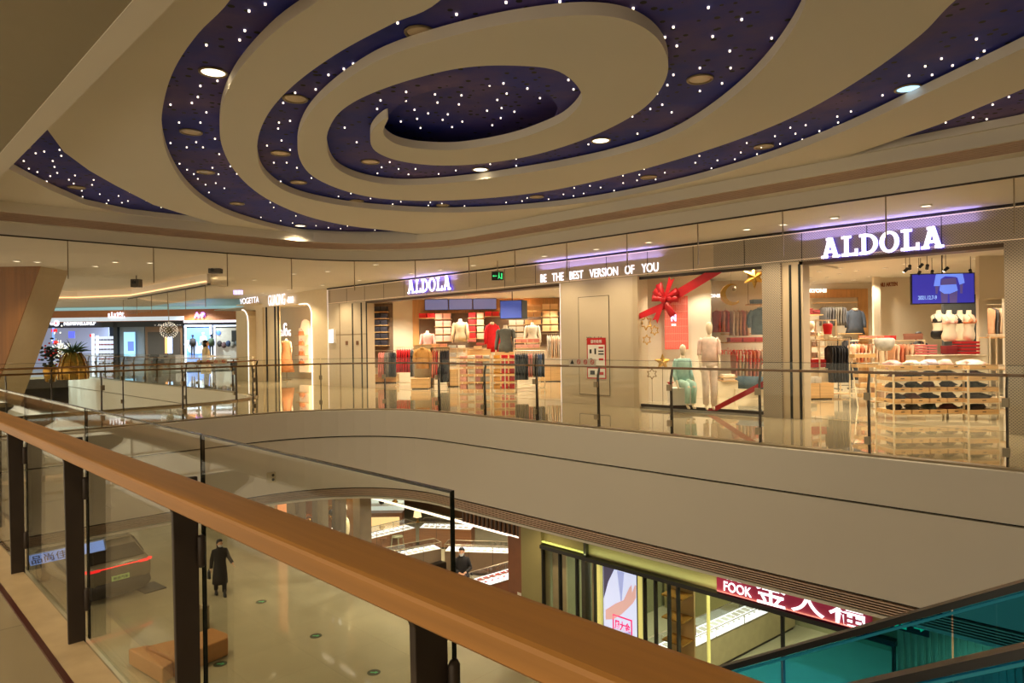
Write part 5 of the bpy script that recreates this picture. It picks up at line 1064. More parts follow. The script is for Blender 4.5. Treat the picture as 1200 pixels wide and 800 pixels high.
bust(1130, 14.95, 'armless ivory torso in a peach bra turned aside, right of the row', cm((226, 140, 96)), s=0.98, rz=0.5)
bust(1119.5, 15.3, 'bright cream torso with a black bra behind the front two', M_BLACK, s=1.0, mat_=mat('cream_torso', (250, 232, 200), 0.5))
bust(1095, 15.25, 'armless ivory torso in black bra and briefs, left of the row', M_BLACK, M_BLACK, s=0.95, rz=-0.5)
# hanging tv
X, z = cd(1105, 338, 15.6); TV = thing('hanging_screen', 'blue lit screen with a model in pale briefs hanging in the right store', 'screen', cf(X, 15.6, z), A45-0.12)
a = MB(); a.b2(-0.68, 0.68, 0, 0.07, -0.35, 0.35); a.build('case', M_BLACK, TV)
a = MB(); a.b2(-0.66, 0.66, -0.006, 0, -0.33, 0.33); a.build('display', glow('tv_violet', (48, 46, 150), 1.0), TV)
a = MB(); a.face([(-0.15, 0.33), (0.42, 0.33), (0.46, 0.12), (0.35, 0.08), (0.31, 0.24), (0.27, 0.26), (0.05, 0.28), (-0.05, 0.22), (-0.07, 0.06), (-0.20, 0.06)], -0.010, -0.006); a.face([(-0.06, 0.08), (0.28, 0.09), (0.31, -0.05), (0.14, -0.12), (0.02, -0.12), (-0.08, -0.04)], -0.012, -0.006); a.build('pale_clothes_image', glow('tv_pale', (100, 130, 230), 1.0), TV)
a = MB(); a.face([(-0.03, 0.22), (0.27, 0.24), (0.29, 0.09), (-0.05, 0.08)], -0.009, -0.006); a.face([(-0.06, -0.02), (0.10, -0.12), (0.09, -0.33), (-0.04, -0.33)], -0.009, -0.006); a.face([(0.31, -0.02), (0.13, -0.12), (0.14, -0.33), (0.29, -0.33)], -0.009, -0.006); a.face([(-0.17, 0.06), (-0.10, 0.06), (-0.12, -0.12), (-0.16, -0.12)], -0.009, -0.006); a.face([(0.36, 0.08), (0.42, 0.10), (0.41, -0.12), (0.36, -0.12)], -0.009, -0.006); a.build('figure_image', glow('tv_skin', (84, 72, 126), 0.8), TV)
o = text_mesh('caption', '2021.12.7-9', 0.1, glow('tv_text', (120, 150, 190), 1.5), 0.003, 0.002, TV, width=0.4, height=0.09); o.location = (-0.34, -0.012, -0.20)
a = MB(); a.tube([(0, 0.03, 0.35), (0, 0.03, 3.42-z)], 0.015); a.build('hanger', M_BLACK, TV)
wall45(cd(1101, 0, 17.5)[0], cd(1143, 0, 17.5)[0], 17.5, mat('slate_panel', (62, 66, 66), 0.6), 0, cd(1120, 345, 17.5)[1], 'wall_shop_dark_panel')
# mirror nook at right with garments
garments(cd(1152, 0, 17)[0], cd(1172, 0, 17)[0], 17.0, cd(1160, 358, 17)[1], 0.75, [(216, 160, 120), (96, 92, 90), (232, 196, 160), (240, 224, 200), (226, 150, 134)], lambda c: NAMEC[c]+' garment in the doorway at the right of the right store', 'garments in the doorway', th=0.1)
t = rackframe(cd(1162, 0, 17)[0], 17.0, 0.5, cd(1160, 357, 17)[1], 'slim rack in the doorway at the right of the right store')
gondola(cd(1162, 0, 15.2)[0], 15.3, 0.4, 0.35, cd(0, 411, 15.2)[1], 3, 'small oak-topped shelf stand before the doorway at right', uprights=2)
fill(cd(1162, 0, 15.2)[0], 15.3, 0.4, 0.35, cd(0, 411, 15.2)[1], 3, 0, [CR], 'on the small stand before the doorway', 'on the doorway stand', hh=0.1)
bx_ = boxgrid(1058, 1082, 389.5, 398.5, 1, 1, 16.0, (150, 96, 76), 'flat brown lettered board standing before the dark-haired person', None, name='display_board', board=False, depth=0.05)
X = cd(1062, 440, 16.2)[0]; rackframe(X, 16.2, 0.9, cd(1062, 399, 16.2)[1], 'cream rack of peach garments left of the rose gift boxes')
garments(X-0.43, X+0.43, 16.2, cd(1062, 400, 16.2)[1], 0.42, [(216, 160, 120), (232, 196, 160), (214, 120, 84), (216, 160, 120), (232, 196, 160), (216, 160, 120), (240, 224, 200), (216, 160, 120)], lambda c: NAMEC[c]+' garment on the rack left of the rose gift boxes', 'garments on the rack by the rose boxes', th=0.07, W=0.4)
# track spots
for k, (px, py, dk_) in enumerate([(1059, 316, 0), (1066, 313, 1), (1077, 311, 1), (1086, 312.5, 0), (1076, 320, 1), (1092, 319, 0), (1106, 315, 0), (1138, 318, 0)]):
    X, z = cd(px, py, 15.2+0.5*(k % 3)); Y = 15.2+0.5*(k % 3)
    if k == 0:
        sp = thing('track_spotlight', 'small ceiling spotlight above the hanging screen in the right store', 'spotlight', cf(X, Y, z), A45+0.5, 'ceiling spotlights above the hanging screen')
        a = MB(); a.tube([(0, 0, -0.05), (0.05, -0.07, 0.03)], 0.035, 10); a.build('can', M_BLACK, sp); a = MB(); a.tube([(0.0, 0.0, -0.052), (-0.004, 0.004, -0.06)], 0.03, 10); a.build('lens', M_LAMP, sp)
        a = MB(); a.tube([(0.02, -0.03, 0), (0.02, -0.03, 3.4-z)], 0.006, 5); a.build('stem', M_BLACK, sp)
    else: dup(sp, cf(X, Y, z), A45+random.uniform(-1.5, 1.5))
pts3 = []
for (px, py) in [(949, 326), (960, 318), (969, 325), (985, 314), (984, 321), (1004, 317), (1018, 324), (1037, 314), (1060, 309), (1143, 303), (955, 329), (1000, 328)]:
    X_, Z_ = sight(px, py); tt = (3.41-EYE)/Z_; q = cf(X_*tt, tt); pts3.append((q.x, q.y))
storelights(pts3, 3.412, 'small downlight in the ceiling of the right store', 'downlights of the right store', 105)
storelights([(-4.3, 14.2), (-3.2, 14.4), (-1.8, 14.6), (-4.9, 16), (-3.4, 16.5), (-1.6, 17.5)], 3.412, 'small downlight just inside the opening of the right store', 'downlights inside the right store opening', 110)

# ================================================================== LEFT SHOPS (rounded openings) y = 13.3
M_CRM = mat('rounded_front_cream', (224, 204, 166), 0.5, var=0.02)
wallbox('wall_front', -24.2, -23.05, 0, 3.66, M_CRM)
def X13(px): return ony(px, 400, YW)[0]
xo0, xo1 = X13(308), X13(366.5)
wallbox('wall_front', xo0-4.6, xo0, 0, 3.66, M_CRM) if False else None
wallbox('wall_front', xo1, -24.2, 0, 3.66, M_CRM)
ztop = ony(340, 357, YW)[1]
wallbox('wall_front', xo0, xo1, ztop, 3.66, M_CRM)
xp = X13(300)
wallbox('wall_front', xp, xo0, 0, 3.66, M_CRM)
a = MB(); n = 8; P = [(xo1, ztop-0.35)]
a = MB(); pts = [(xo1-0.02, YW-0.03, 0.0), (xo1-0.02, YW-0.03, ztop-0.45)]+[(xo1-0.02-0.45*(1-math.cos(PI/2*i/8)), YW-0.03, ztop-0.45+0.43*math.sin(PI/2*i/8)) for i in range(1, 9)]+[(xo1-1.0, YW-0.03, ztop-0.02)]
a.tube(pts, 0.02, 6); struct(a.build('trim_15', glow('arch_led', (255, 244, 235), 1.8)))
a = MB(); a.face([(xo1, ztop), (xo1, ztop-0.45)]+[(xo1-0.45*(1-math.cos(PI/2*i/6)), ztop-0.45+0.45*math.sin(PI/2*i/6)) for i in range(1, 7)], YW, YW+0.3); struct(a.build('trim_16', M_CRM))
# interior of the cream shop
a = MB(); a.b2(xo0-6, xo1+0.1, YW+2.2, YW+2.3, 0, 3.3); a.b2(xo1, xo1+0.1, YW+0.3, YW+2.2, 0, 3.3); struct(a.build('wall_shop_back', M_WALL))
struct(plate('ceiling', [[(xo0-6, YW+0.3), (xo1+0.1, YW+0.3), (xo1+0.1, YW+2.3), (xo0-6, YW+2.3)]], 3.3, 3.34, M_CEIL))
a = MB()
for px in (311.5, 321.5, 325.5): x = X13(px); a.b2(x-0.04, x+0.04, YW+0.02, YW+0.06, 0, ztop)
struct(a.build('trim_17', MATS['black_seam']))
wallbox('wall_front_door_panel', xo0, X13(326), 0, ztop, M_CRM, YW+0.06, YW+0.12)
o = text_mesh('store_sign', 'GUAONG', 0.2, M_SIGNW, 0.004, 0.0, width=X13(333.5)-X13(314), height=0.46); x_, z_ = ony(324, 351, YW-0.08); o.location = (x_, YW-0.08, z_); tag(o, 'glowing white sign over the rounded cream shop opening', 'sign')
o = text_mesh('store_sign', '◦格格格', 0.2, M_SIGNW, 0.004, 0.0, width=X13(344)-X13(336), height=0.28); x_, z_ = ony(340, 351, YW-0.08); o.location = (x_, YW-0.08, z_); tag(o, 'small glowing white characters right of the cream shop lettering', 'sign')
Xm = X13(335); DM = thing('dress_mannequin', 'tan-clad headless mannequin inside the rounded cream shop', 'mannequin', (ony(335.5, 400, YW+1.0)[0], YW+1.0, 0.0), A45)
a = torso_mb(True); a.v = [(v[0], v[1], v[2]+1.15) for v in a.v]; a.build('body', M_SKIN, DM, True)
a = MB(); a.loft([(0, 0, 0.35, 0.34, 0.26), (0, 0, 0.9, 0.24, 0.18), (0, 0, 1.40, 0.15, 0.12), (0, 0, 1.62, 0.19, 0.14), (0, 0, 1.72, 0.17, 0.1)], 18); a.build('dress', cm((196, 130, 84)), DM, True)
a = MB(); a.tube([(0, 0, 0.02), (0, 0, 0.5)], 0.02); a.cyl((0, 0, 0), 0.18, 0.02); a.build('stand', M_STEEL, DM)
nx = ony(353.5, 400, YW+1.8)[0]
NI = thing('arched_niche', 'glowing arched wall niche with tan bags inside the rounded cream shop', 'display niche', (nx, YW+1.9, 0.3))
a = MB(); a.b2(-0.45, 0.45, 0.0, 0.2, 0, 2.0); a.loft([(0, 0.1, 2.0, 0.45, 0.1), (0, 0.1, 2.3, 0.3, 0.1), (0, 0.1, 2.4, 0.05, 0.05)], 16); a.build('arch', glow('niche_glow', (255, 226, 180), 0.5), NI)
for j in range(4): a = MB(); a.b2(-0.45, 0.45, -0.2, 0.0, 0.3+0.45*j, 0.33+0.45*j); a.build('shelf', M_WOODL, NI)
for j in range(4):
    a = MB(); a.loft([(0, 0, 0, 0.26, 0.08), (0, 0, 0.16, 0.22, 0.06), (0, 0, 0.18, 0.18, 0.04)], 10); b_ = a.build('handbag', cm((206, 120, 70)), loc=(nx, YW+1.78, 0.635+0.45*j)); tag(b_, 'tan handbag on the arched niche, '+['lowest', 'second from the bottom', 'third from the bottom', 'topmost'][j], 'handbag')
    h_ = MB(); h_.tube([(-0.12, 0, 0.16), (-0.06, 0, 0.27), (0.06, 0, 0.27), (0.12, 0, 0.16)], 0.01, 6); h_.build('handle', cm((150, 80, 40)), b_)
o = text_mesh('shop_lettering', 'C', 0.2, M_SIGNW, 0.02, 0.01, width=0.3, height=0.36); x_, z_ = ony(334, 383, YW+1.2); o.location = (x_, YW+1.2, z_); tag(o, 'glowing white C on the back of the cream shop', 'sign')
o = text_mesh('shop_lettering', 'GUAONG', 0.2, M_SIGNW, 0.004, 0.0, width=1.0, height=0.28); x_, z_ = ony(334.5, 390, YW+1.2); o.location = (x_, YW+1.2, z_); tag(o, 'small glowing white word under the C in the cream shop', 'sign')
for p in ((xo1-0.8, YW+0.9), (xo1-1.9, YW+0.9), (xo1-3.0, YW+1.0)): downlight('store_downlight', p[0], p[1], 3.292, 0.05, True, 'small downlight inside the rounded cream shop', 'downlights of the cream shop', 220, STOREW)
# second rounded pier
xq = X13(286)
PI_ = [(xq, 0), (xp, 0), (xp, 2.6)]+[(xp-0.6*(1-math.cos(PI/2*i/6)), 2.6+0.5*math.sin(PI/2*i/6)) for i in range(1, 7)]+[(xq, 3.1)]
a = MB(); a.face(PI_, YW-0.35, YW+0.3); struct(a.build('wall_front_pier', M_CRM))
a = MB(); a.tube([(xp+0.03, YW-0.36, 0), (xp+0.03, YW-0.36, 2.6)]+[(xp+0.03-0.6*(1-math.cos(PI/2*i/6)), YW-0.36, 2.6+0.53*math.sin(PI/2*i/6)) for i in range(1, 7)], 0.022, 6); struct(a.build('trim_18', MATS['arch_led']))
a = MB(); a.b2(xq, xp-0.01, YW+0.0, YW+0.3, 3.1, 3.66); struct(a.build('wall_front', M_CRM))
o = text_mesh('store_sign', 'VOGETTA', 0.2, M_SIGNW, 0.004, 0.0, width=ony(303, 352, YW-0.45)[0]-ony(281, 352, YW-0.45)[0], height=0.26); x_, z_ = ony(292, 352, YW-0.45); o.location = (x_, YW-0.45, z_); tag(o, 'small glowing sign over the narrow rounded pier left of the cream shop', 'sign')
a = MB(); a.b2(x_-1.2, xo0, YW-0.50, YW+0.05, z_-0.18, z_-0.13); struct(a.build('trim_36', M_CRM))
t = thing('blade_sign', 'violet-white glowing panel sign hanging left of the cream shop', 'sign', cf(*[(cd(279.5, 341, 26)[0]), 26], cd(279, 345, 26)[1]), A45)
a = MB(); 
for k in range(3): a.b2(-0.18+0.12*k, -0.09+0.12*k, -0.04, 0.04, 0, 0.23)
a.build('glowing_panel', glow('violet_white', (200, 185, 255), 1.5), t); a = MB(); a.tube([(0, 0, 0.23), (0, 0, 3.3-t.location.z if t.location.z < 3.2 else 0.3)], 0.012); a.build('hanger', M_STEEL, t)
# ================================================================== FAR LEFT: COVE, SLANTED COLUMN, FAR SHOPS
def at45(px, py, Y): X, z = cd(px, py, Y); return cf(X, Y, z)
a = MB(); cove = [(-20.2, 7.8), (-24, 7.8), (-27.2, 7.8), (-29.5, 6.6), (-31, 4.5), (-31.5, 1), (-31.5, -5)]
sweep(a, cove, rect(-0.05, 0.05, 3.33, 3.66)); sweep(a, cove, rect(-0.05, 0.22, 3.33, 3.38)); struct(a.build('trim_19', M_SOFF))
a = MB(); sweep(a, cove, rect(0.06, 0.12, 3.42, 3.45)); struct(a.build('trim_20', glow('cove_led', (255, 206, 150), 1.4)))
struct(plate('ceiling', [[(-20.2, 7.8), (-27.2, 7.8), (-29.5, 6.6), (-31, 4.5), (-31.5, 1), (-31.5, -5), (-43.5, -5), (-43.5, -1.9), (-31.8, 9.8), (-25, 9.8), (-20.2, 8.3)]], 3.30, 3.34, M_SOFF))
a = MB(); sweep(a, [(-31.8, 9.8), (-43.5, -1.9)], rect(-0.05, 0.05, 3.30, 3.66)); struct(a.build('trim_34', M_SOFF))
struct(plate('ceiling', [[(-30, 8), (-30, 14), (-50, 30), (-71, 30), (-71, -4), (-46, -4)]], 4.42, 4.5, mat('far_hall_ceiling', (150, 190, 196), 0.6)))
for q_ in ((-46, 6), (-42, 8), (-52, 12), (-50, 4), (-57, 16), (-50, 18)): lamp('far_hall_lamp', (q_[0], q_[1], 4.35), 1100, (0.75, 0.95, 1.0), 2.6, 0.15)  # cool hall lamps
SC = thing('slanted_column', 'huge leaning column, oak veneer on its left face and beige on its right', 'column', cf(-12.6, 17.4, 0), A45)
def slab(mb, quad, Y, d):  # quad of px points on plane Y -> prism of depth d behind it
    P = [cd(x, y, Y) for x, y in quad]; mb.face([(p[0]+12.6, p[1]) for p in P], Y-17.4, Y-17.4+d)
a = MB(); slab(a, [(-70, 308), (48.5, 308), (-13.5, 480), (-132, 480)], 17.42, 1.12); a.build('beige_shaft', mat('column_beige', (168, 152, 122), 0.6, var=0.02), SC)
a = MB(); slab(a, [(-70, 308), (48.3, 308), (-13.7, 480), (-132, 480)], 17.38, 0.03); a.build('oak_face', wood('oak_veneer', (124, 80, 32), 0.5, 2, 0.4), SC)
a = MB(); slab(a, [(-72, 300), (52, 300), (50, 308), (-70, 308)], 17.35, 1.25); a.build('head_trim', M_SOFF, SC)
YF = 50.0
def fbox(nm, px0, px1, py0, py1, m, Y=YF, d=0.2, st=True, cat=None, label=None, group=None):
    X0, zt = cd(px0, py0, Y); X1, zb = cd(px1, py1, Y); a = MB(); a.b2(-(X1-X0)/2, (X1-X0)/2, 0, d, 0, zt-zb)
    o = a.build(nm, m, loc=cf((X0+X1)/2, Y, zb), rz=A45)
    if st: struct(o)
    else: tag(o, label, cat, group)
    return o
M_FARW = mat('far_shop_grey', (120, 122, 130), 0.5); M_FARD = mat('far_fascia_dark', (26, 28, 36), 0.5); M_FARB = mat('far_brown_band', (170, 96, 48), 0.5)
M_FARL = glow('far_lit_back', (150, 155, 185), 0.5)
fbox('trim_35', -20, 320, 357.5, 365, glow('far_cove', (150, 188, 192), 0.55), YF-0.5, 0.1)  # emissive strip stands in for cool light on the far ceiling
fbox('wall_far_header', -20, 320, 365.5, 374, M_FARB, YF-0.6, 0.5)
fbox('wall_far', -20, 320, 374, 436, M_FARD, YF+3, 0.2)
fbox('trim_21', -20, 215, 373.6, 375, glow('far_line', (190, 195, 205), 0.8), YF-0.7, 0.1)
fbox('wall_far_fascia', 30, 119, 375, 383.5, mat('navy_fascia', (20, 24, 46), 0.4), YF-0.1, 0.3)
fbox('wall_far_backdrop', 30, 128, 384, 432, M_FARL, YF+2.5, 0.1)
fbox('wall_far_fascia', 119, 216, 375, 382, M_FARD, YF-0.1, 0.3)
fbox('wall_far_pier', 132.5, 138, 375, 434, M_FARD, YF-0.1, 0.5)
fbox('wall_far', 138, 170, 382, 434, M_FARW, YF+0.2, 0.2)
fbox('wall_far', 170, 214, 375, 434, mat('far_brown_wall', (120, 84, 58), 0.5), YF+0.1, 0.2)
fbox('wall_far', 173, 211, 389, 434, mat('far_dark_door', (62, 48, 38), 0.5), YF, 0.1)
fbox('wall_far', 214, 290, 375, 436, M_FARD, YF, 0.2)
a = MB(); X0 = cd(60, 379, YF)[0]
o = text_mesh('store_sign', 'NEWBAILUNLP', 0.4, glow('far_sign', (235, 240, 255), 1.5), 0.04, 0.02, width=cd(112, 0, YF)[0]-cd(75, 0, YF)[0], height=0.30); X, z = cd(93.5, 378.6, YF-0.3); o.location = cf(X, YF-0.3, z); o.rotation_euler.z = A45; tag(o, 'small distant glowing white store name on the navy fascia at far left', 'sign')
o = text_mesh('store_sign', '新百', 0.4, MATS['far_sign'], 0.04, 0.02, width=0.6, height=0.30); X, z = cd(63.5, 378.6, YF-0.3); o.location = cf(X, YF-0.3, z); o.rotation_euler.z = A45; tag(o, 'two distant glowing characters at the left end of the navy fascia', 'sign')
X, z = cd(70.8, 379, YF-0.3); LG = thing('store_logo', 'round red and white logo between the distant glowing names', 'sign', cf(X, YF-0.75, z), A45)
a = MB(); a.tube([(0, 0.03, 0), (0, -0.01, 0)], 0.2, 20); a.build('disc', glow('logo_white', (230, 235, 255), 2.5), LG); a = MB(); a.face(star_poly(0.15, 0.06, 3), -0.04, -0.015); a.build('emblem', glow('logo_red', (220, 40, 40), 2), LG)
# far left shop contents
for k, (p0, p1, q0, q1, c, s, lb) in enumerate([(107, 110, 391, 431, (235, 240, 255), 3, 'tall white glowing door post of the distant sports shop'), (112, 115, 393, 427, (210, 220, 250), 2, 'narrower glowing panel right of the distant white door post'), (80, 87, 388, 396, (90, 100, 220), 2, 'small blue-violet screen high in the distant sports shop'), (61, 63, 384, 402, (110, 150, 250), 2.5, 'thin blue glowing strip at the left of the distant sports shop'), (60, 66, 385.5, 389, (230, 40, 40), 2, 'small red glowing shape at the top left of the distant sports shop'), (105, 107.5, 391.5, 394.5, (230, 30, 30), 2, 'tiny red glowing square left of the white door post'), (62, 68, 399, 403, (230, 60, 50), 1.5, 'red display block low at the left of the distant sports shop')]):
    fbox('light_box', p0, p1, q0, q1, glow('far_g%d' % k, c, s*0.55), YF-0.2, 0.1, False, 'lit panel', lb)
SHB = thing('shoe_shelf', 'distant lit shelf of dark shoes in the sports shop', 'shelf unit', at45(123.5, 432, YF+0.4), A45)
a = MB(); W_ = 0.85; a.b2(-W_, W_, 0.15, 0.2, 0, 2.4); a.build('back', glow('shelf_white', (200, 205, 225), 0.9), SHB)
for j in range(6): a = MB(); a.b2(-W_, W_, -0.1, 0.15, 0.3+0.35*j, 0.33+0.35*j); a.build('board', M_WHITE, SHB)
for j in range(6):
    a = MB(); [a.box((-0.7+0.24*i, 0.02, 0.39+0.35*j), (0.16, 0.1, 0.09)) for i in range(7)]; a.build('shoes', cm([(60, 40, 40), (140, 40, 40), (50, 50, 60)][j % 3]), SHB)['kind'] = 'stuff'
fbox('poster_light_box', 145, 158, 389, 418, glow('far_poster', (150, 200, 235), 1.0), YF-0.1, 0.1, False, 'light box', 'distant pale blue poster light box right of the dark pier')
fbox('poster_figure', 149.5, 156.5, 400, 411, glow('far_poster_fig', (90, 110, 190), 1.0), YF-0.15, 0.04, False, 'poster print', 'blue printed figure on the distant pale blue poster')
o = text_mesh('store_sign', '山岚', 0.5, glow('far_sign2', (230, 220, 235), 2.2), 0.03, 0.02, width=cd(146, 0, YF)[0]-cd(127, 0, YF)[0], height=0.42); X, z = cd(136.5, 369, YF-0.8); o.location = cf(X, YF-0.8, z); o.rotation_euler.z = A45; tag(o, 'white characters on the distant brown header', 'sign')
o = text_mesh('store_sign', 'A·B', 0.5, glow('far_sign3', (180, 110, 255), 2.6), 0.03, 0.02, width=0.8, height=0.4); X, z = cd(234, 369, YF-0.8); o.location = cf(X, YF-0.8, z); o.rotation_euler.z = A45; tag(o, 'violet lettering on the distant brown header', 'sign')
o = text_mesh('store_sign', '◦ ALDORA ◦◦', 0.5, glow('far_sign4', (190, 180, 170), 1.0), 0.03, 0.0, width=cd(212, 0, YF)[0]-cd(181, 0, YF)[0], height=0.14); X, z = cd(196.5, 380.5, YF-0.2); o.location = cf(X, YF-0.2, z); o.rotation_euler.z = A45; tag(o, 'faint small lettering over the distant brown shop', 'sign')
def ledframe(px0, px1, py0, py1, label, backm):
    X0, zt = cd(px0, py0, YF-0.3); X1, zb = cd(px1, py1, YF-0.3); t = thing('led_shop_window', label, 'shop window', cf((X0+X1)/2, YF-0.3, zb), A45); w_ = (X1-X0)/2; h = zt-zb
    a = MB(); f = 0.09; a.b2(-w_, w_, 0, 0.1, h-f, h); a.b2(-w_, -w_+f, 0, 0.1, 0, h); a.b2(w_-f, w_, 0, 0.1, 0, h); a.build('led_frame', glow('far_led', (235, 240, 255), 1.5), t)
    a = MB(); a.b2(-w_+f, w_-f, 0.12, 0.15, 0.05, h-0.2); a.build('backdrop', backm, t); return t, w_, h
t, w_, h = ledframe(216, 248, 381, 424, 'distant white framed window with a blue picture and three dark mannequins', glow('far_blue', (96, 146, 240), 1.0))
a = MB(); a.ball((-0.55, 0.08, 1.3), 0.5, 12, 1, 0.05, 0.7); a.ball((-0.1, 0.08, 0.9), 0.5, 12, 1.4, 0.05, 0.6); a.build('snow_print', glow('far_snow', (205, 220, 250), 1.0), t)
for k, xx in enumerate((-0.72, 0.05, 0.62)):
    m_ = thing('shop_mannequin', 'distant mannequin in the blue-lit window, '+['left', 'middle', 'right'][k]+' of three', 'mannequin', t.matrix_basis @ Vector((xx, -0.35, 0.15)) if False else cf(cd(232, 0, YF-0.65)[0]+xx, YF-0.65, t.location.z+0.3+0.15*(k == 1)), A45)
    a = torso_mb(True); a.v = [(v[0], v[1], v[2]+0.84) for v in a.v]; a.ball((0, -0.01, 1.62), 0.1, 10); 
    for q in (-1, 1): a.tube([(q*0.085, 0, 0.9), (q*0.085, 0, 0.4), (q*0.08, 0, 0.02)], [0.08, 0.055, 0.035], 8)
    a.build('body', [cm((50, 46, 52)), M_WHITE, cm((50, 50, 60))][k], m_, True)
    a = MB(); a.loft([(0, 0, 0.9, 0.2, 0.14), (0, 0, 1.38, 0.2, 0.13), (0, 0, 1.44, 0.1, 0.08)], 12); a.build('jacket', [cm((60, 50, 50)), cm((230, 230, 240)), cm((70, 80, 60))][k], m_, True)
t, w_, h = ledframe(250, 287, 381, 424, 'distant white framed window with a dark screen, left of the cream pier', mat('far_interior_tan', (150, 140, 128), 0.6, emit=(150, 140, 128), es=0.35))
a = MB(); a.b2(0.15, 0.85, 0.08, 0.12, h-1.35, h-0.4); a.build('dark_screen', M_BLACK, t); a = MB(); a.ball((-0.8, 0.08, h-0.55), 0.18, 10, 1, 0.2, 1); a.build('blue_globe', glow('far_blueball', (70, 110, 240), 1), t)
for j in range(5): a = MB(); a.ball((-0.7+0.32*j, 0.0, h-1.35-0.1*(j % 2)), 0.2, 8, 1, 0.5, 1.2); a.build('display_item', cm([(60, 50, 50), (90, 60, 60), (40, 50, 80), (120, 110, 100), (60, 60, 60)][j]), t, True)
fbox('trim_22', 215, 290, 375.4, 377, glow('far_line2', (245, 240, 255), 1.4), YF-0.4, 0.1)
X, z = cd(222, 377, YF-0.4)
fbox('column_light', 196.5, 200.5, 395, 414, glow('far_col', (170, 200, 250), 1.6), YF-1, 0.2, False, 'lit column', 'distant pale blue lit column under the globe lamp')
fbox('column_light', 193, 195.5, 395, 414, glow('far_col2', (230, 150, 90), 1.2), YF-1, 0.2, False, 'lit column', 'distant thin orange lit column beside the pale blue one')
# globe chandelier
c_ = at45(198, 387, 38.0); GC = thing('globe_chandelier', 'round globe lamp made of many tiny bulbs hanging in the distance', 'chandelier', c_, A45)
a = MB(); a.ball((0, 0, 0), 0.20, 14); a.build('core', mat('globe_core', (120, 96, 60), 0.5), GC, True)
a = MB(); a.tube([(0, 0, 0.3), (0, 0, 4.42-c_.z)], 0.02); a.build('stem', M_STEEL, GC)
a = MB(); n = 150
for i in range(n):
    zz = 1-2*(i+0.5)/n; r_ = math.sqrt(1-zz*zz); q = i*2.39996; a.ball((0.45*r_*math.cos(q), 0.45*r_*math.sin(q), 0.45*zz), 0.017, 6)
a.build('bulbs', glow('bulb_white', (255, 240, 215), 1.3), GC)['kind'] = 'stuff'
# planter group
M_BRASS = mat('brass', (190, 140, 60), 0.25, 0.8, var=0.2)
c_ = at45(86, 444, 33.5); PL = thing('brass_planter', 'large brass ribbed dome planter with a spiky green palm across the second void', 'planter', (c_.x, c_.y, 0.0), A45)
a = MB(); a.loft([(0, 0, 0, 0.62, 0.62), (0, 0, 0.5, 0.62, 0.62), (0, 0, 0.95, 0.5, 0.5), (0, 0, 1.3, 0.32, 0.32)], 20); a.build('pot', M_BRASS, PL, True)
a = MB()
for i in range(10):
    q = 2*PI*i/10; a.tube([(0.64*math.cos(q), 0.64*math.sin(q), 0), (0.64*math.cos(q), 0.64*math.sin(q), 0.5), (0.52*math.cos(q), 0.52*math.sin(q), 0.98), (0.33*math.cos(q), 0.33*math.sin(q), 1.32)], 0.025, 5)
a.build('ribs', M_BRASS, PL)
M_LEAF = mat('leaf_green', (52, 74, 34), 0.6, var=0.3); a = MB(); rr = random.Random(5)
for i in range(46):
    q = rr.uniform(0, 2*PI); L = rr.uniform(0.5, 0.95); e = rr.uniform(0.3, 1.3); P = [(0, 0, 1.3)]
    for j in (1, 2, 3): t_ = j/3; P.append((math.cos(q)*math.cos(e)*L*t_, math.sin(q)*math.cos(e)*L*t_, 1.3+L*math.sin(e)*t_-0.2*t_*t_))
    a.tube(P, [0.02, 0.035, 0.025, 0.004], 4)
a.build('fronds', M_LEAF, PL)
c_ = at45(70, 440, 36.0); PB = thing('blossom_tree', 'white blossoming artificial tree left of the brass planter', 'tree', (c_.x, c_.y, 0), 0)
a = MB(); a.tube([(0, 0, 0), (0.05, 0, 0.7), (0, 0.03, 1.4)], [0.06, 0.04, 0.03], 6)
for i in range(12): q = 2.4*i; a.tube([(0, 0.03, 0.8+0.05*i), (0.35*math.cos(q), 0.35*math.sin(q), 1.2+0.06*i)], [0.02, 0.008], 5)
a.build('trunk', mat('bark', (84, 60, 44), 0.8), PB)
a = MB(); [a.ball((rr.gauss(0, 0.22), rr.gauss(0, 0.22), 1.35+rr.gauss(0, 0.38)), 0.04, 6) for i in range(170)]; a.build('blossom', mat('blossom_white', (240, 226, 206), 0.7), PB)['kind'] = 'stuff'
c_ = at45(59, 442, 31.5); PB = thing('leafy_plant', 'dark green and red bush in a brass hoop pot by the slanted column', 'plant', (c_.x, c_.y, 0), 0)
a = MB(); [a.ball((rr.gauss(0, 0.16), rr.gauss(0, 0.16), 1.25+rr.gauss(0, 0.28)), 0.09, 6, 1, 1, 0.6) for i in range(80)]; a.build('foliage', mat('dark_leaf', (24, 34, 24), 0.7), PB)
a = MB(); [a.ball((rr.gauss(0, 0.2), rr.gauss(0, 0.2), 1.35+rr.gauss(0, 0.25)), 0.05, 6) for i in range(16)]; a.build('red_flowers', mat('flower_red', (200, 40, 36), 0.6), PB)
a = MB(); a.loft([(0, 0, 0, 0.2, 0.2), (0, 0, 0.5, 0.3, 0.3), (0, 0, 0.8, 0.22, 0.22)], 14); a.build('pot', M_BRASS, PB, True)
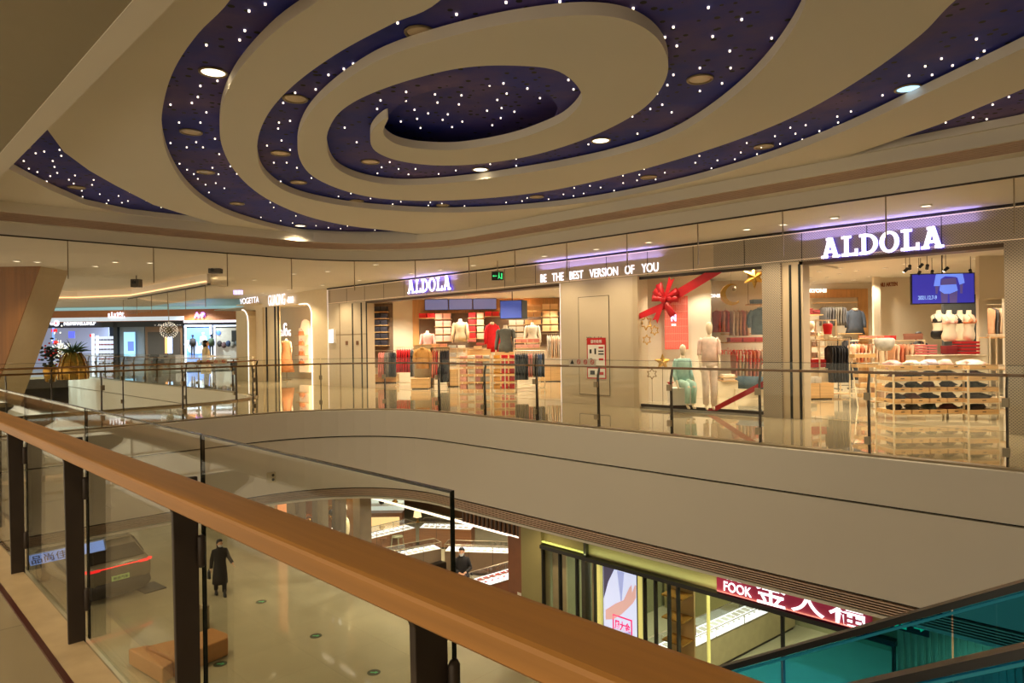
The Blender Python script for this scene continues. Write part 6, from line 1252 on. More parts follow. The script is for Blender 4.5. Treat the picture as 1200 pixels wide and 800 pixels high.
# projectors on the left gallery ceiling
for k, (px, py) in enumerate([(160, 332), (252, 318)]):
    c_ = at45(px, py, 20-1.5*k); t = thing('ceiling_speaker', ['dark grey box speaker hanging under the left gallery ceiling', 'flat dark grey projector hanging near the lit cove'][k], 'speaker', c_, A45)
    a = MB(); a.b2(-0.12-0.02*k, 0.12+0.05*k, -0.1, 0.1, -0.11+0.06*k, 0.12); a.build('case', mat('speaker_grey', (74, 66, 56), 0.5), t); a = MB(); a.tube([(0, 0, 0.12), (0, 0, 3.66-c_.z)], 0.015); a.build('bracket', M_DARK, t); a = MB(); a.tube([(-0.02, -0.1, 0.03), (-0.02, -0.13, 0.03)], 0.05, 12); a.build('lens', M_BLACK, t)
# notices on the glass
def notice(c_, label, w_=0.62, h=0.13, rz=A45):
    t = thing('glass_notice', label, 'notice', c_, rz); a = MB(); a.b2(-w_/2, w_/2, 0, 0.004, -h/2, h/2); a.build('sheet', mat('notice_sheet', (206, 190, 170), 0.5), t)
    for k in range(4):
        x = -w_/2+w_*(k+0.5)/4; a = MB(); P = [(x+0.042*math.cos(2*PI*i/16), 0.01+0.042*math.sin(2*PI*i/16)) for i in range(16)]; Q = [(x+0.03*math.cos(2*PI*i/16), 0.01+0.03*math.sin(2*PI*i/16)) for i in range(16)]
        if k == 0: P = [(x-0.045, -0.03), (x+0.045, -0.03), (x, 0.05)]; a.face(P, -0.004, 0)
        else:
            for i in range(16): a.face([P[i], P[(i+1) % 16], Q[(i+1) % 16], Q[i]], -0.004, 0)
            a.box((x, -0.002, 0.01), (0.07, 0.004, 0.01), ry=0.8)
        a.build('pictogram', MATS['black_seam'] if k == 0 else MATS['notice_red'], t)
x_, z_ = ony(683, 424.5, 9.64); notice(Vector((x_, 9.62, z_)), 'clear notice strip with four warning symbols on the far balustrade glass', rz=0)
# second one on the bridge balustrade glass, facing the atrium side
_X, _Z = sight(249, 424); _t = -18.82/((_X-1)/S2); notice(Vector((-18.84, (_X+1)/S2*_t, EYE+_Z*_t)), 'clear notice strip with red symbols on the balustrade beyond the bridge', w_=0.8, rz=PI/2)

# ================================================================== PEOPLE
M_SK = mat('human_skin', (206, 158, 122), 0.5, var=0.05); M_HAIR = mat('black_hair', (22, 18, 16), 0.5); M_COATB = mat('black_coat', (26, 22, 20), 0.75, var=0.2, scale=12); M_MASK = mat('grey_mask', (190, 190, 186), 0.7)
def skin_body(t, J, E, rad, name='body', m=None):
    me = bpy.data.meshes.new(name); ks = list(J); me.from_pydata([J[k] for k in ks], [(ks.index(a_), ks.index(b_)) for a_, b_ in E], []); me.materials.append(m or M_SK)
    o = bpy.data.objects.new(name, me); COL.objects.link(o); o.parent = t
    md = o.modifiers.new('skin', 'SKIN'); md.use_smooth_shade = True
    sv = me.skin_vertices[0].data if me.skin_vertices else None
    if sv is None: me.skin_vertices.new() if hasattr(me.skin_vertices, 'new') else None; sv = me.skin_vertices[0].data
    for i, k in enumerate(ks): sv[i].radius = rad[k] if isinstance(rad[k], tuple) else (rad[k], rad[k]); sv[i].use_root = (k == 'pelvis')
    s_ = o.modifiers.new('sub', 'SUBSURF'); s_.levels = 1; s_.render_levels = 2
    return o
def person(loc, rz, label, coatm, legm, stride=0.0, arm_r=None, arm_l=None, coat_len=0.95, H=1.68, headturn=0.0, hairlen=0.1, mask=True, collar=None):
    """local: x = right side in view, -y = the way the figure faces"""
    t = thing('person', label, 'person', loc, rz); k = H/1.68
    hip = 0.88*k
    ar = arm_r or [(0.165, 0, 1.35), (0.235, 0.03, 1.10), (0.27, -0.10, 0.90), (0.28, -0.14, 0.84)]
    al = arm_l or [(-0.165, 0, 1.35), (-0.23, 0.04, 1.08), (-0.24, -0.04, 0.86), (-0.24, -0.07, 0.79)]
    J = {'pelvis': (0, 0, hip), 'waist': (0, 0, 1.05*k), 'chest': (0, 0, 1.28*k), 'neckb': (0, 0.0, 1.40*k), 'neck': (0, -0.01, 1.46*k), 'head': (0, -0.02, 1.52*k)}
    rad = {'pelvis': (0.14, 0.10), 'waist': (0.12, 0.09), 'chest': (0.15, 0.10), 'neckb': 0.07, 'neck': 0.05, 'head': 0.05}
    E = [('pelvis', 'waist'), ('waist', 'chest'), ('chest', 'neckb'), ('neckb', 'neck'), ('neck', 'head')]
    for nm, A in (('r', ar), ('l', al)):
        q = 1 if nm == 'r' else -1
        for i, p in enumerate(A): J[nm+'a%d' % i] = (p[0]*k, p[1]*k, p[2]*k); rad[nm+'a%d' % i] = [0.05, 0.042, 0.028, 0.032][i]
        E += [('chest', nm+'a0'), (nm+'a0', nm+'a1'), (nm+'a1', nm+'a2'), (nm+'a2', nm+'a3')]
        s_ = stride*q
        L = [(q*0.09, 0, hip-0.06), (q*0.095, -s_*0.6-0.02, hip*0.55), (q*0.09, -s_, 0.09), (q*0.09, -s_-0.03, 0.04), (q*0.095, -s_-0.15, 0.03)]
        for i, p in enumerate(L): J[nm+'l%d' % i] = p; rad[nm+'l%d' % i] = [0.09, 0.058, 0.038, 0.045, 0.03][i]
        E += [('pelvis', nm+'l0')]+[(nm+'l%d' % i, nm+'l%d' % (i+1)) for i in range(4)]
    skin_body(t, J, E, rad)
    # hands: palm, four fingers and a thumb
    for nm, A in (('r', ar), ('l', al)):
        p = Vector(A[3])*k; d = (Vector(A[3])-Vector(A[2])).normalized(); sd = d.cross(Vector((0, 1, 0))).normalized(); fw = sd.cross(d)
        a = MB()
        for i, (o_, L) in enumerate(((-0.027, 0.055), (-0.009, 0.07), (0.009, 0.066), (0.027, 0.05))):
            b0 = p+d*0.03+fw*o_; a.tube([b0, b0+d*L*0.5, b0+d*L+sd*0.012], [0.009, 0.0085, 0.006], 6)
        b0 = p-d*0.005+fw*-0.03; a.tube([b0, b0+fw*-0.022+d*0.03, b0+fw*-0.026+d*0.055], [0.011, 0.010, 0.007], 6); a.build('fingers', M_SK, t, True)
    # head with face
    hz = 1.56*k; hd = MB(); hd.loft([(0, -0.03, hz-0.10, 0.03, 0.035), (0, -0.025, hz-0.075, 0.055, 0.065), (0, -0.015, hz-0.03, 0.070, 0.085), (0, -0.01, hz+0.02, 0.075, 0.092), (0, 0, hz+0.07, 0.070, 0.088), (0, 0, hz+0.11, 0.045, 0.06), (0, 0, hz+0.125, 0.01, 0.012)], 16)
    hd.tube([(0, -0.098, hz+0.015), (0, -0.118, hz-0.02), (0, -0.10, hz-0.03)], [0.008, 0.013, 0.008], 6)
    for q in (-1, 1): hd.ball((q*0.078, 0.0, hz-0.005), 0.02, 8, 0.4, 0.8, 1.3)
    R = Matrix.Rotation(headturn, 3, 'Z'); RT = lambda mb: setattr(mb, 'v', [tuple(R @ Vector(v)) for v in mb.v])
    RT(hd); hh = hd.build('head', M_SK, t, True)
    e = MB()
    for q in (-1, 1): e.ball((q*0.03, -0.094, hz+0.018), 0.009, 8)
    RT(e); e.build('eyes', M_HAIR, hh)
    e = MB(); e.tube([(-0.022, -0.098, hz-0.055), (0, -0.104, hz-0.057), (0.022, -0.098, hz-0.055)], 0.005, 6); RT(e); e.build('mouth', mat('lip', (150, 84, 74), 0.5), hh)
    if mask: e = MB(); e.loft([(0, -0.045, hz-0.085, 0.045, 0.055), (0, -0.04, hz-0.05, 0.066, 0.078), (0, -0.04, hz-0.01, 0.068, 0.074)], 14); RT(e); e.build('face_mask', M_MASK, t, True)
    e = MB(); e.loft([(0, 0.03, hz-0.06-hairlen*0.6, 0.066, 0.055), (0, 0.028, hz-0.02, 0.08, 0.072), (0, 0.018, hz+0.04, 0.084, 0.086), (0, 0.008, hz+0.09, 0.08, 0.094), (0, 0.0, hz+0.13, 0.055, 0.07), (0, 0, hz+0.145, 0.01, 0.012)], 16); RT(e); e.build('hair', M_HAIR, t, True)
    # coat
    a = MB(); zb = hip+0.12-coat_len*0.62; a.loft([(0, 0.0, zb, 0.22, 0.18+abs(stride)*0.3), (0, 0, zb+0.25, 0.205, 0.16+abs(stride)*0.15), (0, 0, 1.02*k, 0.165, 0.125), (0, 0, 1.25*k, 0.20, 0.135), (0, 0, 1.35*k, 0.19, 0.115), (0, 0, 1.405*k, 0.14, 0.095), (0, 0, 1.435*k, 0.09, 0.08), (0, 0, 1.47*k, 0.075, 0.075)], 20); c = a.build('coat', coatm, t, True)
    for A in (ar, al):
        a = MB(); P = [Vector(p)*k for p in A[:3]]; a.tube([Vector((P[0].x*0.55, 0, P[0].z+0.02)), P[0], P[0].lerp(P[1], 0.3), P[0].lerp(P[1], 0.7), P[1], P[1].lerp(P[2], 0.6), P[2]], [0.06, 0.068, 0.066, 0.060, 0.056, 0.050, 0.047], 12); a.build('sleeve', coatm, c, True)
    if collar: a = MB(); a.loft([(0, -0.01, 1.40*k, 0.10, 0.09), (0, -0.01, 1.46*k, 0.085, 0.085)], 14); a.build('collar', collar, t, True)
    for q in (-1, 1):
        s_ = stride*q; a = MB(); a.tube([(q*0.09, 0, hip-0.04), (q*0.095, -s_*0.6-0.02, hip*0.55), (q*0.09, -s_, 0.12)], [0.10, 0.072, 0.058], 10); a.build('trouser_leg', legm, t, True)
        a = MB(); a.loft([(q*0.093, -s_-0.07, 0.002, 0.048, 0.13), (q*0.093, -s_-0.07, 0.05, 0.046, 0.125), (q*0.093, -s_-0.01, 0.10, 0.042, 0.06), (q*0.093, -s_, 0.20, 0.045, 0.05)], 12); a.build('boot', M_BLACK, t, True)
    return t
pc = onz(258, 696.5, -5.8)
W1 = person((pc[0], pc[1], -5.8), A45+0.55, 'person in a long black coat and grey mask walking across the lower floor', M_COATB, M_COATB, stride=0.17, coat_len=1.0, H=1.62, headturn=0.35, arm_r=[(0.165, 0, 1.35), (0.25, -0.02, 1.12), (0.34, -0.12, 0.95), (0.36, -0.16, 0.90)], arm_l=[(-0.165, 0, 1.35), (-0.225, 0.05, 1.08), (-0.24, 0.06, 0.84), (-0.245, 0.05, 0.78)])
a = MB(); a.loft([(-0.29, 0.08, 0.52, 0.05, 0.14), (-0.29, 0.08, 0.72, 0.04, 0.12)], 12); o = a.build('handbag', M_BLACK, smooth=True, loc=(pc[0], pc[1], -5.8), rz=A45+0.55); tag(o, 'small black bag held low by the walking person in black', 'handbag')
h_ = MB(); h_.tube([(-0.29, 0.0, 0.71), (-0.29, 0.06, 0.80), (-0.29, 0.14, 0.71)], 0.008, 6); h_.build('handle', M_BLACK, o)
p2 = cf(cd(541, 660, 19.1)[0], 19.15, -5.8)
person((p2.x, p2.y, -5.8), A45+0.15, 'person in a black jacket and mask standing behind the front jewellery counter', M_COATB, M_COATB, coat_len=0.5, H=1.60, headturn=-0.2, arm_r=[(0.165, 0, 1.35), (0.25, -0.05, 1.10), (0.10, -0.25, 1.04), (0.04, -0.28, 1.03)], arm_l=[(-0.165, 0, 1.35), (-0.25, -0.05, 1.10), (-0.10, -0.25, 1.04), (-0.04, -0.29, 1.02)])
p3 = cf(cd(241, 400, 24.9)[0], 24.9, 0)
person((p3.x, p3.y, 0), A45+2.2, 'person in a cream coat with a maroon sleeve standing beyond the second void', cm((222, 206, 170)), M_COATB, coat_len=0.8, H=1.76, mask=False, arm_r=[(0.165, 0, 1.35), (0.25, -0.10, 1.13), (0.20, -0.30, 1.12), (0.18, -0.36, 1.12)])
c = cf(cd(1071, 0, 17.5)[0], 17.5, 0.0)
person((c.x, c.y, 0.006), A45, 'person with black hair half hidden behind the rose boxes in the right store', M_COATB, M_COATB, coat_len=0.5, H=1.66, mask=True)

# ================================================================== LOWER LEVEL
ZF = -5.8; YL = 11.3
M_OLIVE = mat('olive_panel', (150, 140, 92), 0.45, 0.1, var=0.03, scale=1); M_OLIVD = mat('olive_dark', (58, 56, 42), 0.4); M_LIME = glow('lime_led', (200, 210, 110), 0.8)
def lb(nm, x0, x1, z0, z1, m, y0=YL, y1=YL+0.25, st=True): a = MB(); a.b2(x0, x1, y0, y1, z0, z1); o = a.build(nm, m); return struct(o) if st else o
lb('wall_lower', -11.05, -10.42, ZF, -2.06, M_OLIVE, YL-0.05)
lb('wall_lower_header', -10.42, -3.2, -3.0, -2.06, M_OLIVE, YL+0.05)
lb('trim_23', -10.42, -3.2, -3.06, -2.98, M_BLACK, YL-0.1, YL+0.1)
lb('trim_24', -10.40, -9.2, -2.93, -2.90, M_LIME, YL-0.05, YL)
lb('trim_25', -9.2, -9.14, -2.98, -2.06, M_OLIVD, YL-0.05, YL+0.06)
a = MB()
for x in (-10.40, -9.90, -9.42, -8.92, -7.70, -7.45, -7.15, -6.95, -4.95, -3.25): a.b2(x-0.016, x+0.016, YL-0.05, YL+0.05, ZF, -3.0)
struct(a.build('trim_26', M_BLACK))
lb('window_2', -10.4, -8.9, ZF, -3.02, M_SHOPG, YL, YL+0.012); lb('window_3', -7.7, -3.25, ZF, -3.02, M_SHOPG, YL, YL+0.012)
lb('wall_lower_screen', -10.35, -9.95, ZF, -3.1, mat('curtain_beige', (176, 160, 120), 0.6), YL+0.25, YL+0.3)
lb('wall_lower_screen', -9.55, -9.45, ZF, -3.1, M_OLIVD, YL+0.3, YL+0.5)
lb('wall_lower_screen', -9.38, -8.95, ZF, -3.1, MATS['curtain_beige'], YL+0.45, YL+0.5)
lb('trim_27', -8.85, -8.77, ZF, -3.05, mat('lit_pale_edge', (220, 210, 120), 0.5, emit=(200, 190, 110), es=0.45), YL-0.05, YL+0.1); lb('trim_28', -7.83, -7.74, ZF, -3.05, MATS['lit_pale_edge'], YL-0.05, YL+0.1)
LB = thing('poster_light_box', 'tall bright poster light box with an arm and pink emblem in the lower shopfront', 'light box', (-8.29, YL-0.02, ZF))
a = MB(); a.b2(-0.43, 0.43, 0, 0.12, 0.3, 2.75); a.build('case', M_BLACK, LB); a = MB(); a.b2(-0.41, 0.41, -0.008, 0, 0.32, 2.73); a.build('poster', glow('poster_lit', (200, 208, 240), 0.85), LB)
a = MB(); a.face([(-0.40, 2.72), (-0.12, 2.72), (-0.28, 2.42), (-0.40, 2.05)], -0.012, -0.008); a.build('dark_hair_print', glow('print_dark', (70, 66, 90), 0.7), LB)
a = MB(); a.face([(-0.36, 1.82), (-0.10, 2.02), (0.10, 2.14), (0.24, 2.42), (0.30, 2.50), (0.31, 2.34), (0.38, 2.52), (0.41, 2.50), (0.40, 2.26), (0.33, 2.14), (0.22, 2.02), (0.05, 1.84), (-0.16, 1.68), (-0.36, 1.62)], -0.012, -0.008); a.build('arm_print', glow('print_skin', (214, 170, 164), 0.7), LB)
a = MB(); a.face([(-0.05, 2.7), (0.12, 2.7), (0.04, 2.0)], -0.011, -0.008); a.face([(-0.2, 1.3), (0.3, 1.5), (0.28, 1.55), (-0.22, 1.36)], -0.0105, -0.008); a.build('shirt_fold_print', glow('print_fold', (160, 170, 220), 0.75), LB)
a = MB(); M_PK = glow('print_pink', (220, 40, 110), 0.8)
for (x0, x1, z0, z1) in [(-0.18, 0.30, 1.42, 1.45), (-0.18, 0.30, 1.76, 1.79), (-0.18, -0.15, 1.42, 1.79), (0.27, 0.30, 1.42, 1.79)]: a.b2(x0, x1, -0.012, -0.008, z0, z1)
a.build('emblem_frame', M_PK, LB); o = text_mesh('emblem_word', '周大金', 0.2, M_PK, 0.004, 0.006, LB, width=0.38, height=0.2); o.location = (0.06, -0.012, 1.60)
# interior of that shop
lb('wall_lower_back', -10.4, 3, ZF, -2.1, mat('green_grey_wall', (140, 140, 104), 0.5), 17.5, 17.6)
lb('wall_lower_side', -10.6, -10.5, ZF, -2.1, MATS['green_grey_wall'], YL, 17.6)
lb('trim_29', -7.04, -7.015, ZF, -3.05, MATS['lit_pale_edge'], YL+1.2, YL+1.3)
def counter(A_, B_, label, body, bed=1.6, h=0.95, d=0.6, items=None, z=ZF, case=0.22, side=1, ncell=4):
    A_ = Vector(A_); B_ = Vector(B_); L = (B_-A_).length; ang = math.atan2(B_.y-A_.y, B_.x-A_.x)
    t = thing('jewellery_counter', label, 'display counter', (A_.x, A_.y, z), ang)
    a = MB(); a.b2(0, L, 0, d*side, 0.08, h-case); a.build('cabinet', body, t)
    a = MB(); a.b2(0.04, L-0.04, 0.04*side, (d-0.04)*side, 0, 0.08); a.build('toe_kick', M_DARK, t)
    a = MB(); a.b2(0.02, L-0.02, 0.02*side, (d-0.02)*side, h-case, h-case+0.015); a.build('lit_bed', glow('case_bed', (240, 245, 250), bed), t)
    a = MB(); e = 0.012
    for y in (0, d*side):
        a.tube([(0, y, h), (L, y, h)], e, 4); a.tube([(0, y, h-case), (L, y, h-case)], e, 4)
        for i in range(ncell+1): a.tube([(L*i/ncell, y, h-case), (L*i/ncell, y, h)], e*0.8, 4)
    for i in (0, 1): a.tube([(L*i, 0, h), (L*i, d*side, h)], e, 4)
    a.build('case_frame', M_STEEL, t)
    a = MB(); a.b2(0.01, L-0.01, 0.005*side, 0.013*side, h-case, h); a.b2(0.01, L-0.01, (d-0.013)*side, (d-0.005)*side, h-case, h); a.b2(0.01, L-0.01, 0.01*side, (d-0.01)*side, h-0.006, h); a.build('case_glass', M_SHOPG, t)
    rr = random.Random(int(L*100)); a = MB()
    n = int(L/0.22)
    for i in range(n): x = 0.12+(L-0.24)*(i+0.5)/n; a.b2(x-0.07, x+0.07, d*side*0.3-0.09, d*side*0.3+0.09, h-case+0.016, h-case+0.03); a.ball((x, d*side*0.68, h-case+0.035), 0.03, 6, 1.6, 1, 0.6)
    a.build('jewellery', items or mat('jewel_pad', (206, 200, 190), 0.5), t)['kind'] = 'stuff'
    for i in range(1, ncell): a = MB(); a.b2(L*i/ncell-0.006, L*i/ncell+0.006, -0.004*side, 0.0, 0.08, h-case); a.build('panel_seam', M_DARK, t)
    return t
W_ = lambda x, y, z=-5.02: onz(x, y, z)
counter(W_(735, 768), W_(905, 693), 'long white-lit glass jewellery counter running back into the lower glass-fronted shop', MATS['curtain_beige'], bed=0.85, d=0.62, side=-1, ncell=5)
q0, q1 = W_(855, 720), W_(935, 690)
a = MB(); a.b2(-0.10, 0.10, -0.01, 0.01, 0, 0.22); c_ = onz(816, 741, -4.85); o = a.build('price_card', mat('card_brown', (120, 70, 60), 0.5), loc=(c_[0], c_[1]-0.2, -4.85), rz=A45); tag(o, 'small brown card standing on the white-lit counter', 'card')
o = MB(); o.b2(-0.16, 0.16, -0.07, 0.07, 0, 0.02); o = o.build('pink_tray', mat('pink_tray', (226, 110, 130), 0.5), loc=(W_(797, 753)[0], W_(797, 753)[1], -4.99+0.03), rz=A45); tag(o, 'pink tray inside the near end of the white-lit counter', 'tray')
CB = thing('back_cabinet', 'green-grey wall cabinet with lit white niche behind the long counter', 'cabinet', (-9.2, 16.2, ZF)); a = MB(); a.b2(-1.2, 1.0, 0, 0.6, 0, 1.5); a.build('body', M_OLIVE, CB); a = MB(); a.b2(-1.0, 0.8, -0.01, 0, 1.5, 2.1); a.build('lit_niche', glow('niche_cool', (220, 235, 230), 0.8), CB); a = MB(); a.b2(-1.2, 1.0, 0.3, 0.6, 1.5, 2.6); a.build('back_panel', M_OLIVE, CB)
GN = thing('display_niche', 'gold-lit narrow window niche with stacked trays right of the poster light box', 'display niche', (-7.30, YL+0.35, ZF))
a = MB(); a.b2(-0.28, 0.24, 0.4, 0.45, 0, 2.7); a.build('back', mat('niche_back', (170, 140, 90), 0.5), GN)
for j in range(5): a = MB(); a.b2(-0.25, 0.22, 0.0, 0.4, 0.5+0.45*j, 0.53+0.45*j); a.build('board', M_BRASS, GN)
CR_ = counter((-4.4, 12.0), (-3.6, 13.6), 'glass case full of red and gold goods at the right end of the lower shop', MATS['curtain_beige'], bed=0.9, d=0.7, ncell=2, items=mat('red_gold', (200, 90, 30), 0.4, var=0.4))
# store sign on the header
SG = thing('store_sign', 'maroon light box sign with FOOK and large white characters over the lower shop', 'sign', (-4.84, YL-0.06, -2.66))
a = MB(); a.b2(-1.28, 1.28, 0, 0.12, -0.30, 0.56); a.build('panel', mat('sign_maroon', (110, 20, 44), 0.4, emit=(130, 20, 50), es=0.35), SG)
for s, w_, h, px_, py_ in (('TAI', 0.32, 0.17, 858, 675), ('FOOK', 0.52, 0.17, 864, 690.5)): x_, z_ = ony(px_, py_, YL-0.09); o = text_mesh('lettering', s, 0.2, M_SIGNW, 0.006, 0.003, SG, width=w_, height=h); o.location = (x_+4.84, -0.02, z_+2.66)
for s, px_, py_ in (('金', 903, 695), ('大', 946, 705), ('福', 992, 717)): x_, z_ = ony(px_, py_, YL-0.09); o = text_mesh('character', s, 0.4, M_SIGNW, 0.006, 0.004, SG, width=0.54, height=0.42); o.location = (x_+4.84, -0.02, z_+2.66)
# ribbed light wall right of it
lb('wall_lower', -3.2, 8.5, ZF, -2.06, mat('ribbed_cream', (190, 176, 140), 0.5), YL, YL+0.2)
a = MB(); [a.b2(-3.15+0.09*i, -3.11+0.09*i, YL-0.03, YL, ZF, -2.06) for i in range(110)]; struct(a.build('trim_30', MATS['ribbed_cream']))
x_, z_ = ony(1066, 733, 10.6); ES = thing('exit_sign', 'green exit sign hanging behind the escalator glass on the lower level', 'exit sign', (x_, 10.6, z_))
a = MB(); a.b2(-0.24, 0.24, -0.02, 0.02, -0.09, 0.09); a.build('case', M_BLACK, ES); a = MB(); a.b2(-0.18, -0.13, -0.026, -0.02, -0.06, 0.05); a.b2(-0.10, -0.03, -0.026, -0.02, -0.06, 0.06); a.b2(0.06, 0.15, -0.026, -0.02, -0.01, 0.01); a.face([(0.19, 0), (0.14, 0.04), (0.14, -0.04)], -0.026, -0.02); a.build('pictogram', glow('exit_green_soft', (50, 200, 130), 0.9), ES)
a = MB(); a.tube([(-0.15, 0, 0.09), (-0.15, 0, -2.06-z_)], 0.008); a.tube([(0.15, 0, 0.09), (0.15, 0, -2.06-z_)], 0.008); a.build('hanger', M_STEEL, ES)
# ---- open jewellery shop (left of the pilaster)
M_WALNUT = wood('walnut', (128, 84, 52), 0.4, 0); M_WALNV = wood('walnut_vertical', (120, 80, 48), 0.45, 2)
lb('trim_31', -20.6, -11.05, -3.02, -2.97, glow('line_led', (255, 236, 214), 1.8), YL, YL+0.05)
lb('wall_lower_header', -13.2, -11.05, -2.97, -2.06, M_WALNV, YL+0.02, YL+0.1)
a = MB(); [a.b2(-13.15+0.15*i, -13.10+0.15*i, YL-0.02, YL+0.02, -2.96, -2.06) for i in range(14)]; struct(a.build('trim_32', mat('walnut_dark', (70, 46, 30), 0.5)))
lb('wall_lower_side', -11.15, -11.0, ZF, -2.06, M_WALNUT, YL-0.02, 17.6)
lb('wall_lower_pier', -11.5, -11.05, ZF, -3.0, mat('copper_panel', (134, 82, 54), 0.45), YL-0.03, YL+0.5)
o = lb('wall_sticker', -11.2, -11.08, -4.55, -4.25, M_WHITE, YL-0.04, YL-0.03, False); tag(o, 'small white notice on the copper pier beside the jewellery shop', 'notice')
lb('wall_lower_back', -26, -11, ZF, -2.06, M_WALNV, 18.6, 18.7)
a = MB(); [a.b2(-20+0.3*i, -19.92+0.3*i, 18.5, 18.6, ZF, -2.1) for i in range(30)]; struct(a.build('trim_33', M_DARK))
lb('wall_lower_board', -15.2, -13.6, -3.6, -2.5, mat('green_board', (90, 96, 60), 0.5), 18.2, 18.3)
o = text_mesh('wall_sign', 'BIG', 0.2, glow('sign_dim', (200, 215, 190), 1.6), 0.02, 0.0, width=0.30, height=0.12); o.location = (-14.7, 18.15, -2.95); tag(o, 'small pale lettering on the green board at the back of the jewellery shop', 'sign')
counter(W_(425, 632), W_(487, 617), 'white-lit glass counter at the left of the jewellery shop', M_WALNUT, d=0.6, side=1, ncell=4, bed=1.0)
counter(W_(491, 617), W_(552, 619), 'white-lit glass counter behind the lamp in the jewellery shop', M_WALNUT, d=0.6, side=1, ncell=3, bed=1.0)
counter(W_(452, 654), W_(517, 641), 'unlit brown glass counter in the middle of the jewellery shop, left arm', mat('taupe_counter', (112, 90, 70), 0.4), bed=0.12, d=0.5, ncell=3)
counter(W_(521, 644), W_(606, 647), 'unlit brown glass counter in the middle of the jewellery shop, right arm', MATS['taupe_counter'], bed=0.12, d=0.5, ncell=3)
counter(W_(528, 684), W_(612, 660), 'front glass counter with red trays and white beds beside the copper pier', MATS['copper_panel'], bed=0.8, d=0.7, side=-1, ncell=4, items=mat('red_jewel', (190, 40, 30), 0.4, var=0.4))
counter(W_(458, 656), W_(522, 683), 'front pale glass counter left of the red trays', M_WALNUT, bed=0.4, d=0.6, side=-1, ncell=3)
# table lamp, stools, chair
c_ = W_(484, 613, -4.85); t = thing('table_lamp', 'small lamp with a cream square shade on the lit counters', 'lamp', (c_[0], c_[1]+0.2, -4.85), A45)
a = MB(); a.tube([(0, 0, 0), (0, 0, 0.22)], 0.015); a.cyl((0, 0, 0), 0.07, 0.02); a.build('base', M_BRASS, t); a = MB(); a.loft([(0, 0, 0.18, 0.15, 0.13), (0, 0, 0.42, 0.11, 0.10)], 4); a.build('lamp_shade', glow('shade_cream', (255, 226, 170), 0.9), t)
def stool(px, py, label, m):
    c_ = onz(px, py, ZF); t = thing('bar_stool', label, 'stool', (c_[0], c_[1], ZF), 0.3)
    a = MB(); a.loft([(0, 0, 0.62, 0.19, 0.17), (0, 0, 0.67, 0.2, 0.18)], 14); a.build('seat', m, t, True)
    for i in (-1, 1):
        for j in (-1, 1): a = MB(); a.tube([(i*0.19, j*0.17, 0), (i*0.13, j*0.12, 0.63)], 0.018, 6); a.build('leg', m, t)
    a = MB(); a.tube([(-0.17, -0.15, 0.2), (0.17, -0.15, 0.2)], 0.012, 6); a.tube([(-0.17, 0.15, 0.2), (0.17, 0.15, 0.2)], 0.012, 6); a.build('footrest', m, t)
stool(447, 652, 'wooden stool before the left white-lit counter', M_WALNUT); stool(466, 650, 'pale green stool right of the wooden one', mat('pale_green', (150, 150, 120), 0.5)); stool(505, 632, 'wooden stool in the shade of the back counters', M_DARK)
# lit shelf cabinet at back left
c_ = W_(437, 603, -4.7); SH = thing('display_cabinet', 'white-lit shelf cabinet with gift items at the back left of the jewellery shop', 'cabinet', (c_[0]-0.3, c_[1]+0.3, ZF), A45)
a = MB(); a.b2(-1.0, 1.0, 0, 0.5, 0, 1.05); a.build('base', M_WALNUT, SH); a = MB(); a.b2(-0.9, 0.9, -0.01, 0, 0.25, 0.9); a.build('lit_front', glow('cab_front', (255, 214, 150), 0.8), SH)
a = MB(); a.b2(-1.0, 1.0, 0.4, 0.5, 1.05, 2.4); a.build('lit_back', glow('cab_back', (225, 235, 225), 0.7), SH)
for j in range(3): a = MB(); a.b2(-1.0, 1.0, 0.05, 0.4, 1.3+0.45*j, 1.33+0.45*j); a.build('glass_board', M_WHITE, SH)
for j in range(8): a = MB(); a.ball((-0.8+0.5*(j % 4), 0.2, 1.42+0.45*(j//4)), 0.09, 8, 1.3, 1, 1); a.build('gift_item', [M_BRASS, MATS['red_jewel'], M_BLACK][j % 3], SH, True)
# watch windows: piers, glass and golden displays
def gx(px, y=YL): return ony(px, 600, y)[0]
for k, (p0, p1, c) in enumerate([(339, 349, (120, 104, 82)), (369, 375, (110, 96, 74)), (392.5, 404 if False else 396, (90, 76, 58)), (417, 425, (126, 108, 84))]):
    lb('wall_lower_pier', gx(p0), gx(p1), ZF, -2.06, mat('pier_%d' % k, c, 0.4), YL-0.1, YL+0.3)
lb('window_4', gx(349), gx(369), ZF, -2.9, M_SHOPG, YL, YL+0.012); lb('window_5', gx(375), gx(417), ZF, -2.9, M_SHOPG, YL, YL+0.012)
lb('wall_lower_back', gx(300), gx(414, YL+1.3), ZF, -2.06, mat('gold_brown_wall', (150, 104, 58), 0.5), YL+1.3, YL+1.4)
lb('wall_lower_header', gx(330), gx(425), -2.75, -2.06, mat('shop_head_brown', (96, 74, 52), 0.5), YL-0.05, YL+0.1)
for k, (px, py, lab) in enumerate([(355, 604, 'golden round ornament in the left watch window'), (363, 610, 'brass curl ornament low in the left watch window'), (381, 606, 'dark gold ornament at the left of the right watch window'), (389, 600, 'dark figure ornament in the right watch window')]):
    x_, z_ = ony(px, py, YL+0.7); t = thing('window_ornament', lab, 'ornament', (x_, YL+0.7, z_)); a = MB(); n = 16
    a.tube([(0.22*math.cos(2*PI*i/n), 0.03*math.sin(4*PI*i/n), 0.22*math.sin(2*PI*i/n)) for i in range(n+1)], 0.035, 6); a.build('ring', M_BRASS, t, True); a = MB(); a.ball((0, 0, 0), 0.12, 10); a.build('centre', [M_BRASS, M_BRASS, M_DARK, M_BLACK][k], t, True)
    a = MB(); a.tube([(0, 0, -0.2), (0, 0, ZF-z_)], 0.02); a.build('stand', M_DARK, t)
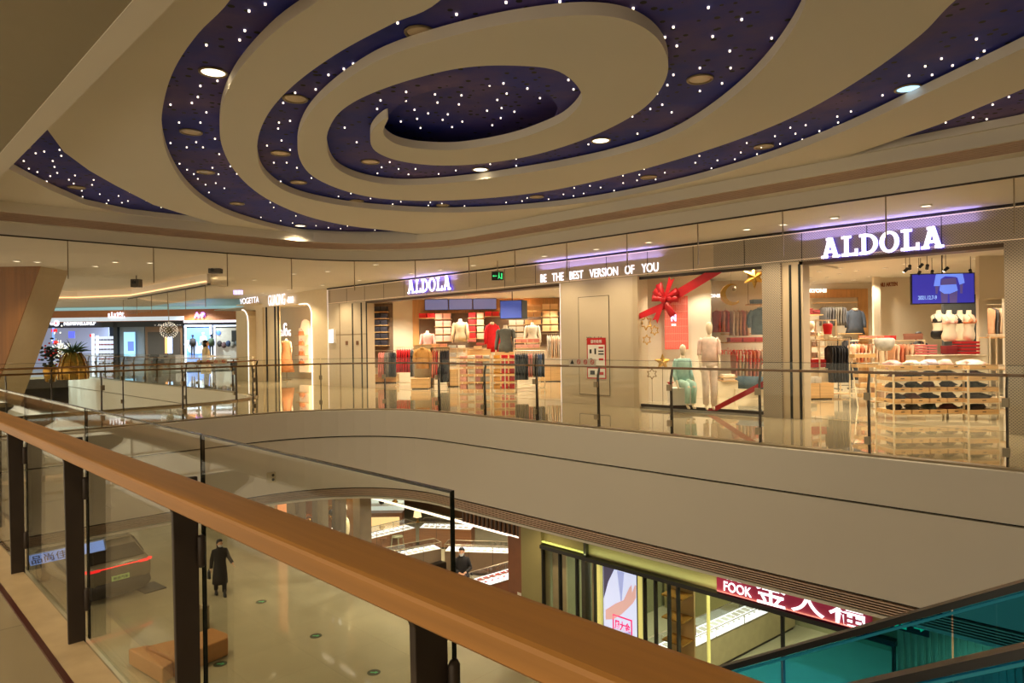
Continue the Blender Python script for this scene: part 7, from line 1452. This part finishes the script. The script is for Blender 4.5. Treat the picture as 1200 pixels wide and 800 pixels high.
for k, (px, py, r_) in enumerate([(402, 612, 0.30), (409, 616, 0.26)]):
    x_, z_ = ony(px, py, YL+0.45); a = MB(); n = 18
    a.loft([(0, -0.03, 0, 0.01, 0.01)], 4) if False else None
    a.tube([(0, -0.05, 0), (0, 0.05, 0)], r_, 22); a.v = [(v[0]*0.62, v[1], v[2]*1.1) for v in a.v]
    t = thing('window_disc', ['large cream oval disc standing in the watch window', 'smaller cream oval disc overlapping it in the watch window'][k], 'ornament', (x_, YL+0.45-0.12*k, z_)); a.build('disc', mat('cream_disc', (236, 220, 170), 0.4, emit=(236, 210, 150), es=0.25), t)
    a = MB(); a.tube([(0, 0, -r_), (0, 0, ZF-z_)], 0.02); a.build('stand', M_BRASS, t)
x_, z_ = ony(397, 622, YL+0.1); o = text_mesh('neon_script', 'Cauet', 0.2, glow('neon_white', (255, 245, 230), 1.6), 0.01, 0.004, width=0.5, height=0.2); o.location = (x_, YL-0.02, z_); tag(o, 'small white neon script low in the watch window', 'sign')
o = text_mesh('shop_lettering', 'MAKA', 0.2, glow('sign_cream', (240, 230, 200), 1.2), 0.01, 0.0, width=0.42, height=0.16); x_, z_ = ony(403, 593, YL+1.2); o.location = (x_, YL+1.2, z_); tag(o, 'pale lettering on the brown wall above the oval discs', 'sign')
# left stretch: bright salmon shop front
lb('wall_lower', gx(300)-14, gx(322), ZF, -2.06, mat('lower_plain_wall', (176, 160, 128), 0.5), YL, YL+0.2)
lb('wall_lower_plinth', gx(300)-14, gx(322), ZF, -5.2, mat('marble_plinth', (120, 108, 88), 0.15), YL-0.25, YL)
lb('wall_lower_showcase', gx(322), gx(339), ZF, -2.9, mat('salmon_lit', (226, 150, 96), 0.5, emit=(226, 140, 84), es=0.4), YL+0.1, YL+0.3)
a = MB(); a.b2(-72, -71.8, -5.4, 36, ZF, 3.6); struct(a.build('wall_left', M_FASC))
a = MB(); a.b2(-45, -33, YL, YL+0.2, ZF, -2.06); a.b2(-40, -39.8, -5, YL, ZF, -2.06); struct(a.build('wall_lower_left', M_FASC))
# lights in the lower shops
for p in ((-18.5, 12.6), (-16.5, 13.0), (-14.5, 13.2), (-12.6, 13.0), (-18.5, 15.5), (-16, 15.8), (-13.5, 15.8)): downlight('store_downlight', p[0], p[1], -2.07, 0.06, True, 'small downlight in the ceiling of the jewellery shop', 'downlights of the jewellery shop', 150, STOREW)
for p in ((-8.6, 12.6), (-6.4, 12.6), (-4.4, 12.6), (-8.6, 15), (-6, 15)): downlight('store_downlight', p[0], p[1], -2.07, 0.06, True, 'small downlight in the ceiling of the glass-fronted lower shop', 'downlights of the lower glass-fronted shop', 130, (0.92, 1.0, 0.72))
for p in ((gx(359), YL+0.7), (gx(384), YL+0.7), (gx(405), YL+0.7)): downlight('store_downlight', p[0], p[1], -2.07, 0.05, True, 'small downlight in the watch window ceiling', 'downlights of the watch windows', 60, STOREW)
l = bpy.data.lights.new('header_wash', 'AREA'); l.shape = 'RECTANGLE'; l.size = 5.6; l.size_y = 0.04; l.energy = 5; l.color = (0.9, 1.0, 0.5); o = bpy.data.objects.new('header_wash', l); COL.objects.link(o); o.location = (-6.4, YL-0.07, -2.95); o.rotation_euler = (PI*0.97, 0, 0)

# floor stickers, bin, bench
for k, (px, py) in enumerate([(306, 705), (258, 778), (370, 745), (438, 788)]):
    c_ = onz(px, py, ZF); t = thing('floor_sticker', ['green arrow sticker on the lower floor, right of the walking person', 'green arrow sticker on the lower floor before the bench', 'green arrow sticker in the middle of the open lower floor', 'green arrow sticker closest to the foreground post'][k], 'floor sticker', (c_[0], c_[1], ZF+0.001), A45)
    a = MB(); a.cyl((0, 0, 0), 0.15, 0.003, 20); a.build('disc', mat('sticker_dark', (60, 66, 50), 0.4), t); a = MB(); a.b2(-0.08, 0.03, -0.025, 0.025, 0.003, 0.005); a.prism([(0.03, -0.06), (0.10, 0), (0.03, 0.06)], 0.003, 0.005); a.build('arrow', mat('sticker_green', (90, 190, 130), 0.4), t)
c_ = onz(237, 737, ZF); t = thing('litter_bin', 'brushed steel cylindrical bin behind the tan bench', 'bin', (c_[0], c_[1], ZF))
a = MB(); a.loft([(0, 0, 0, 0.17, 0.17), (0, 0, 0.56, 0.17, 0.17), (0, 0, 0.58, 0.175, 0.175), (0, 0, 0.60, 0.165, 0.165), (0, 0, 0.60, 0.13, 0.13), (0, 0, 0.45, 0.12, 0.12)], 24); a.build('body', M_STEEL, t, True); a = MB(); a.cyl((0, 0, 0.44), 0.12, 0.01); a.build('liner', M_BLACK, t)
BN = thing('upholstered_bench', 'angular tan upholstered bench on the lower floor, left block lower', 'bench', (-16.9, 5.6, ZF))
M_TAN = mat('tan_leather', (176, 124, 70), 0.45, var=0.05)
def prismz(pts, z0, z1, nm, z):
    P = [onz(x, y, z) for x, y in pts]; a = MB(); a.prism([(p[0]+16.9, p[1]-5.6) for p in P], z0-ZF, z1-ZF); return a.build(nm, M_TAN, BN, bevel=0.03)
prismz([(170, 757), (213, 747), (248, 735), (267, 742), (267, 747), (205, 772)], ZF+0.02, -5.36, 'long_block', -5.36)
prismz([(150, 760), (175, 755), (172, 760), (203, 775), (190, 783)], ZF+0.02, -5.42, 'end_block', -5.42)
# ---- light box sign by the car
Ysg = 18.2; X0, z0 = cd(40, 654, Ysg); X1, z1 = cd(119, 640, Ysg); LS = thing('kiosk_light_sign', 'long blue-white light box sign with dark characters beside the grey car', 'sign', cf((X0+X1)/2, Ysg, (z0+z1)/2), A45+0.2); tl = math.atan2(z1-z0, X1-X0)
a = MB(); a.box((0, 0, 0), (1.86, 0.10, 0.30), ry=-tl); a.build('case', mat('sign_case', (160, 170, 190), 0.4), LS, bevel=0.03); a = MB(); a.box((0, -0.055, 0), (1.82, 0.01, 0.27), ry=-tl); f = a.build('face', glow('kiosk_face', (130, 160, 235), 0.9), LS)
o = text_mesh('characters', '品尚佳园', 0.3, mat('char_dark', (26, 26, 40), 0.5), 0.01, 0.002, LS, width=1.15, height=0.21); o.location = (-0.28, -0.068, -0.28*math.tan(tl)); o.rotation_euler = (0, -tl, 0)
a = MB(); a.tube([(0.22, 0.05, 0.0), (0.22, 0.05, ZF-LS.location.z)], 0.035); a.build('post', M_DARK, LS)
# ---- the grey SUV
CX = cf(-11.55, 19.95, ZF); CAR = thing('suv_car', 'dark grey SUV seen from behind with a red light bar, on the lower floor', 'car', CX, A45+math.radians(51))
M_CAR = mat('car_paint', (132, 126, 110), 0.22, 0.35, var=0.03); M_CARG = mat('car_glass', (14, 14, 14), 0.05)
secs = [(0.0, 0.50, 0.78, 0.92, 0.70, 0.97), (0.05, 0.40, 0.86, 0.97, 0.78, 1.03), (0.16, 0.33, 0.93, 1.02, 0.80, 1.10), (0.45, 0.28, 0.95, 1.05, 0.72, 1.36), (0.85, 0.28, 0.955, 1.06, 0.66, 1.60), (1.3, 0.27, 0.955, 1.06, 0.66, 1.66), (2.1, 0.27, 0.95, 1.04, 0.66, 1.68), (2.8, 0.27, 0.95, 1.02, 0.65, 1.60), (3.4, 0.28, 0.94, 0.99, 0.72, 1.20), (3.7, 0.29, 0.93, 0.95, 0.76, 1.03), (4.3, 0.33, 0.90, 0.84, 0.74, 0.93), (4.62, 0.42, 0.78, 0.70, 0.62, 0.76)]
vs = []; fs = []
for (y, zb, wb, zbel, wr, zr) in secs:
    half = [(wb*0.86, zb), (wb*0.98, zb+0.16), (wb, zb+(zbel-zb)*0.55), (wb*0.985, zbel-0.06), (wb*0.93, zbel), (wr+(wb*0.93-wr)*0.35, zbel+(zr-zbel)*0.6), (wr, zr-0.04*(zr-zbel > 0.2)-0.01), (wr*0.8, zr)]
    vs += [(x, y, z) for x, z in half]+[(-x, y, z) for x, z in half[::-1]]
m_ = 16
for j in range(len(secs)-1):
    for i in range(m_): fs.append((j*m_+i, j*m_+(i+1) % m_, (j+1)*m_+(i+1) % m_, (j+1)*m_+i))
fs.append(tuple(range(m_))); fs.append(tuple(range((len(secs)-1)*m_, len(secs)*m_)))
a = MB(); a.add(vs, fs); o = a.build('body', M_CAR, CAR, True)
def cq(pts, m, nm, th=0.012):
    mb = MB(); n = len(pts); c = sum((Vector(p) for p in pts), Vector())/n; nr = (Vector(pts[1])-Vector(pts[0])).cross(Vector(pts[2])-Vector(pts[0])).normalized()
    if nr.y > 0 and nm in ('rear_window',): nr = -nr
    vs = [Vector(p)+nr*th for p in pts]+[Vector(p)-nr*th for p in pts]; mb.add(vs, [tuple(range(n)), tuple(range(n, 2*n))[::-1]]+[(i, n+i, n+(i+1) % n, (i+1) % n) for i in range(n)]); return mb.build(nm, m, CAR)
cq([(-0.74, 0.17, 1.125), (0.74, 0.17, 1.125), (0.62, 0.55, 1.43), (-0.62, 0.55, 1.43)], M_CARG, 'rear_window', 0.03)
a = MB(); a.loft([(0, 0.80, 1.60, 0.63, 0.10), (0, 0.76, 1.64, 0.62, 0.12), (0, 0.80, 1.665, 0.58, 0.10)], 20); a.build('roof_spoiler', M_CAR, CAR, True)
for q in (-1, 1):
    cq([(q*0.90, 0.62, 1.10), (q*0.93, 1.6, 1.09), (q*0.735, 1.6, 1.56), (q*0.74, 0.95, 1.50)], M_CARG, 'side_window', 0.035); cq([(q*0.93, 1.68, 1.09), (q*0.93, 2.9, 1.08), (q*0.75, 2.65, 1.52), (q*0.735, 1.68, 1.56)], M_CARG, 'side_window', 0.035)
    for y in (0.85, 3.65):
        a = MB(); a.tube([(q*0.74, y, 0.35), (q*0.965, y, 0.35)], 0.35, 24); w = a.build('wheel', M_BLACK, CAR, True); a = MB(); a.tube([(q*0.965, y, 0.35), (q*0.975, y, 0.35)], 0.22, 16); a.build('rim', M_STEEL, w)
    a = MB(); a.tube([(q*0.95, 2.85, 1.08), (q*1.06, 2.85, 1.12)], [0.05, 0.09], 8); a.build('wing_mirror', M_CAR, CAR, True)
M_REDL = glow('tail_red', (255, 50, 45), 1.6)
a = MB(); a.tube([(-0.74, 0.035, 0.975), (-0.4, -0.005, 0.985), (0, -0.015, 0.99), (0.4, -0.005, 0.985), (0.74, 0.035, 0.975)], 0.016, 8); a.build('light_bar', M_REDL, CAR)
for q in (-1, 1): a = MB(); a.b2(q*0.66-0.13, q*0.66+0.13, -0.005, 0.08, 0.94, 1.01); a.box((q*0.86, 0.10, 0.985), (0.10, 0.12, 0.06), rz=q*0.7); a.build('tail_lamp', mat('tail_lamp_red', (160, 20, 20), 0.2, emit=(255, 40, 40), es=0.9), CAR)
a = MB(); a.loft([(0, 0.12, 0.14, 0.78, 0.13), (0, 0.07, 0.34, 0.90, 0.16), (0, 0.08, 0.56, 0.86, 0.12)], 24); a.build('bumper', mat('bumper_black', (30, 29, 27), 0.5), CAR, True)
a = MB(); a.b2(-0.42, 0.42, -0.025, 0.05, 0.52, 0.545); a.build('trim_line', M_STEEL, CAR)
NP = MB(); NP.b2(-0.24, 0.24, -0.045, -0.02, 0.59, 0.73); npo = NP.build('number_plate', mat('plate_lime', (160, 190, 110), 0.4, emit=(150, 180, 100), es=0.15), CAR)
o = text_mesh('plate_characters', '探岳汽车', 0.1, mat('plate_ink', (20, 24, 18), 0.5), 0.004, 0.001, npo, width=0.40, height=0.085); o.location = (0, -0.05, 0.66)
a = MB(); a.b2(0.62, 1.25, -0.15, 0.7, 0.0, 0.03); o = a.build('floor_mat', M_BLACK, loc=CX, rz=A45+math.radians(51)); tag(o, 'black floor mat beside the rear wheel of the grey car', 'mat')
# socket on the far left fascia
_X, _Z = sight(317, 559); _t = -14.76/((_X-1)/S2); t = thing('fascia_socket', 'small cream wall socket with two black holes on the atrium fascia', 'socket', (-14.73, (_X+1)/S2*_t, EYE+_Z*_t), PI/2)
a = MB(); a.b2(-0.10, 0.10, -0.03, 0.03, -0.12, 0.12); a.build('plate', mat('socket_cream', (196, 182, 156), 0.5), t, bevel=0.01); a = MB(); [a.tube([(0.03, -0.03, q*0.05), (0.03, -0.036, q*0.05)], 0.032, 12) for q in (-1, 1)]; a.build('holes', M_BLACK, t)
# ================================================================== ESCALATOR
SL = math.tan(math.radians(30.4)); xr = -0.63; zr_ = 0.32
ESC = thing('escalator', 'teal-lit glass escalator with black handrails rising to the near gallery at right', 'escalator', (0.9, 3.72, 0.0))
def ez(x): return zr_+SL*(x-xr)             # handrail height on the incline
xt, xbm = 0.55, -9.3
def hz(x): return min(ez(x), 1.0) if x > xbm else ez(xbm)
M_TEAL = glass('teal_glass', (0.20, 0.62, 0.80), 0.05); M_BELT = mat('handrail_rubber', (24, 20, 20), 0.35)
for yy in (4.30, 3.14):
    pts = [(x-0.9, yy-3.72, hz(x)) for x in [1.9, 1.2, 0.7, 0.5, 0.2]+[-0.2-0.6*i for i in range(16)]+[-10.4]]
    a = MB(); n_ = len(pts)
    vs = []; 
    for p in pts: vs += [(p[0], p[1]-0.045, p[2]-0.02), (p[0], p[1]+0.045, p[2]-0.02), (p[0], p[1]+0.04, p[2]+0.02), (p[0], p[1]-0.04, p[2]+0.02)]
    fs = [(0, 1, 2, 3), (4*n_-4, 4*n_-1, 4*n_-2, 4*n_-3)]
    for i in range(n_-1):
        for j in range(4): fs.append((4*i+j, 4*i+(j+1) % 4, 4*i+4+(j+1) % 4, 4*i+4+j))
    a.add(vs, fs); a.build('handrail_belt', M_BELT, ESC)
    for i in range(7):
        x0, x1 = 0.5-1.45*i, 0.5-1.45*(i+1)+0.01; x1 = max(x1, xbm)
        a = MB(); a.add([(x-0.9, yy-3.72+dy, z) for dy in (-0.005, 0.005) for (x, z) in [(x0, hz(x0)-0.03), (x1, hz(x1)-0.03), (x1, hz(x1)-0.72), (x0, hz(x0)-0.72)]], [(0, 1, 2, 3), (7, 6, 5, 4), (0, 4, 5, 1), (1, 5, 6, 2), (2, 6, 7, 3), (3, 7, 4, 0)]); a.build('glass_panel', M_TEAL, ESC)
    for (lo, hi, wd, m, nm) in ((-0.045, -0.03, 0.012, glow('cyan_led', (30, 120, 130), 0.25), 'light_strip'), (-0.80, -0.70, 0.12, M_STEEL, 'deck_board'), (-1.30, -0.80, 0.03, mat('teal_cladding', (30, 110, 120), 0.25, 0.3), 'side_cladding')):
        a = MB(); a.add([(x-0.9, yy-3.72+dy*wd, z) for dy in (-1, 1) for (x, z) in [(0.55, hz(0.55)+hi), (xbm, hz(xbm)+hi), (xbm, hz(xbm)+lo), (0.55, hz(0.55)+lo)]], [(0, 1, 2, 3), (7, 6, 5, 4), (0, 4, 5, 1), (1, 5, 6, 2), (2, 6, 7, 3), (3, 7, 4, 0)]); a.build(nm, m, ESC)
for i in range(24):
    x = 0.3-0.4*i; z = hz(x)-0.95; a = MB(); a.b2(x-0.9-0.4, x-0.9, -0.5, 0.5, z-0.26, z); a.build('step', mat('step_grey', (60, 66, 66), 0.4, 0.4), ESC)
a = MB(); a.add([(x-0.9, dy, z) for dy in (-0.56, 0.56) for (x, z) in [(0.55, hz(0.55)-1.35), (xbm, hz(xbm)-1.30), (xbm, hz(xbm)-1.2), (0.55, hz(0.55)-1.3)]], [(0, 1, 2, 3), (7, 6, 5, 4), (0, 4, 5, 1), (1, 5, 6, 2), (2, 6, 7, 3), (3, 7, 4, 0)]); a.build('underside', mat('truss_dark', (40, 44, 44), 0.6), ESC)
l = bpy.data.lights.new('escalator_glow', 'AREA'); l.shape = 'RECTANGLE'; l.size = 7; l.size_y = 0.05; l.energy = 18; l.color = (0.1, 0.85, 0.9); o = bpy.data.objects.new('escalator_glow', l); COL.objects.link(o); o.location = (-3.5, 3.75, ez(-3.5)-0.10); o.rotation_euler = (0, -math.radians(30.4), 0)
a = MB(); a.b2(0.6, 5.0, 0.98, 4.7, -0.3, 0.0); struct(a.build('floor', M_FLOOR))
